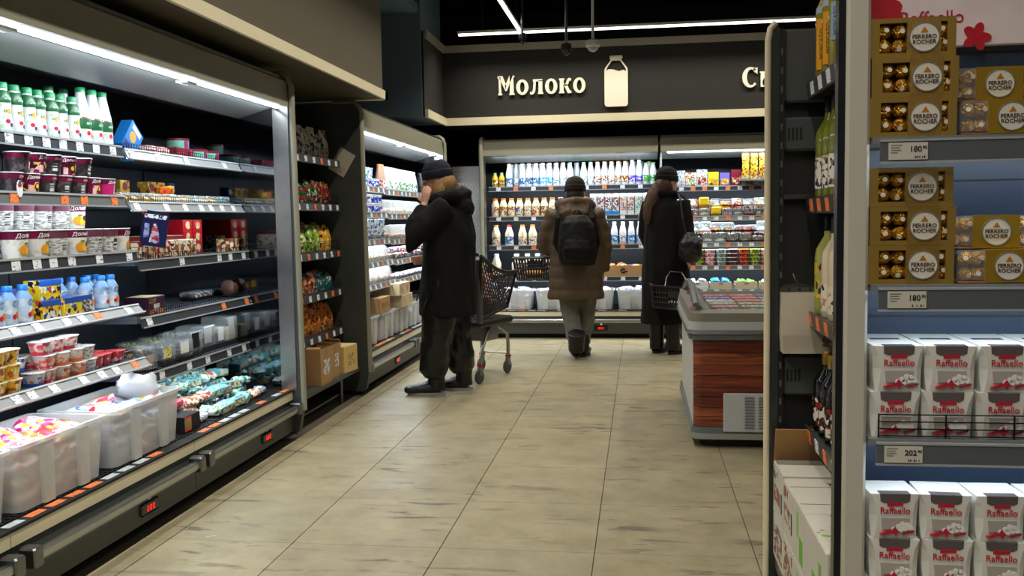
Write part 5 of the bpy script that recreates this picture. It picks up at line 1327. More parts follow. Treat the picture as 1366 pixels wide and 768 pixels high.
tops = [slice_pack(SILV, SILV, 0.12, 0.19), slice_pack(SILV, SILV, 0.12, 0.17), slice_pack(SAL, SAL, 0.12, 0.15), slice_pack(SILV, MEAT, 0.11, 0.18), slice_pack(YEL, GOLDP, 0.11, 0.15, 0.03), slice_pack(LIL, GOLDP, 0.10, 0.14, 0.03), slice_pack(DRED, MEAT, 0.10, 0.17), slice_pack(SILV, MEAT, 0.11, 0.16)]
tn = ['silver', 'silver', 'salad-printed', 'silver and meat', 'yellow', 'lilac', 'dark red', 'silver and meat']
for i in range(15):
    k = (0, 1, 2, 3, 4, 5, 6, 7)[i % 8]
    place(tops[k], (0.30 + i * 0.117, 10.0, DZ[0]), lean(i), f'{tn[k]} sliced meat pack on the top deli shelf, {ordw(i)} from the white divider', 'sliced meat packs')
for i in range(4):
    o = thing('sausage_net', f'long orange sausage bag hanging over the top deli shelf, {ordw(i)} from the packs', 'bag', (1.09 + i * 0.085, 9.93, 1.64), (0.12, 0, 0), 'sausage bags')
    obj('sleeve', bag_mesh('sleeve', 0.08, 0.05, 0.30, bm_('orange_sausage', [(226, 160, 40)] * 3 + [(130, 40, 30), (250, 210, 90), (60, 90, 40)], 45), 300 + i), o)
    MB().tube([(0, 0, 0.295), (0, 0.0, 0.33)], 0.01, 6).build('tied_end', RED, o)
tray = T('wire_shelf', 'rack', MB().box(-0.2, -0.14, 0, 0.2, 0.14, 0.012).mesh('wire_shelf', STEELD), [('front_lip', MB().box(-0.2, -0.145, 0, 0.2, -0.141, 0.05).mesh('front_lip', CLEAR))])
place(tray, (1.22, 9.93, 1.622), 0, 'small tilted wire rack under the sausage bags', rot=(0.0, 0, 0))
mids = [tray_pack([MEAT], 0.11, 0.12, 0.08, 1, RED, 'deli_tray', CLEAR), tray_pack([CRM, MEAT], 0.11, 0.12, 0.08, 2, WHITE, 'deli_tray', CLEAR), tray_pack([SAL], 0.11, 0.12, 0.085, 1, WHITE, 'deli_tray', CLEAR), tray_pack([YEL], 0.10, 0.12, 0.1, 1, YEL, 'deli_tray', YEL), tray_pack([bm_('olive_mix', [(40, 60, 110), (150, 120, 50), (190, 60, 40), (230, 226, 210)], 50)], 0.11, 0.12, 0.085, 1, WHITE, 'deli_tray', CLEAR)]
mn = ['red', 'cream and meat', 'salad', 'yellow', 'mixed']
for i in range(14):
    k = (0, 1, 1, 2, 3, 4, 4)[i % 7]
    place(mids[k], (0.32 + i * 0.118, 10.02, DZ[1]), lean(i) * 0.4, f'{mn[k]} deli tray on the second deli shelf, {ordw(i)} from the white divider', 'deli trays')
    place(mids[(k + 1) % 5], (0.32 + i * 0.118, 10.03, DZ[1] + 0.101), lean(i) * 0.4, f'upper {mn[(k + 1) % 5]} deli tray on the second deli shelf, {ordw(i)} from the white divider', 'deli trays')
lows = [tray_pack([bm_('dark_meat', [(60, 40, 36), (110, 60, 50), (200, 60, 50), (30, 26, 26)], 50)], 0.12, 0.12, 0.07, 1, BLACK, 'smoked_tray'), tray_pack([bm_('white_strips', [(236, 240, 240), (200, 206, 206), (226, 230, 230)], 70)], 0.12, 0.12, 0.11, 1, WHITE, 'smoked_tray'), tray_pack([bm_('brown_sausage', [(120, 70, 40), (70, 44, 30), (190, 150, 60)], 60)], 0.12, 0.12, 0.10, 1, BLACK, 'smoked_tray')]
ln_ = ['dark', 'white-stripped', 'brown']
for i in range(13):
    k = (0, 0, 0, 1, 1, 2, 2)[i % 7]
    place(lows[k], (0.33 + i * 0.127, 10.02, DZ[2]), lean(i) * 0.4, f'{ln_[k]} smoked tray on the third deli shelf, {ordw(i)} from the white divider', 'smoked trays')
back2 = [slice_pack(SAL, MEAT, 0.10, 0.19, 0.03), slice_pack(SILV, MEAT, 0.10, 0.17, 0.03), slice_pack(REDPK, CRM, 0.10, 0.18, 0.03), slice_pack(YEL, MEAT, 0.10, 0.16, 0.03)]
b2n = ['salad-printed', 'silver', 'red', 'yellow']
for i in range(14):
    k = (0, 1, 0, 2, 1, 3, 0, 1)[i % 8]
    place(back2[k], (0.31 + i * 0.118, 10.14, DZ[1]), lean(i), f'{b2n[k]} upright pack at the back of the second deli shelf, {ordw(i)} from the divider', 'upright deli packs')
    place(back2[(k + 1) % 3], (0.31 + i * 0.118, 10.14, DZ[2]), lean(i), f'{b2n[(k + 1) % 3]} upright pack at the back of the third deli shelf, {ordw(i)} from the divider', 'upright deli packs')
    place(lows[(i // 2) % 3], (0.33 + i * 0.118, 10.02, DZ[2] + 0.112), lean(i) * 0.3, f'{ln_[(i // 2) % 3]} smoked tray stacked on the third deli shelf, {ordw(i)} from the divider', 'smoked trays')
tubs = [pot_t('salad_tub', 0.052, 0.046, 0.042, m, l, None, 14, 1.3, 'tub') for m, l in ((bm_('berry_tub', [(150, 40, 44), (210, 90, 60), (120, 30, 30)], 50), mat('orange_lid', (236, 130, 40), 0.4)), (bm_('lime_tub', [(150, 170, 60), (120, 60, 40)], 50), mat('lime_lid', (150, 214, 80), 0.4)), (bm_('rose_tub', [(190, 90, 90), (230, 190, 190)], 50), mat('pale_lid', (226, 220, 220), 0.4)), (bm_('mint_tub', [(170, 190, 186), (110, 120, 110)], 50), mat('mint_lid', (200, 220, 214), 0.4)), (bm_('wine_tub', [(100, 40, 50), (60, 26, 34)], 50), WHITE))]
tbn = ['orange-lidded', 'lime-lidded', 'pale-lidded', 'mint-lidded', 'white-lidded']
for i in range(13):
    for q in range(4):
        place(tubs[i % 5], (0.50 + i * 0.116, 9.99, DZ[3] + q * 0.0425), lean(i), f'{tbn[i % 5]} salad tub, {ordw(q)} up in stack {ordw(i)} from the divider', 'stacked salad tubs')
for i, (x, m1, m2) in enumerate(((0.36, WHITE, SILV), (0.60, WHITE, SILV), (0.84, KRAFTL, bm_('blue_lids', [(60, 160, 226), (90, 190, 240)], 20)), (1.10, KRAFTL, bm_('green_lids', [(90, 200, 70), (170, 220, 110)], 20)), (1.36, KRAFTL, SILV), (1.62, WHITE, SILV))):
    display_tray((x, 10.0, DZ[4]), 0, f'small {["white", "white", "pale kraft", "pale kraft", "pale kraft", "white"][i]} display tray on the lowest deli shelf, {ordw(i)} from the divider', 0.22, 0.2, 0.07, m1, ())
    packet_heap((x, 10.0), 0.2, 0.18, DZ[4] + 0.005, 2, 2, 2, [lump_mesh('cheese_packet', 0.09, 0.08, 0.045, m2, 44 + i, 0.1)], 'cheese packet', f'in display tray {ordw(i)} of the deli fridge', 'cheese packets', 80 + i, 0, 'cheese_packet', dz=0.042)
for i, x in enumerate((0.42, 0.85, 1.28, 1.7)):
    storage_bin((x, 9.965, 0.2985), 0, f'frosted bin on the deli fridge deck, {ordw(i)} from the white divider', 0.37, 0.30, 0.16)

# ------------------------------------------------------------------ chest freezer with wood-print front
FX0, FX1, FY0, FY1 = 0.275, 2.15, 5.1, 6.6
t = thing('chest_freezer', 'chest freezer with wood-print front and curved glass lid', 'freezer', (0, 0, 0))
WOODC = [(146, 74, 48), (124, 56, 40), (158, 84, 54), (134, 64, 44), (110, 50, 38)]
def wood(i):
    name = f'red_wood_print_{i}'
    m = mat(name, WOODC[i], 0.3)
    nt = m.node_tree
    b = nt.nodes['Principled BSDF']
    tc = nt.nodes.new('ShaderNodeTexCoord')
    mp = nt.nodes.new('ShaderNodeMapping')
    mp.inputs['Scale'].default_value = (2.2, 2.2, 46)
    mp.inputs['Location'].default_value = (i * 3.3, 0, i * 1.7)
    n = nt.nodes.new('ShaderNodeTexNoise')
    n.inputs['Scale'].default_value = 2.0
    n.inputs['Detail'].default_value = 8
    n.inputs['Distortion'].default_value = 0.8
    r = nt.nodes.new('ShaderNodeValToRGB')
    e = r.color_ramp.elements
    c = lin(WOODC[i])
    e[0].position, e[0].color = 0.32, (*[v * 0.35 for v in c], 1)
    e[1].position, e[1].color = 0.68, (*[min(1, v * 1.5) for v in c], 1)
    nt.links.new(tc.outputs['Object'], mp.inputs['Vector'])
    nt.links.new(mp.outputs['Vector'], n.inputs['Vector'])
    nt.links.new(n.outputs['Fac'], r.inputs[0])
    nt.links.new(r.outputs[0], b.inputs['Base Color'])
    return m
WOODS = [wood(i) for i in range(5)]
FWHITE = mat('freezer_white', (206, 210, 214), 0.35, nz=(5, 0.05))
FGREY = mat('freezer_grey', (112, 118, 120), 0.25)
FCHROME = mat('freezer_band', (176, 182, 186), 0.22, 0.6)
FBEIGE = mat('freezer_frame', (132, 128, 110), 0.35)
def rrect(x0, y0, x1, y1, r, n=6):
    pts = []
    for cx, cy, a0 in ((x1 - r, y0 + r, -PI / 2), (x1 - r, y1 - r, 0), (x0 + r, y1 - r, PI / 2), (x0 + r, y0 + r, PI)):
        for i in range(n):
            a = a0 + PI / 2 * i / (n - 1)
            pts.append((cx + r * math.cos(a), cy + r * math.sin(a)))
    return pts
def band(mb, z0, z1, out, r=0.07, m=0, M=None):
    mb.prism(rrect(FX0 - out, FY0 - out, FX1 + out, FY1 + out, r), 'z', z0, z1, m)
    return mb
band(MB(), 0.0, 0.05, -0.05).build('plinth', BLACK, t)
band(MB(), 0.12, 0.60, -0.012).build('body', FWHITE, t, smooth=0.5)
lw = band(MB(), 0.052, 0.085, 0.006)
lw.build('lower_bumper', FCHROME, t, smooth=0.5)
band(MB(), 0.0855, 0.119, 0.0).build('lower_bumper', FGREY, t, smooth=0.5)
# wood-print planks wrapping the left corner of the front
zz = 0.121
wds = [0.055, 0.05, 0.062, 0.05, 0.066, 0.058, 0.064, 0.07]
arc = [(FX0 + 0.06 - 0.06 * math.sin(a), FY0 + 0.06 - 0.06 * math.cos(a)) for a in [PI / 2 * 0.62 * (6 - i) / 6 for i in range(7)]]
for i, h in enumerate(wds):
    pth = [(x, y) for x, y in arc] + [(FX1 - 0.1, FY0)]
    outer = pth
    inner = [(x + 0.001, y + 0.012) for x, y in pth]
    mb = MB()
    mb.prism(outer + inner[::-1], 'z', zz + 0.0015, zz + h - 0.0015)
    mb.build('plank', WOODS[(i * 2) % 5], t)
    zz += h
gp = MB().cbox(0.445, FY0 - 0.012, 0.095, 0.93, FY0 - 0.001, 0.31, 0.005).build('vent_cover', FWHITE, t)
for c in range(4):
    for r in range(11):
        MB().prism([(-0.028, 0), (0.028, 0), (0.022, 0.008), (-0.022, 0.008)], 'y', -0.004, 0.0).build('vent_slot', mat('slot_grey', (120, 126, 130), 0.5), gp, (0.585 + c * 0.073, FY0 - 0.0125, 0.115 + r * 0.0165))
# upper rim bands
band(MB(), 0.601, 0.632, 0.012).build('upper_bumper', FGREY, t, smooth=0.5)
band(MB(), 0.633, 0.652, 0.022).build('upper_bumper', FCHROME, t, smooth=0.5)
band(MB(), 0.653, 0.70, 0.014).build('rim_band', FWHITE, t, smooth=0.5)
# beige frame: sloping ring from the rim up to the lids
def lidz(f):
    return 0.74 + 0.11 * math.sin(PI * f) ** 0.7
fr = MB()
o1 = rrect(FX0 - 0.014, FY0 - 0.014, FX1 + 0.014, FY1 + 0.014, 0.07)
o2 = rrect(FX0 - 0.004, FY0 - 0.004, FX1 + 0.004, FY1 + 0.004, 0.07)
i2 = rrect(FX0 + 0.11, FY0 + 0.12, FX1 - 0.11, FY1 - 0.12, 0.05)
i1 = rrect(FX0 + 0.12, FY0 + 0.13, FX1 - 0.12, FY1 - 0.13, 0.05)
n = len(o1)
rings = [[(x, y, 0.701) for x, y in o1], [(x, y, 0.745) for x, y in o2], [(x, y, 0.754) for x, y in i2], [(x, y, 0.69) for x, y in i1]]
fr.loft(rings, caps=False)
fr.build('lid_frame', FBEIGE, t, smooth=0.5)
# inside well and its floor
MB().prism(rrect(FX0 + 0.1, FY0 + 0.11, FX1 - 0.1, FY1 - 0.11, 0.05), 'z', 0.684, 0.6895).build('well_floor', mat('frost_white', (220, 226, 230), 0.5), t)
# two curved glass lids, arching front to back, side by side
GLASS = mat('lid_glass', (225, 236, 238), 0.04, alpha=0.09, spec=1.0)
for k, (xa, xb, dz) in enumerate(((FX0 + 0.05, FX0 + 1.0, 0.0), (FX0 + 0.95, FX1 - 0.05, 0.012))):
    ya, yb = FY0 + 0.12, FY1 - 0.08
    N = 14
    prof = [(ya + (yb - ya) * i / N, 0.765 + dz + 0.085 * math.sin(PI * i / N)) for i in range(N + 1)]
    poly = prof + [(y, z - 0.006) for y, z in prof[::-1]]
    g = MB()
    for i in range(N):
        q = [prof[i], prof[i + 1], (prof[i + 1][0], prof[i + 1][1] - 0.006), (prof[i][0], prof[i][1] - 0.006)]
        g.prism(q, 'x', xa, xb)
    lid = g.build('glass_lid', GLASS, t, smooth=0.8)
    for x in (xa, xb):
        f = MB()
        f.tube([(x, y, z) for y, z in prof], 0.014, 6)
        f.build('lid_edge', FGREY, lid, smooth=0.8)
MB().tube([(FX0 + 0.03, FY0 + 0.12 + (FY1 - FY0 - 0.2) * i / 12, 0.775 + 0.09 * math.sin(PI * i / 12)) for i in range(13)], 0.018, 8).build('side_arch', FGREY, t, smooth=0.8)
MB().box(FX0 - 0.003, FY0 + 0.12, 0.746, FX0 + 0.03, FY1 - 0.09, 0.77).build('side_rail', mat('rosy_rail', (190, 170, 168), 0.25), t)
# frozen packs inside
FP = [box_t('frozen_pack', 0.16, 0.12, 0.05, mat(n_, c_, 0.4), [('t', -0.07, -0.05, 0.07, 0.05, m_)], cat='pack') for n_, c_, m_ in (('frozen_blue', (50, 60, 160), bm_('frozen_blue_p', [(50, 60, 160)] * 2 + [(220, 226, 236)], 40)), ('frozen_white', (226, 230, 230), SILV), ('frozen_green', (90, 140, 80), SAL), ('frozen_red', (180, 40, 50), REDPK))]
fpn = ['blue', 'white', 'green', 'red']
for a in range(9):
    for b in range(6):
        k = (a * 2 + b * 3 + (a * b) % 3) % 4 if b > 0 else (0 if a < 3 else (a % 4))
        place(FP[k], (FX0 + 0.22 + a * 0.172, FY0 + 0.24 + b * 0.195, 0.691), R.uniform(-0.08, 0.08), f'{fpn[k]} frozen pack in the chest freezer, row {ordw(b)}, {ordw(a)} along', 'frozen packs')
# sheet of packs behind the far glass: yellow broom handle seen by the boots is left of the freezer
# ------------------------------------------------------------------ bottle bay facing the aisle
t = thing('bottle_shelf', 'tall dark shelving bay of wine bottles facing the aisle', 'shelf', (0, 0, 0))
BX = 0.45
PERF = mat('perforated_black', (22, 23, 24), 0.5)
up = MB().box(0.352, 2.60, 0.0, 0.374, 2.66, 1.775).build('end_upright', mat('upright_dark', (70, 76, 76), 0.25, 0.5), t)
MB().tube([(0.344, 2.60, 0.0), (0.344, 2.60, 1.74), (0.35, 2.60, 1.77), (0.364, 2.60, 1.785)], 0.0085, 8).build('cream_edge', CREAM, up, smooth=0.8)
MB().box(0.3745, 2.605, 0.0, 0.388, 2.655, 1.77).build('slotted_strip', PERF, t)
for k in range(34):
    MB().box(-0.003, -0.0006, 0, 0.003, 0, 0.018).build('slot', mat('slot_pale', (86, 92, 96), 0.4), t, (0.381, 2.6044, 0.05 + k * 0.05))
PAN = mat('bay_panel', (78, 82, 82), 0.5)
ep = [(0.388, 1.53, 0.62, 1.76), (0.388, 0.2, 0.62, 0.40)]
MB().box(0.389, 2.645, 0.10, 0.84, 2.66, 1.77).build('end_panel', DARKER, t)
for (z0, z1) in ((1.575, 1.77), (1.445, 1.535), (0.775, 0.885)):
    p = MB().cbox(0.389, 2.615, z0, 0.70, 2.644, z1, 0.006).build('cover_panel', PAN, t)
    if z1 < 1.6:
        for k in range(4):
            MB().box(-0.003, -0.0008, 0, 0.003, 0, 0.034).build('vent_slot', INK, p, (0.402 + k * 0.0105, 2.6145, (z0 + z1) / 2 - 0.017))
for z in (1.315, 1.07):
    MB().box(0.389, 2.62, z, 0.70, 2.644, z + 0.012).build('cross_rail', STEELD, t)
MB().box(0.84, 2.13, 0.05, 0.86, 2.66, 1.9).build('back_panel', DARKER, t)
MB().box(0.365, 2.13, 0.30, 0.84, 2.595, 0.334).build('base_shelf', STEELD, t)
MB().box(0.40, 2.13, 0.0, 0.84, 2.595, 0.29).build('plinth', BLACK, t)
for i, z in enumerate((1.62, 1.315, 1.012, 0.695)):
    s = MB().box(BX + 0.002, 2.14, z - 0.025, 0.838, 2.605, z - 0.004).build('shelf', DARK, t)
    M = Matrix.Translation((BX, 0, z + 0.002)) @ Matrix.Rotation(-0.12, 4, 'Y')
    MB().box(-0.004, 2.14, -0.042, 0.002, 2.61, 0.0, 0, M).build('price_rail', RAILD, s)
    for k in range(4):
        MB().box(-0.0058, 2.20 + k * 0.105, -0.037, -0.0042, 2.24 + k * 0.105, -0.004, 0, M).build('price_tag', TAGO if i in (1, 2) or (i == 3 and k % 2) else TAGW, s)
wn = [(0.034, 0), (0.037, 0.006), (0.037, 0.17), (0.034, 0.195), (0.014, 0.235), (0.013, 0.29)]
def wine(glass, lab, capm, k=1.0, lz=(0.05, 0.15), name='wine_bottle'):
    return bottle_t(name, sc_prof(wn, 1, k), glass, (capm, 0.0148, 0.25 * k, 0.298 * k), [(lz[0] * k, lz[1] * k, lab)])
YG = mat('straw_glass', (150, 140, 40), 0.08, spec=0.8)
OG = mat('olive_glass', (120, 126, 40), 0.08, spec=0.8)
DG = mat('dark_wine_glass', (18, 16, 14), 0.08, spec=0.8)
CW = mat('cream_liqueur', (226, 208, 180), 0.2)
def vlabel(t_, text, m, col, z, size, w, hgt):
    """upright strip label with lettering running up the bottle"""
    r = 0.0378
    t_.parts.append(('strip_label', MB().prism([(-w / 2, z - hgt / 2), (w / 2, z - hgt / 2), (w / 2, z + hgt / 2), (-w / 2, z + hgt / 2)], 'y', -r - 0.0015, -r + 0.004).mesh('strip_label', col), None, None, [('lettering', text_mesh(text, size, m), (0, -r - 0.0019, z), (PI / 2, -PI / 2, 0))]))
    return t_
AMB = mat('amber_label', (236, 160, 20), 0.4)
W1 = vlabel(wine(YG, mat('pale_neck', (170, 176, 196), 0.4), mat('blue_red_cap', (80, 70, 120), 0.4), 1.0, (0.175, 0.192)), 'MOSCATO', INK, AMB, 0.095, 0.016, 0.03, 0.13)
W2 = vlabel(wine(YG, mat('pale_neck2', (150, 180, 206), 0.4), mat('red_foil', (150, 40, 50), 0.4), 1.0, (0.175, 0.192)), 'MOSCATO', INK, mat('powder_blue_label', (150, 180, 206), 0.4), 0.12, 0.014, 0.026, 0.09)
FR = -PI / 2
for i, y in enumerate((2.555, 2.47, 2.385, 2.30, 2.215)):
    place([W1, W1, W2, W2, W2][i], (BX + 0.046, y, 1.617), -0.75, f'straw glass bottle with {["amber", "amber", "powder-blue", "powder-blue", "powder-blue"][i]} strip label on the top bay shelf, {ordw(i)} from the upright', 'top bay shelf bottles')
W3 = wine(OG, bm_('floral_label', [(230, 226, 216)] * 3 + [(60, 56, 60), (160, 120, 90)], 60), mat('black_cap', (24, 22, 24), 0.3), 0.9, (0.03, 0.12))
for i, y in enumerate((2.545, 2.46, 2.375, 2.29, 2.205)):
    place(W3, (BX + 0.046, y, 1.312), -0.75, f'olive glass bottle with white label on the second bay shelf, {ordw(i)} from the upright', 'second bay shelf bottles')
W4 = wine(mat('lemon_liqueur', (176, 176, 90), 0.1), bm_('lemon_label', [(176, 176, 90)] * 4 + [(236, 190, 30), (60, 60, 30)], 40), MATS['black_cap'], 0.88, (0.05, 0.16))
W5 = wine(CW, bm_('cream_label', [(236, 224, 204)] * 4 + [(60, 50, 70), (190, 150, 120)], 50), MATS['black_cap'], 0.86, (0.02, 0.10))
for i, y in enumerate((2.54, 2.45, 2.365, 2.28, 2.2)):
    place(W4 if i == 0 else W5, (BX + 0.046, y, 1.009), -0.75, ['tall lemon liqueur bottle on the third bay shelf'][0] if i == 0 else f'cream liqueur bottle on the third bay shelf, {ordw(i - 1)} from the lemon one', 'third bay shelf bottles')
W6 = wine(DG, bm_('dark_label', [(30, 26, 26)] * 2 + [(226, 220, 210), (150, 40, 44)], 45), mat('gold_foil', (196, 160, 70), 0.3, 0.7), 0.72, (0.03, 0.13))
for i, y in enumerate((2.55, 2.47, 2.39, 2.31, 2.23)):
    place(W6, (BX + 0.046, y, 0.692), FR - 0.6, f'small dark bottle with gold neck on the lowest bay shelf, {ordw(i)} from the upright', 'lowest bay shelf bottles')
    place(W6, (BX + 0.14, y, 0.692), FR - 0.6, f'small dark bottle in the rear rank of the lowest bay shelf, {ordw(i)} from the upright', 'lowest bay shelf bottles')
# paper sack hung on the end panel
o = thing('paper_sack', 'off-white paper sack hanging from a rail in the bottle bay', 'bag', (0.465, 2.575, 0.90), (0, 0, 0))
SACK = mat('sack_paper', (196, 188, 170), 0.8, nz=(8, 0.06), bump=(14, 0.4))
MB().loft([[(-0.085, -0.028, 0), (0.085, -0.028, 0), (0.085, 0.03, 0), (-0.085, 0.03, 0)], [(-0.088, -0.034, 0.05), (0.088, -0.030, 0.05), (0.088, 0.03, 0.05), (-0.088, 0.03, 0.05)], [(-0.086, -0.02, 0.165), (0.086, -0.022, 0.165), (0.086, 0.03, 0.165), (-0.086, 0.03, 0.165)]]).build('sack', SACK, o)
MB().box(0.015, -0.0345, 0.02, 0.075, -0.0325, 0.07).build('printed_block', pmat('sack_print', [(196, 188, 170)] * 2 + [(120, 112, 100)], 90, stretch=(0.4, 1, 1.5)), o)
hb = MB().box(-0.09, -0.018, 0.166, 0.09, -0.006, 0.178).build('hanging_bar', STEELD, o)
for k in range(6):
    MB().lathe([(0.004, 0), (0.004, 0.001)], 8, M=Matrix.Translation((-0.07 + k * 0.028, -0.0182, 0.172)) @ Matrix.Rotation(PI / 2, 4, 'X')).build('punched_hole', INK, hb)
MB().tube([(-0.04, -0.02, 0.178), (-0.055, -0.025, 0.20), (-0.06, -0.02, 0.215)], 0.002, 5).build('hook', STEELD, o)
# cartons on the bay's base shelf
TXTB = pmat('carton_text', [(206, 202, 190)] * 2 + [(96, 84, 74), (150, 70, 60)], 80, stretch=(1, 0.6, 1))
LEAFG = mat('leaf_green', (110, 180, 60), 0.6)
def bay_carton(y0, y1, z0, h, label, prints, flap_open=False, m=GREYCARD, x0=0.362, w=0.30):
    """carton with its long side on the aisle (x = x0) between y0 and y1"""
    o = thing('wine_carton', label, 'box', (x0, y0, z0), (0, 0, 0), 'wine cartons')
    L = y1 - y0
    th = 0.004
    mb = MB()
    if flap_open:
        mb.box(0, 0, 0, w, L, th).box(0, 0, th, th, L, h).box(w - th, 0, th, w, L, h).box(th, 0, th, w - th, th, h).box(th, L - th, th, w - th, L, h)
        mb.build('body', m, o)
        MB().box(0, 0, 0, w, 0.003, 0.10, 0, Matrix.Translation((0, L - 0.003, h)) @ Matrix.Rotation(0.35, 4, 'X')).build('flap', KRAFT, o)
        MB().box(0, 0, 0, w * 0.98, L * 0.55, 0.003, 0, Matrix.Translation((0, 0.0, h)) @ Matrix.Rotation(0.05, 4, 'X')).build('flap', m, o)
    else:
        mb.cbox(0, 0, 0, w, L, h, 0.003)
        mb.build('body', m, o)
        MB().box(0.004, L * 0.5 - 0.001, h, w - 0.004, L * 0.5 + 0.001, h + 0.0006).build('lid_seam', INK, o)
    for (a0, b0, a1, b1, pm) in prints:
        MB().box(-0.0008, a0 * L, b0 * h, 0, a1 * L, b1 * h).build('print_block', pm, o)
    return o
DV = mat('mauve_ink', (110, 60, 70), 0.6)
PR1 = [(0.55, 0.72, 0.93, 0.9, TXTB), (0.12, 0.25, 0.2, 0.62, INK), (0.3, 0.3, 0.9, 0.6, TXTB)]
bay_carton(2.415, 2.59, 0.335, 0.12, 'lower lettered wine carton by the bay upright', [(0.1, 0.15, 0.9, 0.85, TXTB)])
bay_carton(2.415, 2.59, 0.456, 0.142, 'open lettered wine carton by the bay upright, flaps raised', PR1, True)
for k in range(3):
    MB().lathe(sc_prof(wn, 0.8, 0.42), 10).build('carton_bottle', DG, None, (0.45 + k * 0.075, 2.555, 0.461), smooth=0.7)
    tag(D.objects['carton_bottle' if k == 0 else f'carton_bottle.{k:03d}'], f'dark bottle neck inside the open wine carton, {ordw(k)} from the aisle', 'bottle', 'bottles in the carton')
bay_carton(2.255, 2.41, 0.335, 0.12, 'lower lettered wine carton, second from the upright', [(0.1, 0.15, 0.9, 0.85, TXTB)])
o = bay_carton(2.255, 2.41, 0.456, 0.142, 'upper lettered wine carton with printed lid, second from the upright', PR1)
obj('lettering', text_mesh('pink', 0.035, INK), o, (0.13, 0.10, 0.1432), (0, 0, PI))
GP1 = [(0.1, 0.1, 0.4, 0.5, LEAFG), (0.5, 0.45, 0.7, 0.85, mat('leaf_pale', (150, 196, 110), 0.6))]
bay_carton(2.11, 2.25, 0.335, 0.12, 'lower leaf-printed white carton, third from the upright', GP1)
bay_carton(2.11, 2.25, 0.456, 0.146, 'upper leaf-printed white carton, third from the upright', GP1)
o = bay_carton(1.86, 2.105, 0.335, 0.12, 'lower slim white carton with a green mark beside the pillar', [(0.2, 0.2, 0.35, 0.8, LEAFG)], w=0.056)
o = bay_carton(1.86, 2.105, 0.456, 0.146, 'upper slim white carton with a round green mark beside the pillar', [(0.2, 0.1, 0.3, 0.7, LEAFG), (0.45, 0.15, 0.6, 0.4, LEAFG)], w=0.056)
MB().prism(ellipse(0.03, 0.11, 0.02, 0.045), 'z', 0.1462, 0.1472).build('round_mark', pmat('green_stripe_mark', [(110, 180, 60), (206, 202, 190)], 60, stretch=(0.2, 1, 1)), o)

# ------------------------------------------------------------------ chocolate display (end of the gondola)
EY = 1.80
t = thing('display_shelf', 'end-of-aisle chocolate display shelf with a pale side pillar', 'shelf', (0, 0, 0))
PILL = mat('pillar_enamel', (196, 192, 178), 0.35, nz=(3, 0.04))
MB().cbox(0.379, EY, 0.0, 0.4225, EY + 0.04, 2.05, 0.006).build('side_pillar', PILL, t)
MB().box(0.4228, EY + 0.041, 0.0, 0.4255, 1.9845, 1.585).build('side_panel', MATS['shelf_enamel'], t)
MB().box(0.366, EY + 0.008, 0.0, 0.3785, EY + 0.036, 2.05).build('pillar_edge', mat('edge_black', (26, 27, 29), 0.25), t)
MB().box(0.4257, 1.985, 0.05, 1.30, 2.0, 1.585).build('back_panel', mat('navy_panel', (44, 58, 78), 0.4), t)
for z in (0.60, 0.89, 1.06, 1.20, 1.335, 1.52):
    MB().box(0.4257, 1.982, z, 1.30, 1.9848, z + 0.003).build('panel_seam', INK, t)
MB().box(0.4227, EY + 0.01, 0.0, 1.30, 1.98, 0.08).build('plinth', BLACK, t)
MB().cbox(1.30, EY, 0.0, 1.345, EY + 0.04, 2.05, 0.006).build('side_pillar', PILL, t)
def ecard(par, x, zc, price, sup, w=0.068, h=0.031, y=EY - 0.0152):
    o = MB().box(-w / 2, -0.0008, -h / 2, w / 2, 0.0008, h / 2).build('price_card', mat('price_card_paper', (206, 202, 188), 0.6), par, (x, y, zc))
    obj('price_figures', text_mesh(price, 0.0145, INK, bold=0.0003), o, (0.013, -0.001, 0.003), RX)
    obj('price_figures', text_mesh(sup, 0.0075, INK, bold=0.0002), o, (0.029, -0.001, 0.006), RX)
    for k in range(4):
        MB().box(-w / 2 + 0.004, -0.0011, 0.010 - k * 0.0045, -w / 2 + 0.004 + (0.02, 0.016, 0.018, 0.012)[k], -0.0008, 0.0118 - k * 0.0045).build('fine_print', mat('grey_ink', (120, 116, 110), 0.6), o)
    MB().box(0.008, -0.0011, -0.013, 0.03, -0.0008, -0.009).build('bar_code', pmat('bar_lines', [(206, 202, 188), (40, 38, 38)], 500, stretch=(1, 0.01, 0.01)), o)
RAILE = mat('endcap_rail', (92, 96, 100), 0.3)
EZ = (1.412, 1.140, 0.850)
for i, z in enumerate(EZ):
    s = MB().box(0.4257, EY - 0.008, z - 0.012, 1.30, 1.981, z).build('shelf', mat('endcap_shelf', (120, 124, 126), 0.35), t)
    MB().box(0.437, EY - 0.013, z - 0.046, 1.295, EY - 0.009, z - 0.008).build('price_rail', RAILE, s)
    MB().box(0.437, EY - 0.0145, z - 0.049, 1.295, EY - 0.008, z - 0.045).box(0.437, EY - 0.0145, z - 0.009, 1.295, EY - 0.008, z - 0.005).build('rail_edge', MATS['rail_edge'], s)
    ecard(s, (0.485, 0.487, 0.485)[i], z - 0.027, ('180', '180', '202')[i], '90')
    MB().box(0.46, EY + 0.006, z - 0.02, 1.29, EY + 0.016, z - 0.0125).build('shelf_light', GLOW, s)
    l = area('shelf_lamp', (0.86, EY + 0.014, z - 0.024), (0.84, 0.012), 0.8, (0.75, 0.88, 1.0), (math.radians(30), 0, 0))
s3 = D.objects[s.name]
MB().box(0.4257, EY - 0.008, 0.465, 1.30, 1.981, 0.48).build('shelf', MATS['endcap_shelf'], t)
f = MB()
for q in range(4):
    f.box(0.442, EY - 0.003, 0.854 + q * 0.0135, 1.29, EY - 0.0005, 0.856 + q * 0.0135)
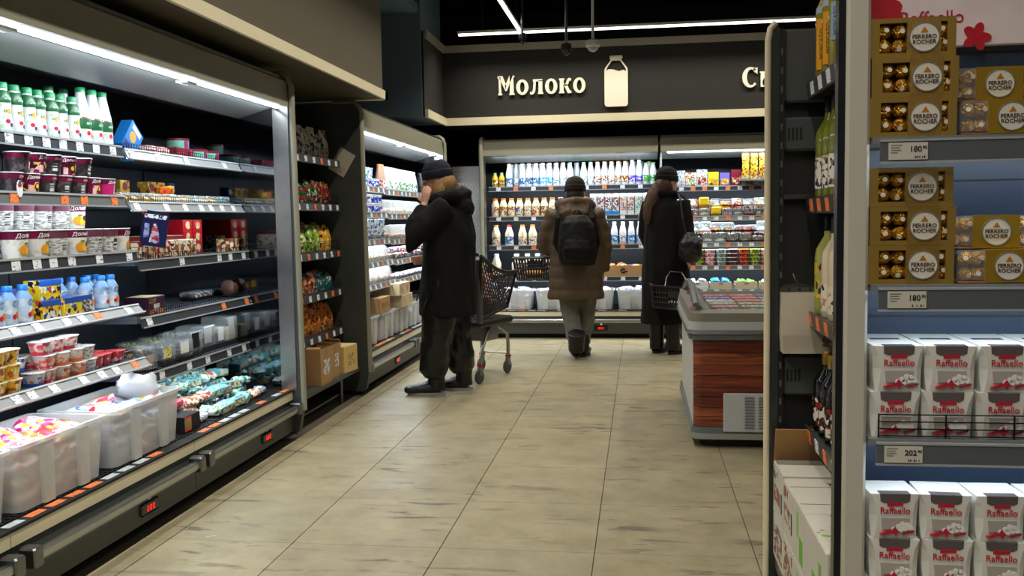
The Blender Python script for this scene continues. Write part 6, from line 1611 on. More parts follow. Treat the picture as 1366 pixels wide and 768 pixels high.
for q in range(8):
    f.box(0.442 + q * 0.12 - (0.0 if q else 0), EY - 0.004, 0.852, 0.4445 + q * 0.12, EY - 0.001, 0.897)
f.build('wire_fence', WIRE, s3)

GOLD = mat('gold_card', (184, 148, 72), 0.34, 0.6, nz=(8, 0.08))
GOLD2 = mat('gold_sleeve', (164, 130, 62), 0.32, 0.6, bump=(900, 0.25))
GFOIL = mat('gold_crinkle_foil', (214, 164, 62), 0.25, 1.0, bump=(160, 1.0))
LABW = mat('round_label', (226, 220, 206), 0.4)
SILR = mat('silver_ring', (190, 186, 176), 0.25, 0.8)
BRN = mat('brown_lettering', (74, 48, 34), 0.5)
AMBR = mat('amber_pyramid', (206, 130, 40), 0.4, 0.3)
chb = MB().ball((0, 0, 0), 0.0135, 14, 10)
chb.v = [tuple(Vector(v) * (1 + 0.09 * noise.noise(Vector(v) * 210))) for v in chb.v]
CHOCB = chb.mesh('wrapped_chocolate', GFOIL, 0.9)
STK = MB().lathe([(0.0045, 0), (0.0045, 0.001)], 10, M=Matrix.Rotation(PI / 2, 4, 'X')).mesh('sticker', LABW)
def choc(x, y, z):
    return ('wrapped_chocolate', CHOCB, (x, y, z), (R.uniform(-0.4, 0.4), R.uniform(-0.5, 0.5), R.uniform(-0.5, 0.5)), [('sticker', STK, (R.uniform(-0.002, 0.003), -0.0132, R.uniform(-0.004, 0.003)))])
def round_label(cx, y, cz, r):
    return ('round_label', MB().prism(ellipse(cx, cz, r, r, n=32), 'y', y - 0.0012, y).mesh('round_label', LABW), None, None,
            [('label_ring', (lambda m: (ring_prism(m, ellipse(cx, cz, r + 0.0006, r + 0.0006, n=32), ellipse(cx, cz, r - 0.0012, r - 0.0012, n=32), y - 0.0018, y), m)[1])(MB()).mesh('label_ring', SILR)),
             ('lettering', text_mesh('FERRERO', r * 0.40, BRN, bold=r * 0.006), (cx, y - 0.0016, cz + r * 0.02), RX),
             ('lettering', text_mesh('ROCHER', r * 0.40, BRN, bold=r * 0.006), (cx, y - 0.0016, cz - r * 0.34), RX),
             ('pyramid_mark', MB().prism([(cx - r * 0.26, cz + r * 0.32), (cx + r * 0.26, cz + r * 0.32), (cx, cz + r * 0.72)], 'y', y - 0.0018, y - 0.0012).mesh('pyramid_mark', AMBR))])
def gold_box():
    w, h, d = 0.152, 0.0718, 0.06
    f0, f1 = -d / 2, -d / 2 + 0.03
    mb = MB().box(-w / 2, f1, 0, w / 2, d / 2, h)
    for (a, b, c, e) in ((-0.076, 0, 0.076, 0.009), (-0.076, 0.063, 0.076, h), (-0.076, 0.009, -0.057, 0.063), (0.061, 0.009, 0.076, 0.063), (-0.009, 0.009, 0.049, 0.063)):
        mb.box(a, f0, b, c, f1, e)
    win = MB().box(-0.057, f1 - 0.001, 0.009, 0.061, f1 - 0.0002, 0.063)
    parts = [('sleeve', MB().box(-0.009, f0 - 0.0008, -0.0, 0.0495, f0, h).mesh('sleeve', GOLD2)), ('window_lining', win.mesh('window_lining', mat('choc_dark', (40, 26, 18), 0.5))),
             round_label(0.0205, f0 - 0.0008, 0.0355, 0.0262)]
    for x in (-0.046, -0.020):
        for z in (0.0225, 0.0500):
            parts.append(choc(x, f0 + 0.0155, z))
    for z in (0.0225, 0.0500):
        parts.append(choc(0.0545, f0 + 0.0155, z))
    return T('chocolate_box', 'box', mb.mesh('chocolate_box', GOLD), parts)
def clear_box():
    w, h, d = 0.175, 0.062, 0.085
    f0 = -d / 2
    parts = [('gold_sleeve', MB().box(-0.04, f0 - 0.001, 0.002, 0.042, d / 2, h + 0.0008).mesh('gold_sleeve', mat('bright_gold_band', (190, 150, 46), 0.3, 0.6))), round_label(0.001, f0 - 0.001, 0.032, 0.0255)]
    for x in (-0.071, -0.0495, 0.0545, 0.075):
        for z in (0.017, 0.0455):
            parts.append(choc(x * 0.98, f0 + 0.018, z))
    parts.append(('clear_shell', MB().cbox(-w / 2, f0, 0, w / 2, d / 2, h, 0.007).mesh('clear_shell', mat('display_plastic', (230, 236, 238), 0.06, alpha=0.14, spec=0.9))))
    return T('clear_chocolate_box', 'box', MB().cbox(-w / 2 + 0.001, f0 + 0.001, 0.0005, w / 2 - 0.001, d / 2 - 0.001, 0.004, 0.001).mesh('clear_chocolate_box', mat('amber_tray', (150, 100, 40), 0.4)), parts)
GB_, CB_ = gold_box(), clear_box()
YF = EY + 0.034
for si, z in enumerate(EZ[:2]):
    nm = ('upper', 'lower')[si]
    for k in range(3):
        place(GB_, ((0.4985, 0.501, 0.4965)[k], YF + (0.0, 0.002, 0.006)[k], z + 0.0004 + k * 0.0722), R.uniform(-0.01, 0.01), f'gold chocolate box, {("bottom", "middle", "top")[k]} of the stack on the {nm} display shelf', 'gold chocolate boxes')
    for j in range(3):
        place(CB_, (0.669 + j * 0.185, EY + 0.048, z + 0.0004), R.uniform(-0.01, 0.01), f'lower clear chocolate box on the {nm} display shelf, {ordw(j)} from the gold stack', 'clear chocolate boxes')
        place(CB_, (0.655 + j * 0.188, EY + 0.075, z + 0.0632), R.uniform(-0.02, 0.02), f'clear chocolate box stacked on the {nm} display shelf, {ordw(j)} from the gold stack', 'clear chocolate boxes')
# white coconut-sweet boxes
CWH = mat('white_gift_card', (226, 226, 220), 0.45)
CRD = mat('crimson_ink', (190, 30, 50), 0.45)
WIN = mat('window_grey', (96, 88, 88), 0.2)
WIN2 = mat('window_pale', (176, 168, 164), 0.2)
def white_box():
    w, h = 0.0905, 0.0868
    a = w / 2
    def ring(z, k, c):
        s = a - k
        return [(-s + c, -s, z), (s - c, -s, z), (s, -s + c, z), (s, s - c, z), (s - c, s, z), (-s + c, s, z), (-s, s - c, z), (-s, -s + c, z)]
    mb = MB().loft([ring(0, 0.004, 0.004), ring(h * 0.25, 0.002, 0.010), ring(h * 0.5, 0.001, 0.012), ring(h * 0.78, 0.0, 0.009), ring(h, 0.0, 0.001)])
    y = -a - 0.0002
    P = lambda poly, m, n, dy=0.0008: (n, MB().prism(poly, 'y', y - dy, y + 0.003).mesh(n, m))
    balls = MB()
    for (bx, bz) in ((0.006, 0.024), (0.014, 0.029), (0.022, 0.027), (0.018, 0.021), (0.028, 0.022), (0.010, 0.019), (-0.002, 0.019)):
        balls.prism(ellipse(bx, bz, 0.0052, 0.0052, n=10), 'y', y - 0.0022, y)
    parts = [P([(-0.028, h - 0.0002), (0.028, h - 0.0002), (0.027, h - 0.014), (0.020, h - 0.0175), (-0.020, h - 0.0175), (-0.027, h - 0.014)], WIN, 'top_window'),
             ('top_window', MB().box(-0.028, -a, h, 0.028, -a + 0.02, h + 0.0006).mesh('top_window', WIN)),
             P([(-0.0145, h - 0.0165), (0.0145, h - 0.0155), (0.0145, h - 0.0225), (-0.0145, h - 0.0235)], CRD, 'red_tag', 0.0016),
             P([(-0.025, 0.040), (0.027, 0.040), (0.026, 0.020), (-0.023, 0.018)], WIN2, 'low_window'),
             ('coconut_sweets', balls.mesh('coconut_sweets', mat('coconut', (236, 234, 228), 0.7))),
             P([(-0.028, 0.010), (-0.006, 0.017), (0.0, 0.025), (0.003, 0.018), (0.010, 0.014), (0.004, 0.012), (0.002, 0.006), (-0.002, 0.012), (-0.010, 0.011), (-0.018, 0.008)], CRD, 'red_flower', 0.003),
             P([(0.014, 0.010), (0.036, 0.016), (0.036, 0.0135), (0.016, 0.008)], CRD, 'red_ribbon', 0.0012),
             ('lettering', text_mesh('Raffaello', 0.0178, CRD, bold=0.0001, sx=0.92), (0.0, y - 0.001, 0.0545), RX)]
    return T('coconut_sweet_box', 'box', mb.mesh('coconut_sweet_box', CWH), parts)
WB = white_box()
for rk, (z, tiers, nm) in enumerate(((0.8505, 2, 'third display shelf'), (0.4805, 3, 'bottom display shelf'))):
    for q in range(tiers):
        for j in range(8):
            x = 0.4745 + j * 0.0955 + (0.004 if q % 2 else 0)
            place(WB, (x, EY + 0.048, z + q * 0.0875), R.uniform(-0.05, 0.05), f'white coconut sweet box on the {nm}, tier {("one", "two", "three")[q]}, {ordw(j)} from the pillar', 'coconut sweet boxes')
            if q < 2 and j < 5:
                place(WB, (x, EY + 0.1405, z + q * 0.0875), R.uniform(-0.03, 0.03), f'rear white coconut sweet box, {nm}, tier {("one", "two")[q]}, {ordw(j)} from the pillar', 'coconut sweet boxes')
# header poster above the shelf
t = thing('header_poster', 'pale pink poster with red flowers above the chocolate display', 'poster', (0.862, 1.975, 1.60))
MB().cbox(-0.435, 0.0, 0.0, 0.435, 0.012, 0.36, 0.003).build('panel', pmat('poster_pink', [(236, 216, 222), (246, 232, 234), (226, 204, 212)], 4, 'noise', smooth=True), t)
obj('lettering', text_mesh('Raffaello', 0.036, CRD), t, (-0.285, -0.001, 0.058), RX)
def flower(cx, cz, r, seed):
    rr = random.Random(seed)
    for k in range(5):
        a = 2 * PI * k / 5 + rr.uniform(-0.2, 0.2)
        px, pz = cx + r * 0.55 * math.cos(a), cz + r * 0.55 * math.sin(a)
        MB().prism([(px + r * 0.55 * math.cos(a) * math.cos(b) - r * 0.36 * math.sin(a) * math.sin(b), pz + r * 0.55 * math.sin(a) * math.cos(b) + r * 0.36 * math.cos(a) * math.sin(b)) for b in [2 * PI * i / 12 for i in range(12)]], 'y', -0.0022 - 0.0003 * k, 0).build('red_petal', mat('petal_red', (196, 28, 44), 0.5, nz=(40, 0.3)), t)
flower(-0.36, 0.03, 0.045, 1)
flower(-0.395, 0.075, 0.05, 2)
flower(-0.20, 0.018, 0.026, 3)
flower(-0.16, 0.21, 0.05, 4)
MB().prism([(-0.06, 0.02), (-0.035, 0.035), (-0.03, 0.015), (-0.045, 0.008)], 'y', -0.002, 0).build('cocoa_pieces', CHOC, t)
MB().ball((0.0, -0.002, 0.06), 0.035, 14, 8, sc=(1, 0.05, 1)).build('bonbon_print', CHOC, t)

# ------------------------------------------------------------------ people
def fuse(name, mb, voxel, mats, parent, smooth=4, disp=None, pick=None):
    """one continuous surface out of overlapping closed forms"""
    me = mb.mesh(name + '_raw', mats[0])
    o = D.objects.new('tmp', me)
    COL.objects.link(o)
    r = o.modifiers.new('r', 'REMESH')
    r.mode = 'VOXEL'
    r.voxel_size = voxel
    s = o.modifiers.new('s', 'SMOOTH')
    s.factor = 0.5
    s.iterations = smooth
    bpy.context.view_layer.update()
    out = D.meshes.new_from_object(o.evaluated_get(bpy.context.evaluated_depsgraph_get()))
    D.objects.remove(o)
    D.meshes.remove(me)
    out.name = name
    out.materials.clear()
    for m in mats:
        out.materials.append(m)
    if disp:
        nn = [v.normal.copy() for v in out.vertices]
        for v, n in zip(out.vertices, nn):
            v.co += n * disp(v.co)
    if pick:
        for p in out.polygons:
            p.material_index = pick(p.center)
    out.polygons.foreach_set('use_smooth', [True] * len(out.polygons))
    out.update()
    return obj(name, out, parent)
def folds(amp, f=(9, 9, 5), off=0.0):
    def d(p):
        q = Vector((p.x * f[0], p.y * f[1], p.z * f[2] + off))
        return amp * (noise.noise(q) + 0.6 * noise.noise(q * 2.1)) 
    return d
def quilt(amp, pitch, famp):
    g = folds(famp)
    def d(p):
        return amp * (abs(math.sin(PI * p.z / pitch)) ** 0.5 - 0.6) + g(p)
    return d
def hand(mb, wrist, along, back, thumb, curl=0.5, s=1.0, spread=0.1):
    """palm with four unequal bent fingers and a thumb leaving the side of the palm; curl bends away from `back`"""
    W_ = Vector(wrist)
    a = Vector(along).normalized()
    n = Vector(back)
    n = (n - a * n.dot(a)).normalized()
    th = a.cross(n)
    if th.dot(Vector(thumb)) < 0:
        th = -th
    mb.tube([W_ - a * 0.03 * s, W_ + a * 0.02 * s, W_ + a * 0.06 * s, W_ + a * 0.092 * s], [(0.024 * s, 0.019 * s), (0.032 * s, 0.015 * s), (0.040 * s, 0.014 * s), (0.038 * s, 0.011 * s)], 12, up=n)
    for k, ln in enumerate((0.072, 0.080, 0.074, 0.058)):
        off = (0.028 - k * 0.0187) * s
        p = W_ + a * (0.082 - 0.004 * abs(k - 1)) * s + th * off
        d = (a + th * spread * (1.5 - k) * 0.3).normalized()
        pts = [p - a * 0.01 * s]
        ang = curl * 0.5
        pts.append(p)
        for seg_, f in enumerate((0.42, 0.32, 0.26)):
            dd = (d * math.cos(ang) - n * math.sin(ang)).normalized()
            p = p + dd * ln * f * s
            pts.append(p)
            ang += curl
        mb.tube(pts, [0.0092 * s, 0.0095 * s, 0.0088 * s, 0.008 * s, 0.0062 * s], 8)
    p = W_ + a * 0.022 * s + th * 0.028 * s
    mb.tube([p - th * 0.012 * s, p, p + (a * 0.5 + th * 0.75 - n * 0.25 * curl) * 0.036 * s, p + (a * 0.85 + th * 0.62 - n * 0.5 * curl) * 0.062 * s], [0.013 * s, 0.0125 * s, 0.0105 * s, 0.0075 * s], 8)
def head(mb, c, tilt):
    """skull, jaw, nose, ears, lips; faces local -Y, then turned by tilt"""
    h = MB()
    h.ball((0, 0.01, 0.03), 1, 16, 12, 0, (0.076, 0.095, 0.092))
    h.ball((0, -0.022, -0.035), 1, 14, 10, 0, (0.060, 0.068, 0.078))
    h.tube([(0, -0.088, 0.022), (0, -0.100, -0.004), (0, -0.108, -0.024), (0, -0.090, -0.032)], [0.007, 0.009, 0.013, 0.008], 8)
    h.tube([(-0.022, -0.083, -0.056), (0, -0.090, -0.056), (0.022, -0.083, -0.056)], [0.005, 0.008, 0.005], 8)
    for s in (-1, 1):
        h.ball((s * 0.077, 0.008, -0.005), 1, 8, 8, 0, (0.010, 0.020, 0.032))
        h.ball((s * 0.030, -0.080, 0.030), 1, 8, 6, 0, (0.020, 0.010, 0.008))
    mb.merge(h, Matrix.Translation(c) @ tilt)
def eyes(c, tilt, parent, col):
    for s in (-1, 1):
        e = MB().ball((s * 0.031, -0.083, 0.012), 0.010, 10, 8)
        e.merge(MB().ball((s * 0.031, -0.0915, 0.012), 0.0045, 8, 6), None, 1)
        M = Matrix.Translation(c) @ tilt
        e.v = [tuple(M @ Vector(v)) for v in e.v]
        e.build('eye', [mat('eye_white', (226, 222, 216), 0.2), mat('eye_iris', (70, 60, 50), 0.2)], parent, smooth=1.0)
def legs(mb, P, k=1.0, kz=1.0):
    for s in ('L', 'R'):
        mb.tube([P['hip' + s], (Vector(P['hip' + s]) * 0.5 + Vector(P['knee' + s]) * 0.5), P['knee' + s], (Vector(P['knee' + s]) * 0.5 + Vector(P['ank' + s]) * 0.5), P['ank' + s]], [0.082 * k, 0.074 * k, 0.054 * k, 0.050 * k, 0.036 * k], 14)
def foot(mb, ank, fwd, lift=0.0):
    a = Vector(ank)
    f = Vector(fwd).normalized()
    mb.tube([a + Vector((0, 0, 0.01)), a - f * 0.005 - Vector((0, 0, 0.025)), a + f * 0.07 - Vector((0, 0, 0.034)), a + f * 0.13 - Vector((0, 0, 0.040))], [0.034, 0.030, 0.027, 0.017], 10)
def body_mesh(P, parent, skin, curlL=0.6, curlR=0.6):
    mb = MB()
    pv, ch, nk, hd = Vector(P['pelvis']), Vector(P['chest']), Vector(P['neck']), Vector(P['head'])
    mb.tube([pv - Vector((0, 0, 0.07)), pv, pv * 0.5 + ch * 0.5, ch, nk - Vector((0, 0, 0.06)), nk], [(0.13, 0.09), (0.155, 0.10), (0.13, 0.09), (0.16, 0.10), (0.12, 0.07), (0.05, 0.05)], 18, up=(0, 1, 0))
    mb.tube([nk - Vector((0, 0, 0.05)), nk, hd - Vector((0, 0, 0.02))], [0.058, 0.052, 0.052], 12)
    head(mb, P['head'], P['tilt'])
    for s in ('L', 'R'):
        sh, el, wr = Vector(P['sh' + s]), Vector(P['el' + s]), Vector(P['wr' + s])
        mb.tube([ch * 0.4 + sh * 0.6, sh, sh * 0.5 + el * 0.5, el, el * 0.55 + wr * 0.45, wr], [0.05, 0.055, 0.046, 0.038, 0.035, 0.025], 12)
        hand(mb, wr, P['hd' + s][0], P['hd' + s][1], P['hd' + s][2], P['hd' + s][3], P.get('hs', 0.95))
        foot(mb, P['ank' + s], P['toe' + s])
    legs(mb, P)
    return fuse('body', mb, 0.0065, [skin], parent, 2)
def shoe(ank, fwd, parent, upper, sole, high=0.12, ln=0.28, pitch=0.0, laces=None, k=1.0):
    """boot: shaped upper, thick sole; ank is over the heel, pitch lifts the heel"""
    f = Vector(fwd)
    f.z = 0
    f.normalize()
    ang = math.atan2(f.y, f.x) - (-PI / 2)
    M = Matrix.Translation(Vector(ank)) @ Matrix.Rotation(ang, 4, 'Z') @ Matrix.Rotation(pitch, 4, 'X') @ Matrix.Diagonal((k, 1, 1, 1))
    zb = -0.075
    up = MB()
    up.tube([(0, 0.03, zb + 0.05), (0, -0.05, zb + 0.052), (0, -0.12, zb + 0.045), (0, -ln + 0.07, zb + 0.036), (0, -ln + 0.045, zb + 0.03)], [(0.043, 0.048), (0.047, 0.047), (0.051, 0.042), (0.045, 0.036), (0.028, 0.022)], 14)
    up.tube([(0, 0.0, zb + 0.04), (0, 0.0, zb + 0.10), (0, 0.005, zb + 0.06 + high)], [(0.052, 0.066), (0.052, 0.062), (0.058, 0.062)], 14, up=(0, 1, 0))
    up.v = [tuple(M @ Vector((v[0], v[1], max(v[2], zb + 0.018)))) for v in up.v]
    o = fuse('shoe', up, 0.008, [upper], parent, 3, folds(0.002, (40, 40, 40)))
    so = MB()
    pl = []
    for i in range(20):
        a = 2 * PI * i / 20
        y = -ln / 2 + 0.065 + (ln / 2) * math.sin(a)
        wd = 0.038 + 0.010 * math.sin(PI * min(1, max(0, (0.065 - y) / ln)) * 0.9)
        pl.append((wd * math.cos(a) * (1 if abs(math.sin(a)) < 0.9 else 1), y))
    so.prism(pl, 'z', zb, zb + 0.022, 0, M)
    so.build('sole', sole, o, smooth=0.6)
    if laces:
        for k in range(4):
            lc = MB().tube([M @ Vector((-0.025, -0.055 - k * 0.018, zb + 0.098 - k * 0.007)), M @ Vector((0, -0.065 - k * 0.018, zb + 0.108 - k * 0.008)), M @ Vector((0.025, -0.055 - k * 0.018, zb + 0.098 - k * 0.007))], 0.003, 5)
            lc.build('lace', laces, o)
    return o
def beanie(c, tilt, parent, m, band_h=0.055, top=0.13):
    M = Matrix.Translation(c) @ tilt
    b = MB()
    b.lathe([(0.094, 0.0), (0.101, 0.04), (0.097, 0.075), (0.078, 0.108), (0.045, 0.128), (0.005, top)], 18, (0, 0, 0))
    b.v = [(x * 0.92, y * 1.08 + 0.012, z + 0.022) for x, y, z in b.v]
    bd = MB().lathe([(0.098, 0.002), (0.107, 0.012), (0.107, band_h), (0.098, band_h + 0.008)], 22)
    bd.v = [(x * 0.92, y * 1.08 + 0.012, z + 0.014) for x, y, z in bd.v]
    b.v = [tuple(M @ Vector(v)) for v in b.v]
    bd.v = [tuple(M @ Vector(v)) for v in bd.v]
    o = fuse('beanie', b, 0.009, [m], parent, 3, folds(0.003, (30, 30, 30)))
    bd.build('folded_band', m, o, smooth=0.8)
    return o
def knit(name, col):
    return mat(name, col, 0.9, bump=(150, 0.9), nz=(60, 0.25))
SKIN = mat('skin', (214, 160, 134), 0.5, nz=(14, 0.06))
CLOTHB = mat('black_cloth', (15, 14, 13), 0.8, nz=(12, 0.2), spec=0.25)
SATIN = mat('black_satin', (10, 10, 11), 0.36)
LEATH = mat('black_leather', (13, 13, 13), 0.4)
DENIM = mat('grey_denim', (112, 108, 100), 0.85, nz=(20, 0.15), bump=(140, 0.3))
COATB = mat('brown_puffer', (82, 64, 42), 0.6, nz=(10, 0.12))
V = Vector
def sleeve(mb, sh, el, wr, r, inset):
    sh, el, wr = V(sh), V(el), V(wr)
    end = wr - (wr - el).normalized() * 0.015
    mb.tube([V(inset), sh, sh * 0.55 + el * 0.45, el, el * 0.5 + end * 0.5, end], [r[0] * 0.95, r[0], r[1], r[2], r[3], r[4]], 14)

# --- person with hand to cheek, facing the fridge (local -Y)
p = thing('person', 'person in black coat and navy beanie standing by the fridge, hand to cheek', 'person', (-1.43, 6.66, 0.0), (0, 0, -PI / 2))
tl = Matrix.Rotation(0.16, 4, 'X') @ Matrix.Rotation(0.15, 4, 'Z')
P = dict(pelvis=(0, 0.03, 0.90), chest=(0, 0.04, 1.24), neck=(0, 0.02, 1.43), head=(0.0, -0.035, 1.555), tilt=tl,
         shL=(0.185, 0.04, 1.345), elL=(0.275, -0.19, 1.11), wrL=(0.142, -0.10, 1.385), shR=(-0.185, 0.04, 1.345), elR=(-0.25, 0.06, 1.08), wrR=(-0.20, -0.16, 0.98),
         hdL=((-0.14, 0.16, 1.0), (1, -0.15, 0.1), (0, -1, 0), 0.32), hdR=((0.1, -1, -0.1), (-1, 0, 0), (0, 0, 1), 0.6),
         hipL=(0.10, 0.03, 0.88), hipR=(-0.10, 0.03, 0.88), kneeL=(0.115, -0.03, 0.48), kneeR=(-0.10, 0.06, 0.48), ankL=(0.115, -0.065, 0.085), ankR=(-0.09, 0.10, 0.085), toeL=(0.1, -1, 0), toeR=(-0.05, -1, 0))
body_mesh(P, p, SKIN)
eyes(P['head'], tl, p, None)
c = MB()
c.tube([(0, 0.035, 0.575), (0, 0.035, 0.70), (0, 0.04, 0.95), (0, 0.05, 1.15), (0, 0.05, 1.30), (0, 0.04, 1.39), (0, 0.02, 1.45)], [(0.25, 0.215), (0.245, 0.21), (0.235, 0.20), (0.225, 0.19), (0.205, 0.165), (0.14, 0.125), (0.09, 0.095)], 20, up=(0, 1, 0))
sleeve(c, P['shL'], P['elL'], P['wrL'], (0.10, 0.092, 0.082, 0.070, 0.056), (0.1, 0.04, 1.30))
sleeve(c, P['shR'], P['elR'], P['wrR'], (0.10, 0.09, 0.078, 0.068, 0.056), (-0.1, 0.04, 1.30))
coat = fuse('coat', c, 0.013, [CLOTHB], p, 5, folds(0.012, (8, 8, 4)))
hd_ = MB()
hd_.tube([(0.10, -0.07, 1.40), (0.145, 0.02, 1.43), (0.12, 0.12, 1.445), (0, 0.165, 1.45), (-0.12, 0.12, 1.445), (-0.145, 0.02, 1.43), (-0.10, -0.07, 1.40)], [0.04, 0.05, 0.058, 0.062, 0.058, 0.05, 0.04], 12)
hd_.ball((0, 0.16, 1.36), 1, 14, 10, 0, (0.13, 0.075, 0.09))
fuse('hood', hd_, 0.012, [CLOTHB], coat, 4, folds(0.012, (14, 14, 14)))
MB().tube([(0.235, -0.15, 0.70), (0.245, -0.10, 0.86)], 0.006, 5).build('pocket_zip', mat('dark_zip', (40, 38, 36), 0.4), coat)
tr = MB()
tr.tube([(0, 0.03, 0.76), (0, 0.03, 0.90), (0, 0.03, 1.0)], [(0.17, 0.15), (0.19, 0.15), (0.17, 0.13)], 16, up=(0, 1, 0))
for s in ('L', 'R'):
    tr.tube([V(P['hip' + s]), V(P['hip' + s]) * 0.5 + V(P['knee' + s]) * 0.5, P['knee' + s], V(P['knee' + s]) * 0.5 + V(P['ank' + s]) * 0.5 + V((0, 0, 0.02)), V(P['ank' + s]) + V((0, 0, 0.085)), V(P['ank' + s]) + V((0, 0, 0.045))], [0.135, 0.128, 0.122, 0.118, 0.10, 0.07], 16)
fuse('trousers', tr, 0.012, [SATIN], p, 4, folds(0.014, (10, 10, 7), 3.0))
for s in ('L', 'R'):
    shoe(V(P['ank' + s]) + V((0, 0.02, -0.010)), P['toe' + s], p, LEATH, mat('white_sole', (150, 146, 140), 0.5), laces=mat('grey_lace', (110, 110, 112), 0.6))
beanie(V(P['head']) + V((0, 0, 0.0)), tl, p, knit('navy_knit', (22, 28, 44)))
hr = MB()
hr.ball((0, 0.022, 1.525), 1, 16, 12, 0, (0.088, 0.092, 0.095))
hr.tube([(0.078, -0.02, 1.56), (0.092, -0.005, 1.49), (0.092, 0.02, 1.41)], [(0.014, 0.035), (0.02, 0.045), (0.018, 0.05)], 10, up=(0, 1, 0))
hr.tube([(-0.078, -0.02, 1.56), (-0.092, -0.005, 1.49), (-0.092, 0.02, 1.41)], [(0.014, 0.035), (0.02, 0.045), (0.018, 0.05)], 10, up=(0, 1, 0))
fuse('hair', hr, 0.007, [mat('fair_hair', (150, 112, 70), 0.6, nz=(90, 0.4))], p, 2, folds(0.003, (70, 70, 8)))
# --- person with backpack, walking away (faces +Y)
p = thing('person', 'person in brown puffer coat with a black backpack walking toward the milk', 'person', (-0.575, 8.36, 0.0), (0, 0, PI))
tl = Matrix.Rotation(0.12, 4, 'X')
P = dict(pelvis=(0, 0.0, 0.86), chest=(0, 0.02, 1.19), neck=(0, 0.0, 1.37), head=(0.0, -0.03, 1.50), tilt=tl,
         shL=(0.19, 0.03, 1.285), elL=(0.285, -0.01, 1.03), wrL=(0.255, -0.19, 0.975), shR=(-0.19, 0.03, 1.285), elR=(-0.255, 0.0, 1.01), wrR=(-0.24, -0.06, 0.78),
         hdL=((0.25, -0.9, -0.35), (0.1, 0.1, 1), (-1, 0, 0), 1.0), hdR=((0, -0.15, -1), (-1, 0, 0), (0, -1, 0), 0.55),
         hipL=(0.095, 0.0, 0.84), hipR=(-0.095, 0.0, 0.84), kneeL=(0.06, 0.01, 0.46), kneeR=(-0.09, -0.10, 0.46), ankL=(-0.005, 0.10, 0.10), ankR=(-0.04, -0.12, 0.085), toeL=(0.1, -1, -0.5), toeR=(-0.1, -1, 0))
body_mesh(P, p, SKIN)
eyes(P['head'], tl, p, None)
c = MB()
c.tube([(0, 0.01, 0.545), (0, 0.01, 0.68), (0, 0.02, 0.90), (0, 0.02, 1.10), (0, 0.02, 1.24), (0, 0.01, 1.33), (0, 0.0, 1.39)], [(0.255, 0.19), (0.25, 0.185), (0.235, 0.175), (0.235, 0.17), (0.21, 0.15), (0.15, 0.12), (0.095, 0.095)], 20, up=(0, 1, 0))
sleeve(c, P['shL'], P['elL'], P['wrL'], (0.095, 0.088, 0.08, 0.07, 0.055), (0.1, 0.03, 1.25))
sleeve(c, P['shR'], P['elR'], P['wrR'], (0.095, 0.085, 0.076, 0.068, 0.054), (-0.1, 0.03, 1.25))
coat = fuse('coat', c, 0.013, [COATB], p, 4, quilt(0.010, 0.105, 0.008))
hd_ = MB()
hd_.tube([(0.09, -0.08, 1.36), (0.145, 0.0, 1.385), (0.12, 0.09, 1.40), (0, 0.13, 1.405), (-0.12, 0.09, 1.40), (-0.145, 0.0, 1.385), (-0.09, -0.08, 1.36)], [0.04, 0.05, 0.052, 0.054, 0.052, 0.05, 0.04], 12)
hd_.tube([(0, 0.10, 1.38), (0, 0.165, 1.30), (0, 0.185, 1.24)], [(0.15, 0.06), (0.135, 0.06), (0.07, 0.035)], 14, up=(0, 1, 0))
fuse('hood', hd_, 0.012, [COATB], coat, 4, folds(0.010, (14, 14, 14)))
tr = MB()
tr.tube([(0, 0.0, 0.72), (0, 0.0, 0.86), (0, 0.0, 0.95)], [(0.15, 0.12), (0.165, 0.125), (0.15, 0.115)], 16, up=(0, 1, 0))
for s in ('L', 'R'):
    tr.tube([V(P['hip' + s]), V(P['hip' + s]) * 0.5 + V(P['knee' + s]) * 0.5, P['knee' + s], V(P['knee' + s]) * 0.5 + V(P['ank' + s]) * 0.5, V(P['ank' + s]) + V((0, 0, 0.045))], [0.105, 0.098, 0.085, 0.078, 0.070], 14)
fuse('trousers', tr, 0.011, [DENIM], p, 3, folds(0.010, (12, 12, 12), 1.0))
shoe(V(P['ankL']) + V((0, 0.02, 0.02)), P['toeL'], p, LEATH, mat('black_sole', (20, 20, 20), 0.6), 0.17, 0.29, -0.5, k=1.4)
shoe(V(P['ankR']) + V((0, 0.02, -0.010)), P['toeR'], p, LEATH, MATS['black_sole'], 0.17, 0.28, k=1.35)
beanie(V(P['head']) + V((0, 0, -0.012)), tl, p, knit('olive_knit', (40, 35, 27)), 0.05, 0.137)
fuse('hair', MB().ball((0, 0.0, 1.475), 1, 14, 10, 0, (0.082, 0.085, 0.085)), 0.008, [mat('dark_hair', (40, 32, 26), 0.6, nz=(90, 0.4))], p, 1, folds(0.003, (60, 60, 8)))
bp = thing('backpack', 'black rounded backpack worn over the brown coat', 'backpack', (-0.575, 8.36, 0), (0, 0, PI))
b = MB()
b.tube([(-0.035, 0.265, 0.86), (-0.035, 0.275, 0.95), (-0.035, 0.27, 1.10), (-0.035, 0.255, 1.22), (-0.035, 0.235, 1.29)], [(0.15, 0.07), (0.175, 0.09), (0.17, 0.088), (0.145, 0.075), (0.09, 0.04)], 18, up=(0, 1, 0))
b.tube([(-0.035, 0.345, 0.90), (-0.035, 0.355, 1.0), (-0.035, 0.345, 1.07)], [(0.11, 0.03), (0.12, 0.035), (0.10, 0.025)], 14, up=(0, 1, 0))
fuse('bag', b, 0.011, [mat('black_nylon', (9, 9, 10), 0.6, spec=0.25)], bp, 3, folds(0.004, (20, 20, 20)))
